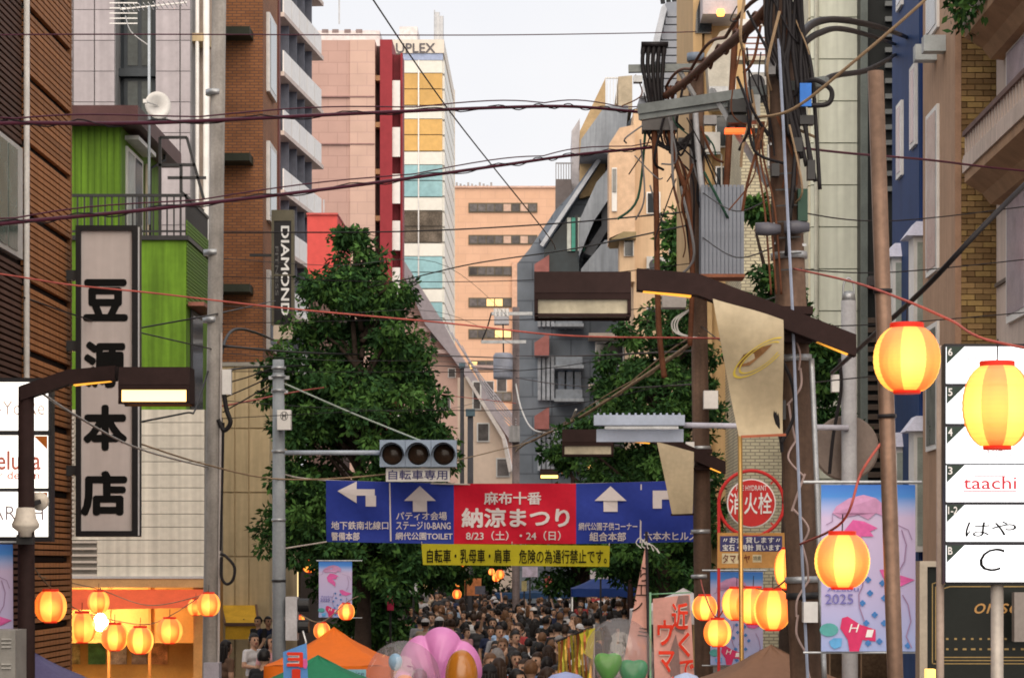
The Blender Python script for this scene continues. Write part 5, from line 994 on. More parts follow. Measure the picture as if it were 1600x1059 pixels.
rA = Rep('top_ring', MB().lathe([(.098,.0),(.102,.005),(.102,.03),(.098,.035),(.08,.03),(.08,.0)], 28), ringm); rB = Rep('bottom_ring', MB().lathe([(.078,.0),(.082,.005),(.082,.025),(.078,.03),(.06,.025),(.06,.0)], 28), ringm)
crd = Rep('cord', MB().tube([(0,0,0),(.004,0,.1)], .005, 5), cable_m)
def lantern(label, px, py, rpx, d, turn, group=None, stretch=1., dim=0):
    c = P(px, py, d); s = rpx*d/F/.2; t = thing('paper_lantern', label, 'lantern', c, group or 'paper lanterns strung across the street')
    for rep, z in ((LM[dim],0),(rA,.183*stretch),(rB,-.208*stretch)):
        o = rep.put(t, c+Vector((0,0,z*s)), rz=turn); o.scale = (s, s, s*(stretch if z == 0 else 1))
    if rpx > 9:
        for bq in (BG2 if not dim else BG[:3]): o = bq.put(t, c-Vector((0,0,.02*s))); o.scale = (s,s,s*stretch)
    o = crd.put(t, c+Vector((0,0,.21*s*stretch))); o.scale = (s,s,s*1.3); return c
G1 = 'lanterns lit before the shop front'
lantern('large red and white paper lantern glowing beside the copper pole', 1417, 561, 52, 15.2, 1.25)
lantern('largest paper lantern hanging in front of the floor directory', 1558, 634, 54, 14.2, .15, stretch=1.22)
lantern('paper lantern glowing in front of the large festival banner', 1316, 876, 43, 16.8, 1.15)
lantern('paper lantern half hidden behind the leaning utility pole', 1233, 888, 23, 23.5, .3, stretch=1.4)
for k, (a, b_, r_, dd) in enumerate(((1151,943,23,27),(1177,946,26,25.5),(1207,952,29,24))): lantern(['paper lantern tucked behind the brass rod','paper lantern in the middle of the overlapping three','front paper lantern of the overlapping three'][k], a, b_, r_, dd, (.2,.55,1.18)[k], 'overlapping lanterns before the small festival banner', stretch=1.1)
lantern('round paper lantern beside the brown pole with splice box', 1101, 949, 19.5, 29, 1.15); lantern('round paper lantern just above the brown tent', 1121, 988, 21.5, 28, .75)
lantern('red and white paper lantern next to the brown lamp post', 79, 947, 25, 29, 1.05, dim=1)
for k, (a, b_, r_, dd, dm) in enumerate(((154,940,17,44,1),(128,980,22,40,1),(179,995,21,41,1),(219,1000,21,41,0),(265,985,20,42,1))): lantern(['small lantern above the bright bulb at the shop','tilted looking lantern nearest the boarded wall of the shop','red lantern below the bright bulb at the shop','bright yellow lantern between two redder ones at the shop','red and white lantern right under the shop awning'][k], a, b_, r_, dd, (.8,.35,1.2,1.15,1.0)[k], G1, dim=dm, stretch=1.08 if k == 1 else 1.)
lantern('paper lantern hanging against the concrete utility pole', 326, 944, 18, 36.8, 1.0, dim=1); lantern('small lantern peeking out behind the one at the concrete pole', 306, 948, 13, 40, .4, dim=1)
lantern('paper lantern half hidden behind the pedestrian signal', 467, 972, 10, 40, .6, dim=1, stretch=1.15); lantern('paper lantern hanging above the orange tent roof', 503, 985, 13, 39, 1.1, dim=1); lantern('paper lantern at the lower corner of the small festival banner', 541, 955, 13, 46, 1.2, dim=1)
G3 = 'small far lanterns down the street'
for k, (a, b_, r_) in enumerate(((612,903,9),(483,884,10),(714,928,7),(722,880,5),(745,879,4),(781,897,7),(775,902,6),(940,884,5),(672,918,4),(768,893,5),(716,912,4))): lantern('tiny glowing orange lantern far down the street', a, b_, r_, 70+k*4, k*.6, G3, dim=1)
# ------------------------------------------------------------------ cables over the street
def cable(name, label, pts, r, mat, k=8, lash=None, group='cables over the street'):
    path = smooth_path([P(*p) for p in pts], k); o0 = path[len(path)//2]
    if lash is None: return one(name, label, 'cable', MB().tube(path, r, 6), mat, o0, group, True)
    t = thing(name, label, 'cable', o0, group); MB().tube(path, r, 8).obj('core', mat, t, True)
    sm_ = smooth_path(path, 3); mb = MB(); q = [p+Vector((0, 1.6*r*math.cos(i*.55), r*1.6*math.sin(i*.55)+random.uniform(-.3,.3)*r)) for i, p in enumerate(sm_)]
    mb.tube(q, r*.35, 5); mb.obj('lashing_wire', lash, t, True)
    if r > .0185:
        up = [p+Vector((0, -.02, r*1.9+abs(math.sin(i*.35))*r*2.2)) for i, p in enumerate(path)]; MB().tube(up, r*.4, 5).obj('messenger_wire', mat, t, True)
    return t
cable('cable_bundle', 'thick dark cable bundle spanning the street to the grey splice box', [(-302,206,21),(-8,193,23),(236,192,25),(546,178,28),(786,168,31),(900,167,32.7),(1004,176,34.2)], .02, cable_p, lash=cable_m)
cable('cable_bundle', 'lashed dark cable bundle sagging below the thick one to the same pole', [(-302,390,21),(-8,351,23),(236,327,25),(546,291,28),(786,258,31),(900,242,32.7),(1024,230,34.2)], .019, cable_p, lash=cable_m)
cable('overhead_wire', 'single thin purple wire crossing the sky near the rooftops', [(-302,62,21),(-8,55,23),(236,54,25),(546,55,28),(786,55,31),(1000,52,33.5),(1088,50,34.5)], .007, cable_p)
cable('overhead_wire', 'thin wire slanting steeply across the sky and the peach office block', [(560,-40,60),(583,0,62),(707,180,75),(850,360,90),(868,390,94)], .022, cable_m)
cable('lantern_rope', 'reddish rope strung across the street below the lashed cable', [(-240,395,22.5),(0,428,23),(110,445,23.5),(240,458,24),(440,481,24.5),(700,505,24.5),(880,524,24),(1080,528,22.5),(1232,530,20.4)], .009, red_c)
cable('overhead_wire', 'dark wire running behind the lashed bundle toward the second pole', [(340,363,38),(620,362,40),(860,350,38),(1085,330,34.5)], .012, cable_m)
cable('overhead_wire', 'dark wire rising from the tree toward the rust coloured riser', [(560,452,55),(640,435,50),(740,412,45),(900,388,40),(1084,350,34.5)], .012, cable_m)
cable('twisted_cable', 'thick tan twisted cable sagging from the second pole to the far pole', [(1092,528,34.4),(1000,592,45),(900,655,60),(820,694,80),(806,705,94.8)], .03, tan_c, lash=tan_c)
cable('overhead_wire', 'black wire drawn level across the middle of the tree', [(343,540,38),(500,552,50),(700,556,70),(806,560,94.8)], .02, cable_m)
cable('overhead_wire', 'lower black wire drawn level through the tree', [(343,580,38),(440,572,50),(650,570,75),(806,578,94.8)], .018, cable_m)
cable('overhead_wire', 'black wire from the far pole to the second pole behind the lamp head', [(806,556,94.8),(900,556,60),(1000,552,45),(1092,548,34.5)], .018, cable_m)
cable('guy_wire', 'pale straight cable from the signal pole down to the signal lamps', [(442,598,38),(550,645,38),(662,690,38)], .014, M('pale_green_cable', (.36,.42,.38), .5))
cable('banner_rope', 'tan rope from the signal pole drooping over the bicycle sign', [(210,690,33),(320,725,36),(435,748,37.9),(590,742,38.2),(700,722,45),(830,690,70)], .012, tan_c)
cable('lantern_rope', 'rope carrying the big lanterns past the copper pole', [(1240,420,20.4),(1330,440,17),(1416,470,15.2),(1485,500,15),(1560,535,14.2),(1760,560,17),(1943,540,24)], .008, red_c)
cable('lantern_rope', 'rope carrying the lantern before the large festival banner', [(1250,850,20.3),(1316,815,16.8),(1345,740,16.5),(1378,690,16.5)], .009, red_c)
cable('overhead_wire', 'thin dark wire leaving the leaning pole toward the cream house', [(1222,228,20.5),(1330,240,22),(1450,250,24),(1600,267,25.5),(1862,285,26)], .011, cable_p)
cable('service_cable', 'thick dark service cable rising from the signal post toward the planted balcony', [(1300,582,26.9),(1380,510,22),(1450,445,20),(1540,350,19.5),(1700,190,20.5),(2010,-120,22.6)], .022, cable_m)
cable('service_cable', 'tan strand climbing from the crossarm over the mint building', [(1180,184,20.5),(1240,170,20),(1330,100,19.5),(1440,5,19),(1480,-40,19)], .012, tan_c)
cable('service_cable', 'black cable looping from the leaning pole to the dark louvred building', [(1248,60,20.4),(1275,35,22),(1320,32,26),(1380,45,32),(1420,60,47)], .035, cable_m)
cable('service_cable', 'second black cable drooping beside the loop to the louvred building', [(1244,80,20.4),(1280,52,22),(1330,48,26),(1400,70,47)], .028, cable_m)
cable('service_cable', 'heavy black cable leaving the blue tag toward the louvred building', [(1262,150,20.4),(1300,120,23),(1360,108,28),(1400,85,47)], .03, cable_m)
cable('twisted_cable', 'rust coloured twisted cable between the two brown poles', [(1040,150,34.2),(1075,125,32),(1120,85,28),(1180,35,22),(1235,-30,20.5)], .05, rust_c, lash=rust_c)
for k, (a, b_, c) in enumerate(((215,668,33),(215,658,33),(96,445,33))): pass
cable('service_cable', 'black cable from behind the kanji sign up to the concrete pole', [(214,660,33.5),(290,645,35),(305,640,36),(325,580,37.9)], .014, cable_m)
cable('service_cable', 'thin wire from the kanji sign sloping up to the signal pole bracket', [(120,530,33),(260,505,35),(340,490,37.9),(430,470,60)], .012, cable_m)
cable('service_cable', 'thin wire sloping down from the boarded wall to the concrete pole', [(38,465,30),(160,505,33),(330,545,37.9)], .01, cable_m)
cable('service_cable', 'dark cable arching between concrete pole and the gym sign', [(345,555,38),(355,525,40),(372,514,44),(400,520,50),(430,532,59)], .025, cable_m)
for k in range(3): cable('service_cable', 'thin black wire fanning from the concrete pole to the signal pole', [(348,600+k*22,38),(390,588+k*16,38),(432,572+k*12,38)], .011, cable_m)
cable('guy_wire', 'grey stay from the lit lamp post top across the kanji sign', [(48,602,24.5),(120,650,28),(215,700,32),(325,730,37.9)], .013, M('grey_stay', (.4,.38,.36), .5))
cable('lantern_rope', 'rope carrying the lanterns in front of the shop', [(52,885,24.8),(80,918,29),(128,955,40),(219,975,41),(265,962,42),(326,922,36.9)], .008, tan_c)
cable('lantern_rope', 'rope behind carrying the small shop lantern', [(60,900,30),(154,920,44),(230,945,44),(306,932,40),(334,915,38)], .008, tan_c)
cable('lantern_rope', 'rope holding the lanterns between pole and overlapping three', [(1095,905,34),(1101,928,29),(1121,964,28),(1151,918,27),(1207,920,24),(1250,880,20.6)], .008, red_c)
cable('lantern_rope', 'rope holding the lanterns over the orange tent', [(437,958,38),(467,960,40),(503,971,39),(541,941,46),(562,930,54.7)], .01, tan_c)
cable('overhead_wire', 'red wire drawn low across the tree toward the far pole', [(343,635,38),(560,602,60),(720,620,85),(806,630,94.8)], .014, red_c)
cable('overhead_wire', 'thin dark wire from the far pole into the right tree', [(806,590,94.8),(870,600,75),(960,606,60),(1092,600,34.5)], .015, cable_m)
cable('drop_wire', 'pale drop wire curving down from the far pole', [(806,600,94.7),(815,640,90),(835,672,85),(880,672,75),(900,640,66)], .03, white_c)
for k in range(5): cable('drop_wire', 'grey drop wire slanting from the roof edge to the far pole', [(690+k*8,500+k*10,150),(750+k*4,585+k*10,120),(806,655+k*4,94.8)], .03, M('grey_drop', (.35,.33,.35), .6))
for k in range(8):                                    # thin telephone wires between the two near poles and the concrete one
    y0, y1 = 395+k*37, 380+k*30; sg_ = 12+7*(k%3)
    cable('telephone_wire', 'fine dark telephone wire strung between concrete pole and splice box pole' if k % 2 else 'fine dark telephone wire running from concrete pole to the far pole with small transformers', [(341,y0,38),(600,(y0+y1)/2+sg_,37),(850,(y0+y1)/2+sg_*.8,36),(1093,y1,34.6)] if k % 2 else [(339,y0+8,38),(520,y0+20,45),(700,y0+22,60),(806,y0*.45+330,94.8)], .006, cable_m, group='fine telephone wires to the splice box pole' if k % 2 else 'fine telephone wires to the far pole')
for k in range(4): cable('telephone_wire', 'fine wire sagging between the two brown utility poles', [(1096,300+k*70,34.4),(1150,330+k*72,27),(p1x(310+k*70)-8,300+k*80,20.6)], .007, cable_m, group='fine wires between brown poles')
for k in range(4): cable('telephone_wire', 'fine wire leaving the leaning pole toward the facades', [(p1x(330+k*90)+8,330+k*90,20.6),(1400,345+k*80,22.5),(1700,310+k*85,24.5),(1865,290+k*90,26)], .006, cable_m, group='fine wires toward the facades')
# ------------------------------------------------------------------ tents, flags, balloons
def tent(name, label, apex, halfw, depth, h_eave, mat, legs=True):
    t = thing(name, label, 'tent', Vector((apex.x, apex.y, BZ))); x0, x1 = apex.x-halfw, apex.x+halfw; y0, y1 = apex.y-depth, apex.y+depth
    vs = []; n = 10
    rim = [(lerp(x0,x1,i/n), y0) for i in range(n)]+[(x1, lerp(y0,y1,i/n)) for i in range(n)]+[(lerp(x1,x0,i/n), y1) for i in range(n)]+[(x0, lerp(y1,y0,i/n)) for i in range(n)]
    N = len(rim)
    for j in range(7):
        f = j/6; 
        for i, (a, b_) in enumerate(rim):
            sagz = -.10*math.sin(f*math.pi)*(.5+.5*abs(math.cos(i*math.pi/n)))*1.; vs.append((lerp(apex.x,a,f), lerp(apex.y,b_,f), lerp(apex.z,h_eave,f)+sagz*.5+.012*math.sin(i*1.7+j*2)))
    fs = [(j*N+i, (j+1)*N+i, (j+1)*N+(i+1)%N, j*N+(i+1)%N) for j in range(6) for i in range(N)]
    MB().add(vs, fs).obj('canopy', mat, t, True)
    vl = [(a, b_, h_eave) for a, b_ in rim]+[(a, b_, h_eave-.22+.02*math.sin(i*3)) for i, (a, b_) in enumerate(rim)]
    MB().add(vl, [(i, i+N, (i+1)%N+N, (i+1)%N) for i in range(N)]).obj('valance', mat, t, True)
    for a in (x0+.03, x1-.03):
        for b_ in (y0+.03, y1-.03): MB().tube([(a,b_,.01),(a,b_,h_eave)], .022, 8).obj('leg', alu, t, True)
    return t
orange = M('tent_orange', (.75,.16,.012), .7, .06, 2.); tg = M('tent_green', (.02,.18,.09), .7, .1, 2.)
tent('market_tent', 'orange market tent beside the small festival banner', P(522,980,31), .74, 1.0, 1.80, orange)
tent('market_tent', 'dark green market tent in front of the orange one', P(497,1024,26.5), 1.05, 1.0, 1.6, tg)
tent('market_tent', 'brown market tent below the overlapping lanterns', P(1205,1008,21.6), 1.0, 1.2, 1.85, M('tent_brown', (.22,.12,.075), .75, .1, 2.))
tent('market_tent', 'far navy market tent rising from the crowd', P(945,893,72), .95, 1.0, 2.3, M('tent_navy', (.012,.04,.19), .6, .1, 2.))
tent('market_tent', 'small white market tent top behind the pink nobori flag', P(1068,919,44), .9, .9, 2.2, M('tent_white', (.6,.56,.56), .7))
tent('market_tent', 'dark blue tent low in the distant crowd', P(835,922,105), 1.6, 1.3, 1.8, M('tent_dark_blue', (.015,.045,.11), .6))
tent('market_tent', 'slate violet awning tent beside the brown lamp post', P(40,1012,26), .95, .9, 1.65, M('tent_violet', (.10,.09,.19), .7))
def hanging(name, label, cat, corners, d, mat, wv=.02, nx=8, nz=12):
    """corners: top-left, top-right, bottom-right, bottom-left in columns/rows"""
    t = thing(name, label, cat, P((corners[2][0]+corners[3][0])/2, corners[2][1], d)); w = lambda X, Z: d+wv*math.sin(X*8+Z*5)
    cloth(t, 'cloth', lambda s: ((lerp(corners[0][0],corners[3][0],s), lerp(corners[0][1],corners[3][1],s)), (lerp(corners[1][0],corners[2][0],s), lerp(corners[1][1],corners[2][1],s))), d, mat, w, nx, nz); return t, w
DN = 27.0; t, w = hanging('nobori_flag', 'pale pink nobori flag with large red characters', 'flag', ((1020,935),(1078,928),(1088,1120),(1024,1120)), DN, M('nobori_pink', (.62,.33,.29), .7, .12, 3.))
rn = M('nobori_red', (.72,.045,.02), .6); wn = M('nobori_white', (.75,.68,.62), .6)
for ch, bx_ in (('近',(1049,941,1075,983)),('く',(1060,987,1078,1026)),('で',(1062,1030,1084,1060)),('ウ',(1027,968,1051,1008)),('マ',(1029,1016,1054,1050)),('イ',(1030,1056,1054,1085))):
    text(t, ch, bx_, DN, wn, .06, w, lift=.012); text(t, ch, bx_, DN, rn, .03, w, lift=.018)
poly_px(t, 'grey_drawing', [[(1048,1059),(1046,1020),(1056,990),(1060,1010),(1064,1059)],[(1050,965),(1060,930),(1076,930),(1078,960),(1068,990),(1056,985)]], DN, M('nobori_grey', (.25,.16,.15), .7), .008, w)
MB().tube([Vector((fx(1017,DN),DN,BZ)), P(1016,925,DN)], .012, 8).tube([P(1016,928,DN), P(1080,925,DN)], .008, 6).obj('pole', M('nobori_pole_green', (.2,.4,.25), .4), t, True)
DT = 28.0; t, w = hanging('folded_flag', 'narrow triangular pink flag with black writing on a dark pole', 'flag', ((1009,848),(1012,848),(1016,1110),(960,1110)), DT, M('flag_salmon', (.66,.36,.30), .7, .1, 3.), .03)
MB().tube([Vector((fx(1018,DT),DT-.03,BZ)), P(1010,830,DT-.03)], .016, 8).obj('pole', M('pole_near_black', (.02,.015,.02), .5), t, True)
for ch, bx_ in (('ら',(1000,885,1012,908)),('工',(994,913,1010,930)),('シ',(986,934,1004,955)),('ミ',(996,980,1014,995))): text(t, ch, bx_, DT, ink, .0, w, lift=.02)
mb = MB()
for k in range(5): mb.tube(smooth_path([P(1008,850,DT-.05), P(1000+k*5,840+k*3,DT-.06), P(994+k*9,848+k*4,DT-.05), P(1002+k*6,856,DT-.05)]), .006, 5)
mb.obj('string', white_c, t)
DYo = 24.5; t, w = hanging('stall_flag', 'sky blue stall flag with red outlined characters', 'flag', ((442,1018),(479,1004),(484,1130),(444,1130)), DYo, M('flag_sky_blue', (.11,.28,.62), .7, .1, 3.), .015)
text(t, 'ヨ', (448,1018,474,1042), DYo, wn, .09, w, lift=.012); text(t, 'ヨ', (448,1018,474,1042), DYo, rn, .05, w, lift=.018); text(t, 'ー', (456,1044,470,1075), DYo, rn, .05, w, lift=.018, rot=True)
poly_px(t, 'pink_drop', [circ(477,1036,4,14,8)], DYo, pink2, .014, w); MB().tube([Vector((fx(482,DYo),DYo+.02,BZ)), P(478,1002,DYo+.02), P(473,985,DYo+.02)], .01, 8).obj('pole', alu, t, True)
t, w = hanging('stall_notice', 'light blue handwritten notice at the orange tent', 'sign', ((541,1045),(572,1045),(572,1075),(541,1075)), 29.3, M('notice_sky', (.22,.46,.55), .7), 0); text(t, 'Juice', (545,1048,569,1058), 29.3, M('notice_ink', (.05,.1,.15), .6), .0, w)
bx0 = M('balloon_pink', (.62,.22,.50), .35, .05, spec=.5)
# shell shaped pink foil balloon
DBl = 25.5; pb = thing('foil_balloon', 'large scalloped pink foil balloon among the stalls', 'balloon', P(688,1120,DBl))
vs = []; nu, nv = 140, 14; c_ = P(686,1062,DBl)
for side in (-1, 1):
    for j in range(nv+1):
        r = j/nv
        for i in range(nu):
            th = 2*math.pi*i/nu; lobe = abs(math.sin(3.5*(th-.12)))**.55; rr = r*(.40+.055*lobe)
            puff = math.sqrt(max(0,1-r*r))*(.12+.10*lobe*min(1,r*2.2))+.012*math.sin(th*23+r*9)*r*(1-r)
            vs.append((c_.x+rr*math.cos(th)*1.02, c_.y+side*puff, c_.z-.06+rr*math.sin(th)*1.3))
N1 = (nv+1)*nu; fs = [(j*nu+i, j*nu+(i+1)%nu, (j+1)*nu+(i+1)%nu, (j+1)*nu+i) for j in range(nv) for i in range(nu)]; fs += [tuple(q+N1 for q in f)[::-1] for f in fs]
MB().add(vs, fs).obj('foil', bx0, pb, True)
MB().tube([c_+Vector((0,0,-.45)), Vector((c_.x, c_.y, 1.2))], .004, 5).obj('string', white_c, pb)
def bubble(label, px, py, r, d, tint):
    c = P(px, py, d); t = thing('bubble_balloon', label, 'balloon', c-Vector((0,0,r)))
    pr = [(max(.001,r*math.sin(math.pi*j/24)), -r*math.cos(math.pi*j/24)*1.05) for j in range(25)]
    m = bpy.data.materials.new('clear_film'); m.use_nodes = True; n = m.node_tree.nodes; L = m.node_tree.links; n.remove(n['Principled BSDF'])
    tr = n.new('ShaderNodeBsdfTransparent'); tr.inputs[0].default_value = (*tint,1); gs = n.new('ShaderNodeBsdfGlossy'); gs.inputs['Roughness'].default_value = .06; df = n.new('ShaderNodeBsdfDiffuse'); df.inputs[0].default_value = (.8,.75,.75,1)
    mx = n.new('ShaderNodeMixShader'); mx.inputs[0].default_value = .07; m2 = n.new('ShaderNodeMixShader'); m2.inputs[0].default_value = .11
    L.new(tr.outputs[0], m2.inputs[1]); L.new(df.outputs[0], m2.inputs[2]); L.new(m2.outputs[0], mx.inputs[1]); L.new(gs.outputs[0], mx.inputs[2]); L.new(mx.outputs[0], n['Material Output'].inputs[0])
    MB().lathe(pr, 36, c).obj('film', m, t, True); MB().tube([c-Vector((0,0,r*1.04)), Vector((c.x,c.y,1.1))], .004, 5).obj('string', white_c, t); return t, c
t, c = bubble('clear bubble balloon with blue and orange balloons inside before the pink one', 630, 1062, .35, 23.8, (.96,.9,.93))
def blob(t, name, c, r, mat, heart=False, sz=1.15):
    vs = []; nu, nv = 28, 18
    for j in range(nv+1):
        ph = math.pi*j/nv
        for i in range(nu):
            th = 2*math.pi*i/nu; x, y, z = math.sin(ph)*math.cos(th), math.sin(ph)*math.sin(th), math.cos(ph)
            if heart: z = z*1.0+.42*abs(x)-.15; x *= 1.05*(1+.25*z*.6); y *= .62
            else: x *= 1-.18*(1-z)*.5; y *= 1-.18*(1-z)*.5
            vs.append((c.x+r*x, c.y+r*y, c.z+r*z*sz))
    return MB().add(vs, [(j*nu+i, j*nu+(i+1)%nu, (j+1)*nu+(i+1)%nu, (j+1)*nu+i) for j in range(nv) for i in range(nu)]).obj(name, mat, t, True)
blob(t, 'inner_balloon', c+Vector((-.07,-.05,.17)), .07, M('balloon_blue', (.2,.48,.68), .3)); blob(t, 'inner_balloon', c+Vector((.02,-.12,-.08)), .12, M('balloon_orange', (.8,.22,.03), .3)); blob(t, 'inner_balloon', c+Vector((.15,-.02,.02)), .08, M('balloon_mauve', (.25,.12,.2), .3))
t2x = thing('amber_balloon', 'glossy amber brown balloon beside the pink foil balloon', 'balloon', P(722,1110,23.5)); ca = P(721,1062,23.5)
blob(t2x, 'skin', ca, .165, M('balloon_amber', (.42,.15,.015), .2, .1, spec=.7), sz=1.7); MB().tube([ca-Vector((0,0,.27)), Vector((ca.x,ca.y,1.1))], .004, 5).obj('string', white_c, t2x)
t, c = bubble('clear bubble balloon holding two green heart balloons', 968, 1022, .33, 24.2, (.92,.86,.86))
blob(t, 'heart_balloon', c+Vector((-.11,-.08,-.11)), .12, M('balloon_green', (.07,.42,.03), .25, spec=.6), True); blob(t, 'heart_balloon', c+Vector((.13,-.05,-.18)), .125, M('balloon_emerald', (.02,.34,.12), .25, spec=.6), True)
gf = thing('gold_fringe', 'gold and copper foil streamers hanging under a yellow pennant', 'streamer', P(900,1059,27))
for k in range(13):
    a = 873+k*4.2; mb = MB(); pts = [P(a+1.5*math.sin(j*1.1+k), 1000-k*1.6+j*18, 27+.05*math.sin(j+k)) for j in range(7)]
    for p0, p1 in zip(pts, pts[1:]): mb.add([p0-Vector((.013,0,0)), p0+Vector((.013,.01,0)), p1+Vector((.013,.01,0)), p1-Vector((.013,0,0))], [(0,1,2,3)])
    mb.obj('streamer', M(['foil_gold','foil_copper','foil_olive'][k%3], [(.6,.4,.08),(.5,.17,.06),(.4,.38,.05)][k%3], .25, .2, metal=.6), gf)
MB().tube([P(868,1002,27), P(928,978,27)], .012, 6).obj('cord', cable_m, gf); poly_px(gf, 'pennant', [[(905,990),(930,980),(926,1030),(912,1020)]], 27, M('pennant_olive_yellow', (.45,.42,.03), .6), .03)
MB().tube([P(928,975,27), Vector((fx(928,27),27,.01))], .012, 6).obj('pole', alu, gf)
for i, (a, b_, r_, d_, c4_) in enumerate(((884,1068,.27,25,(.3,.36,.62)),(1072,1070,.2,24,(.42,.52,.75)))):
    c_ = P(a, b_, d_); t = thing('parasol', ['pale blue parasol top at the lower edge of the crowd','light blue parasol top beside the nobori flag'][i], 'parasol', Vector((c_.x,c_.y,.01)))
    MB().lathe([(.01,.12),(r_*.5,.09),(r_*.85,.01),(r_,-.08)], 16, c_).obj('canopy', M('parasol_blue%d'%i, c4_, .6), t, True); MB().tube([(c_.x,c_.y,.01),(c_.x,c_.y,c_.z+.12)], .01, 6).obj('shaft', alu, t)
# stall bits in the far street
for i, (nm, lb, ct, bx_, d_, col) in enumerate((('stall_sign','orange round stall sign far down the street','sign',(726,903,752,930),88,(.7,.25,.1)),('stall_sign','white square stall sign with dark print far away','sign',(742,915,758,928),86,(.15,.15,.2)),('stall_sign','glowing yellow far stall window board','sign',(888,907,912,925),90,None),('stall_sign','white festival poster hanging below the yellow banner','banner',(816,885,840,901),80,(.55,.5,.65)),('stall_sign','small white sign with black kanji below the yellow banner','sign',(722,883,734,898),84,(.6,.58,.56)),('stall_sign','white notice with black mark above the crowd','sign',(640,908,652,927),70,(.62,.6,.66)),('stall_sign','crimson hanging pennant beside the dark tree','flag',(605,930,615,953),60,(.5,.03,.09)),('stall_sign','red and white striped vertical cloth behind the crowd','banner',(851,899,864,918),96,(.5,.12,.1)),('stall_sign','slanted white awning panel over the navy tent','awning',(922,890,955,904),70,(.62,.58,.64)),('stall_sign','cream paper placard above far heads','sign',(815,907,823,923),88,(.55,.48,.25)))):
    mt = glow('far_window_glow', (1,.72,.15), 1.1) if col is None else M('far_sign_%d'%i, col, .7, .3, 5.)
    t = thing(nm, lb, ct, Vector((fx((bx_[0]+bx_[2])/2,d_), d_, .01))); MB().pbox(*bx_, d_, .06).obj('panel', mt, t); MB().bar(Vector((fx((bx_[0]+bx_[2])/2,d_+.1),d_+.1,.01)), P((bx_[0]+bx_[2])/2, bx_[1], d_+.1), .05).obj('post', black_metal, t)
cbn = thing('street_cabinet', 'grey metal street cabinet with louvre slots beside the brown lamp post', 'cabinet', Vector((fx(5,23.8),23.8,BZ)))
MB().box(fx(-70,23.8), fx(24,23.8), 23.8, 24.3, BZ, fz(984,23.8)).obj('body', M('cabinet_grey', (.3,.29,.27), .5, .15), cbn)
for y0 in (997, 1003, 1009, 1036, 1042): MB().pbox(2, y0, 17, y0+2.2, 23.78, .03).obj('louvre', M('cabinet_louvre', (.5,.49,.46), .5), cbn)
# planted box on balcony
pbx = thing('balcony_plants', 'leafy plants spilling over the upper cream balcony', 'plant', Vector((XB-.4, 35.6, fz(38,37)+.14)))
# ------------------------------------------------------------------ trees
leafA = M('leaf_dark_green', (.027,.072,.022), .8, .0, isl=.6, spec=.12); leafB = M('leaf_mid_green', (.058,.13,.028), .75, .0, isl=.5, spec=.15); bark = M('bark_brown', (.05,.035,.028), .9, .3, 6., bump=.5)
def leaf_mesh(centres, radii, per, size, name, parent, droop=.5, mats=(leafA, leafB), flat=1.):
    cs = np.repeat(np.array(centres), per, 0); rs = np.repeat(np.array(radii), per); n = len(cs)
    d = RNG.normal(size=(n,3)); d /= np.linalg.norm(d,axis=1,keepdims=True); rad = rs*RNG.random(n)**.45
    p = cs+d*rad[:,None]*np.array([1,1,.8])
    ax = d*.6+RNG.normal(size=(n,3))*.6; ax[:,2] -= droop; ax /= np.linalg.norm(ax,axis=1,keepdims=True)
    sd = np.cross(ax, RNG.normal(size=(n,3))); sd /= np.linalg.norm(sd,axis=1,keepdims=True)
    L = size*(.45+1.0*RNG.random(n))[:,None]; Wd = L*(.15+.12*RNG.random(n))[:,None]
    v = np.stack([p, p+ax*L*.5+sd*Wd, p+ax*L, p+ax*L*.5-sd*Wd], 1).reshape(-1,3)-np.array(parent_loc(parent))
    me = bpy.data.meshes.new(name); me.vertices.add(4*n); me.vertices.foreach_set('co', v.astype(np.float32).ravel())
    me.loops.add(4*n); me.loops.foreach_set('vertex_index', np.arange(4*n, dtype=np.int32)); me.polygons.add(n)
    me.polygons.foreach_set('loop_start', np.arange(0,4*n,4,dtype=np.int32)); me.polygons.foreach_set('loop_total', np.full(n,4,np.int32))
    for m_ in mats: me.materials.append(m_)
    cm = (RNG.random(len(centres)) < .32).astype(np.int32); mi = np.where(RNG.random(n) < .12, 1-np.repeat(cm,per), np.repeat(cm,per)).astype(np.int32)
    me.polygons.foreach_set('material_index', mi); me.update(calc_edges=True); o = bpy.data.objects.new(name, me); COL.objects.link(o); o.parent = parent; return o
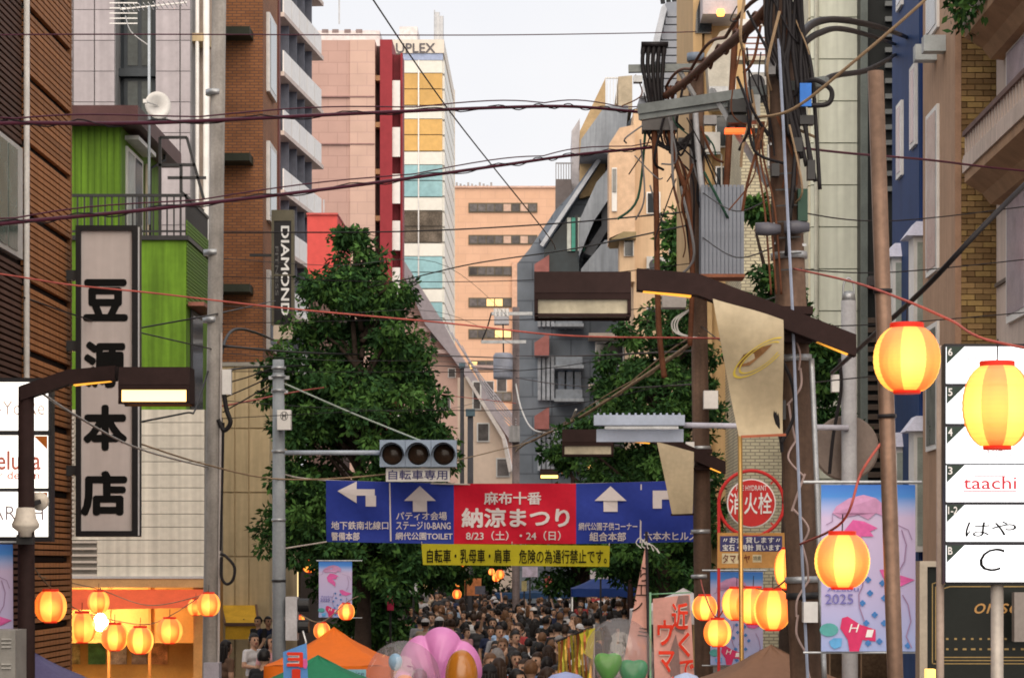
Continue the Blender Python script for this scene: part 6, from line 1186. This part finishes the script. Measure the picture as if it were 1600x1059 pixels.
def tree(label, d, trunk_px, trunk_r, prof, nclump, per, size, crad=.5, depth=1., group=None, top_cut=None, name='street_tree'):
    """prof: list of (row, left column, right column) outlining the crown"""
    foot = Vector((fx(trunk_px,d), d, BZ)); t = thing(name, label, 'tree', foot, group)
    rows = np.array([p[0] for p in prof], float); lf = np.array([p[1] for p in prof], float); rt = np.array([p[2] for p in prof], float)
    cen, rad = [], []; boughs = []; nb = max(16, nclump//8)
    grid = np.linspace(rows[0], rows[-1], 200); wt = np.interp(grid, rows, (rt-lf)); wt = wt/wt.sum(); ys = RNG.choice(grid, nb, p=wt)
    for y in ys:                                        # boughs: separate drooping masses with gaps between them
        l, r = np.interp(y,rows,lf), np.interp(y,rows,rt); hw = (r-l)/2*d/F; cx = fx((l+r)/2,d); a = random.random()*2*math.pi; q = random.random()**.40; br = crad*random.uniform(.9,1.7)
        q2 = max(.05, hw-br*.45)*random.uniform(.78,1.1); boughs.append((cx+q2*q*math.cos(a), d+q2*depth*q*math.sin(a), fz(y,d), min(br,hw+.1), math.cos(a)))
    for k in range(nclump):
        bx, by, bz, br, ca = boughs[k % nb]; v = RNG.normal(size=3); v /= np.linalg.norm(v); f = br*random.random()**.5
        cen.append((bx+v[0]*f, by+v[1]*f, bz+v[2]*f*.55-.25*abs(v[0])*f)); rad.append(crad*random.uniform(.3,.62))
    # trunk and limbs
    ztop = fz(rows[0],d); zs = fz(rows[-1],d); tk = [foot, foot+Vector((.03,0,1.5)), Vector((foot.x+.05, d, zs)), Vector((foot.x-.05, d+.05, lerp(zs,ztop,.45))), Vector((fx((lf[0]+rt[0])/2,d), d, lerp(zs,ztop,.9)))]
    MB().tube(smooth_path(tk,4), [lerp(trunk_r*1.15, trunk_r*.15, (i/16)) for i in range(17)], 10).obj('trunk', bark, t, True)
    mb = MB()
    for bq in boughs:
        c = Vector(bq[:3]); b0 = Vector((foot.x, d, max(zs-.2, c.z-.9*(Vector((c.x,c.y,0))-Vector((foot.x,d,0))).length))); b0.z = min(b0.z, lerp(zs,ztop,.8))
        mb.tube(smooth_path([b0, (b0+c)/2+Vector((0,0,.12)), c],4), [lerp(trunk_r*.32,.012,i/8) for i in range(9)], 6)
    mb.obj('limbs', bark, t, True)
    leaf_mesh(cen, rad, per, size, 'crown', t); return t
tree('tall conical street tree with dark drooping leaves behind the traffic signal', 55, 565, .2, [(362,538,552),(400,510,592),(440,468,632),(480,438,660),(530,424,684),(580,414,708),(630,410,728),(690,410,732),(740,400,724),(790,390,706),(830,380,700),(870,430,690),(905,480,660)], 900, 85, .145, .52)
tree('dark street tree crown behind the two brown poles', 60, 1035, .2, [(455,985,1040),(490,960,1100),(530,940,1120),(580,920,1135),(640,892,1145),(700,872,1145),(780,880,1140),(860,900,1130),(905,930,1110)], 620, 80, .145, .5)
tree('leafy tree between the leaning pole and the mint building', 45, 1225, .14, [(318,1170,1190),(360,1156,1210),(430,1165,1230),(520,1200,1290),(580,1235,1330),(650,1250,1330),(720,1270,1318)], 200, 70, .13, .34)
tree('lower street tree further along whose leaves hang under the banner', 82, 640, .2, [(640,600,690),(720,560,735),(800,540,760),(870,540,775),(915,560,770)], 300, 60, .22, .6)
tree('far street tree in front of the slate building', 88, 905, .2, [(700,860,920),(760,830,960),(830,815,990),(885,830,1000),(912,850,990)], 300, 60, .22, .6)
tree('far green tree at the end of the crowded street', 125, 735, .2, [(780,690,780),(840,670,800),(890,670,800),(915,690,790)], 160, 60, .3, .9)
tree('dark shade tree under the far right end of the banner', 72, 1060, .18, [(780,1000,1110),(840,985,1130),(900,980,1130),(930,990,1120)], 200, 60, .2, .6)
tree('dark low street tree beside the small festival banner', 66, 590, .18, [(840,500,650),(880,480,660),(920,500,660),(970,540,650),(1000,560,640)], 240, 60, .19, .55)
leaf_mesh([(XB-.45+random.uniform(-.22,.3), random.uniform(34.2,36.7), fz(38,37)+random.uniform(-.12,.75)) for _ in range(90)], [.24]*90, 45, .13, 'foliage', pbx)
sh = thing('balcony_shrub', 'small shrub on the cream building balcony behind the riser cables', 'plant', P(1060,400,95)); leaf_mesh([P(random.uniform(1044,1080), random.uniform(335,420), 95) for _ in range(40)], [.5]*40, 50, .3, 'foliage', sh)
ks2 = thing('lit_kiosk', 'low timber shop front with warm lit windows behind the large festival banner', 'building', Vector((fx(1360,50),50,0)))
MB().box(fx(1290,50), fx(1470,50), 50, 52.5, 0, fz(925,50)).obj('wall', M('timber_dark', (.10,.06,.04), .7, .2), ks2)
for a, b_ in ((1296,1325),(1332,1338),(1345,1392),(1398,1436),(1440,1465)):
    o = MB().pbox(a, 935, b_, 1075, 49.9, .1).obj('window', M('timber_frame', (.3,.2,.13), .6), ks2); MB().pbox(a+2, 940, b_-2, 1070, 49.87, .03).obj('pane', glow('kiosk_pane_%d'%a, (1,.62,.2), .75) if a in (1332,1440) else M('brown_pane', (.08,.05,.03), .2, .5, 2.), o)
# dark shop rows closing the street; shade under the trees put into the wall colour
for i, (a, b_, c, d_, lb) in enumerate(((470,640,820,112,'dark low shop row under the trees beside the storefront'),(990,1120,800,84,'dark shop row behind the right hand street trees'),(640,700,830,150,'dim far shop row beyond the crowd on the tree side'),(860,1000,840,128,'dim shop row below the slate building'))):
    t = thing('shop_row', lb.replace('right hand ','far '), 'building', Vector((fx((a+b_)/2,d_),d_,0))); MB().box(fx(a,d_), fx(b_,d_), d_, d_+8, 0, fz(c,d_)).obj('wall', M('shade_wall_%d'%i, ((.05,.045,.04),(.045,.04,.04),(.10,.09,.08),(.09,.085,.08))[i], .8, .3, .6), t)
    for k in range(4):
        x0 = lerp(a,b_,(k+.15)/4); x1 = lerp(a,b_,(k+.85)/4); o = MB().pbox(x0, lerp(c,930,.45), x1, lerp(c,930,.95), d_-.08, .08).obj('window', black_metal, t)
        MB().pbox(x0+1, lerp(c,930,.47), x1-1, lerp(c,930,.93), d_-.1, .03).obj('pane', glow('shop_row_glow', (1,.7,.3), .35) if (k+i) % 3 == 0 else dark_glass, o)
# ------------------------------------------------------------------ people
skin_c = [(.42,.25,.17),(.48,.30,.21),(.36,.21,.14)]
skins = [M('skin_%d'%i, c, .6, .05) for i, c in enumerate(skin_c)]; eye_m = M('eye_dark', (.02,.015,.012), .3, 0); lip_m = M('lip', (.32,.11,.09), .5, 0); shoe_m = M('shoe_dark', (.03,.028,.028), .6); 
def capsule(bm, a, b, ra, rb, n=10):
    a, b = Vector(a), Vector(b); t = (b-a); L = t.length; q = t.to_track_quat('Z','Y').to_matrix().to_4x4()
    m = Matrix.Translation(a)@q; vs = []; prof = []
    for j in range(5): an = math.pi/2*(j/4); prof.append((ra*math.sin(an), -ra*math.cos(an)))
    for j in range(5): an = math.pi/2*(j/4); prof.append((rb*math.cos(an), L+rb*math.sin(an)))
    rings = []
    for r, h in prof: rings.append([bm.verts.new(m@Vector((max(r,.0005)*math.cos(2*math.pi*k/n), max(r,.0005)*math.sin(2*math.pi*k/n), h))) for k in range(n)])
    for r0, r1 in zip(rings, rings[1:]):
        for k in range(n): bm.faces.new((r0[k], r0[(k+1)%n], r1[(k+1)%n], r1[k]))
    bm.faces.new(rings[0][::-1]); bm.faces.new(rings[-1])
def ellipsoid(bm, c, r):
    m = Matrix.Translation(c)@Matrix.Diagonal((*r,1)); bmesh.ops.create_uvsphere(bm, u_segments=20, v_segments=14, radius=1, matrix=m)
def make_person(pose):
    """faces -Y; 1.68 m tall; bones carry the material: 0 skin 1 top 2 trousers 3 shoes 4 eye 5 lip"""
    bm = bmesh.new(); bones = []
    def cap(a, b, ra, rb, mt, split=None): capsule(bm, a, b, ra, rb); bones.append((Vector(a), Vector(b), ra, rb, mt, split))
    st = pose.get('stride', .0); lean = pose.get('lean', 0.)
    hip = .86; sh = 1.36
    for s in (-1, 1):
        f = s*st; kn = (s*.1, -.10*max(0,f)*3-.02, .47); an = (s*.11, .28*f*-1.0+.02, .09)
        cap((s*.085,0,hip), kn, .088, .06, 2); cap(kn, an, .058, .04, 2); cap((an[0], an[1]+.03, .04), (an[0]*1.15, an[1]-.15, .03), .042, .034, 3)
        sd = Vector((s*.185, 0+lean*.3, sh)); el, wr = [Vector(q) for q in pose['arm'][0 if s < 0 else 1]]; el.x *= s; wr.x *= s
        cap(sd, el, .056, .042, 1, .72); cap(el, wr, .04, .028, 0)
        dr = (wr-el).normalized(); sv = dr.cross(Vector((0,1,0)) if abs(dr.y) < .8 else Vector((1,0,0))).normalized(); up = sv.cross(dr).normalized()
        palm = wr+dr*.07; cap(wr+dr*.02, palm+sv*.012, .028, .03, 0); cap(wr+dr*.02, palm-sv*.012, .028, .03, 0)
        for k, (o, l) in enumerate(((-.03,.062),(-.01,.075),(.01,.07),(.03,.055))):
            b0 = palm+sv*o*1.05; m1 = b0+dr*l*.55+up*.008; cap(b0, m1, .0095, .009, 0); cap(m1, m1+dr*l*.4+up*.022, .009, .008, 0)
        th = wr+dr*.035+sv*.03*s; cap(th, th+dr*.04+sv*.03*s, .012, .010, 0)
    for a, b, ra, rb, mt in (((-.06,0,.88),(.06,0,.88),.115,.115,2), ((-.05,0,1.0),(.05,0,1.0),.105,.105,1), ((-.07,lean*.1,1.14),(.07,lean*.1,1.14),.105,.105,1), ((-.10,lean*.2,1.27),(.10,lean*.2,1.27),.10,.10,1), ((-.15,lean*.3,1.355),(.15,lean*.3,1.355),.062,.062,1), ((0,lean*.3,1.36),(0,lean*.4-.01,1.47),.058,.05,0)): cap(a, b, ra, rb, mt)
    hc = Vector((0, lean*.45-.02, 1.565)); hd = pose.get('head', 0.)
    hb = len(bm.verts); ellipsoid(bm, hc, (.076,.094,.115)); ellipsoid(bm, hc+Vector((0,-.035,-.055)), (.052,.055,.06)); ellipsoid(bm, hc+Vector((0,.03,.02)), (.074,.072,.085))
    capsule(bm, hc+Vector((0,-.09,.005)), hc+Vector((0,-.108,-.028)), .008, .015, 8)
    for s in (-1,1): ellipsoid(bm, hc+Vector((s*.078,.012,-.005)), (.012,.022,.032))
    bm.verts.ensure_lookup_table(); R = Matrix.Rotation(hd,4,'Z')
    for v in bm.verts[hb:]: v.co = hc+R@(v.co-hc)
    bones.append((hc, hc+Vector((0,0,.02)), .12, .12, 0, None))
    me = bpy.data.meshes.new('person'); bm.to_mesh(me); bm.free(); o = bpy.data.objects.new('person_tmp', me); COL.objects.link(o)
    rm = o.modifiers.new('r','REMESH'); rm.mode = 'VOXEL'; rm.voxel_size = .0125; sm_ = o.modifiers.new('s','SMOOTH'); sm_.factor = .5; sm_.iterations = 3
    out = bpy.data.meshes.new_from_object(o.evaluated_get(bpy.context.evaluated_depsgraph_get())); bpy.data.objects.remove(o)
    n = len(out.polygons); ce = np.empty(n*3, np.float32); out.polygons.foreach_get('center', ce); ce = ce.reshape(-1,3); best = np.full(n, 9.); mi = np.zeros(n, np.int32)
    for a, b, ra, rb, mt, split in bones:
        A, B = np.array(a), np.array(b); ab = B-A; tt = np.clip(((ce-A)@ab)/(ab@ab), 0, 1); ds = np.linalg.norm(ce-(A+tt[:,None]*ab), axis=1)-(ra+(rb-ra)*tt)
        w = ds < best; best[w] = ds[w]; m_ = np.full(n, mt); 
        if split: m_[tt > split] = 0
        mi[w] = m_[w]
    Rn = np.array(R.to_3x3()); loc = (ce-np.array(hc))@Rn
    for s in (-1,1): mi[(np.linalg.norm(loc-np.array([s*.031,-.083,.008]), axis=1) < .017)] = 4
    mi[(abs(loc[:,0]) < .024) & (loc[:,1] < -.06) & (abs(loc[:,2]+.058) < .009)] = 5
    for k in range(6): out.materials.append(skins[0])
    out.polygons.foreach_set('material_index', mi); out.polygons.foreach_set('use_smooth', [True]*n); out.update(); return out, hc, hd
POSES = [dict(arm=(((.24,.03,1.12),(.23,-.02,.88)), ((.24,.03,1.12),(.23,-.02,.88)))), dict(stride=.9, arm=(((.24,.10,1.12),(.22,.06,.90)), ((.23,-.08,1.12),(.20,-.22,.95))), head=.25),
    dict(arm=(((.25,.0,1.12),(.23,-.05,.88)), ((.25,-.12,1.18),(.13,-.30,1.36))), lean=-.05), dict(arm=(((.26,-.03,1.13),(.10,-.22,1.10)), ((.26,-.03,1.13),(.10,-.22,1.12))), head=-.35), dict(stride=-.8, arm=(((.27,-.1,1.42),(.2,-.24,1.66)), ((.24,.05,1.12),(.22,.02,.88))), head=.1)]
PM = [make_person(p) for p in POSES]
def hair_mesh(kind):
    bm = bmesh.new()
    if kind == 'bun': ellipsoid(bm, Vector((0,.1,.09)), (.042,.042,.042))
    bmesh.ops.create_uvsphere(bm, u_segments=22, v_segments=16, radius=1, matrix=Matrix.Translation((0,.012,.018))@Matrix.Diagonal((.092,.106,.112,1)))
    if kind == 'long':
        for k in range(7):
            a = math.pi*(.02+.96*k/6); capsule(bm, (.078*math.cos(a), .03+.075*math.sin(a), .0), (.082*math.cos(a), .05+.07*math.sin(a), -.2-.03*math.sin(a)), .03, .02, 8)
    if kind == 'bob':
        for k in range(7):
            a = math.pi*(.0+1.*k/6); capsule(bm, (.08*math.cos(a), .025+.07*math.sin(a), .0), (.082*math.cos(a), .03+.07*math.sin(a), -.085), .03, .026, 8)
    for v in bm.verts:
        v.co += Vector((math.sin(v.co.z*90+v.co.x*60), math.cos(v.co.x*80), math.sin(v.co.y*70)))*.003
    dl_ = [v for v in bm.verts if (v.co.y < -.035 and v.co.z < .055) or (kind in ('short','bun') and v.co.z < -.055 ) or (v.co.y < .0 and v.co.z < -.01 and kind in ('short','bun'))]
    bmesh.ops.delete(bm, geom=dl_, context='VERTS'); me = bpy.data.meshes.new('hair'); bm.to_mesh(me); bm.free(); me.polygons.foreach_set('use_smooth', [True]*len(me.polygons)); me.materials.append(skins[0]); return me
HAIR = {k: hair_mesh(k) for k in ('short','long','bob','bun')}
hb_ = bmesh.new(); bmesh.ops.create_uvsphere(hb_, u_segments=22, v_segments=14, radius=1, matrix=Matrix.Translation((0,.01,.03))@Matrix.Diagonal((.098,.112,.112,1)))
bmesh.ops.delete(hb_, geom=[v for v in hb_.verts if v.co.z < .035], context='VERTS'); bmesh.ops.create_circle(hb_, cap_ends=True, segments=20, radius=.085, matrix=Matrix.Translation((0,-.11,.04))@Matrix.Rotation(.15,4,'X'))
CAPM = bpy.data.meshes.new('cap'); hb_.to_mesh(CAPM); hb_.free(); CAPM.polygons.foreach_set('use_smooth', [True]*len(CAPM.polygons)); CAPM.materials.append(skins[0])
hair_cols = {'black': M('hair_black', (.012,.010,.010), .45, .2, 30.), 'brown': M('hair_dark_brown', (.032,.018,.012), .5, .2, 30.), 'tan': M('hair_light_brown', (.12,.06,.03), .5, .2, 30.), 'grey': M('hair_grey', (.2,.19,.19), .6, .2, 30.)}
tops_c = {'black': (.018,.018,.02), 'charcoal': (.05,.05,.055), 'navy': (.018,.025,.06), 'white': (.5,.49,.5), 'grey': (.22,.22,.24), 'beige': (.38,.3,.22), 'brown': (.12,.07,.045), 'blue': (.25,.36,.52), 'red': (.28,.04,.04), 'denim': (.07,.11,.2), 'olive': (.1,.1,.05), 'pink': (.5,.26,.28)}
tops_m = {k: M('cloth_'+k.replace(' ','_'), c, .8, .15, 8.) for k, c in tops_c.items()}; trs = [M('trousers_%d'%i, c, .8, .1) for i, c in enumerate(((.02,.02,.022),(.05,.06,.09),(.2,.17,.13),(.03,.035,.05)))]
TOPW = ['black']*11+['charcoal']*5+['navy']*5+['white']*4+['grey']*2+['beige']*1+['brown']*3+['blue','red','denim','denim','olive','pink']
HAIRW = ['black']*9+['brown']*6+['tan']*2+['grey']
def person(x, y, zg, rz, top=None, hairc=None, hk=None, pose=None, scale=1., cap=None, label=None, where='in the street crowd'):
    me, hc, hd = PM[random.choice((0,0,0,1,1,1,3,3,2,2,4)) if pose is None else pose]; top = top or random.choice(TOPW); hairc = hairc or random.choice(HAIRW); hk = hk or random.choice(['short','short','short','bob','long','bun'])
    o = bpy.data.objects.new('person', me); COL.objects.link(o); o.location = (x,y,zg); o.rotation_euler = (0,0,rz); o.scale = (scale,)*3
    sk = random.choice(skins); ms = [sk, tops_m[top], random.choice(trs), shoe_m, eye_m, lip_m]
    for k in range(6): o.material_slots[k].link = 'OBJECT'; o.material_slots[k].material = ms[k]
    c = math.cos(rz); face = 'face visible' if c > .5 else ('seen from behind' if c < -.5 else 'turned sideways')
    lb = label or f"person in {top} top with {({'short':'short','bob':'bobbed','long':'long','bun':'tied'})[hk]} {hairc} hair {face} {where}"
    tag(o, lb, 'person', lb)
    h = bpy.data.objects.new('hair', HAIR[hk]); COL.objects.link(h); h.parent = o; h.location = hc; h.rotation_euler = (0,0,hd); h.material_slots[0].link = 'OBJECT'; h.material_slots[0].material = hair_cols[hairc]
    if cap:
        k = bpy.data.objects.new('cap', CAPM); COL.objects.link(k); k.parent = o; k.location = hc; k.rotation_euler = (0,0,hd); k.material_slots[0].link = 'OBJECT'; k.material_slots[0].material = tops_m[cap]; o['label'] = f'person in {cap} cap and {top} top {face} {where}'; o['group'] = o['label']
    return o
NP = 0; py = 1052.0
while py > 931 and NP < 290:
    d = 1.36*F/(py-HY); step = (31*60/d*.62+9)*(.82 if py < 1000 else 1.0); a = 655 if py < 985 else (750 if py > 1000 else 730)
    lo, hi = (643 if py < 975 else 762), (985 if py < 960 else (925 if py < 1000 else 905))
    x = lo+random.uniform(0,step)
    while x < hi and NP < 290:
        yy = d*random.uniform(.985,1.015); away = random.random()
        rz = math.pi+random.uniform(-.5,.5) if away < .7 else (random.uniform(-.5,.5) if away < .82 else random.uniform(-2.2,2.2))
        person(fx(x,yy), yy, .006 if -4.3 < fx(x,yy) < 1.5 else BZ, rz, scale=random.uniform(.9,1.07), cap=('white' if random.random() < .04 else ('black' if random.random() < .05 else None))); NP += 1
        x += step*random.uniform(.8,1.25)
    py -= 7.0 if py > 985 else (4.9 if py > 955 else 4.0)
for k, (a, yh, top, hk, rz, ps) in enumerate(((396,1012,'white','bun',.9,3),(424,1015,'pink','bob',.4,0),(412,1042,'black','short',2.6,0),(404,968,'black','short',-.6,1),(418,962,'navy','short',.5,2),(352,1025,'brown','long',2.2,0))):
    d_ = 1.45*F/(yh-HY); d_ = min(d_, 58); person(fx(a,d_), d_, BZ, rz, top, 'black', hk, ps, where='by the beige annex wall')
for k, (a, d_, top) in enumerate(((1296,26.5,'white'),(1330,27.5,'olive'))): person(fx(a,d_), d_, BZ, .5+k, top, 'brown', 'short', k, where='behind the large festival banner')
# farther heads beyond those one can pick apart
me0 = PM[0][0]; cr = MB(); hv = []
for k in range(330):
    d = random.uniform(106,185); x = random.uniform(-7.0,3.6)*d/130; h = random.uniform(1.5,1.75); cr.lathe([(.01,h),(.07,h-.03),(.095,h-.1),(.08,h-.2),(.06,h-.25),(.2,h-.3),(.22,h-.45),(.18,h-.8),(.16,0)], 8, (x,d,0), mi=0)
    nf = 8*8+2; cr.m[-nf:] = [0]*24+[1]*8+[2]*(nf-32)
o = cr.obj('crowd', [hair_cols['black'], skins[1], tops_m['charcoal']], None, True, loc=(0,150,0)); tag(o, 'distant festival crowd merging into one mass at the street end', 'crowd', None, 'stuff')
print('people', NP)
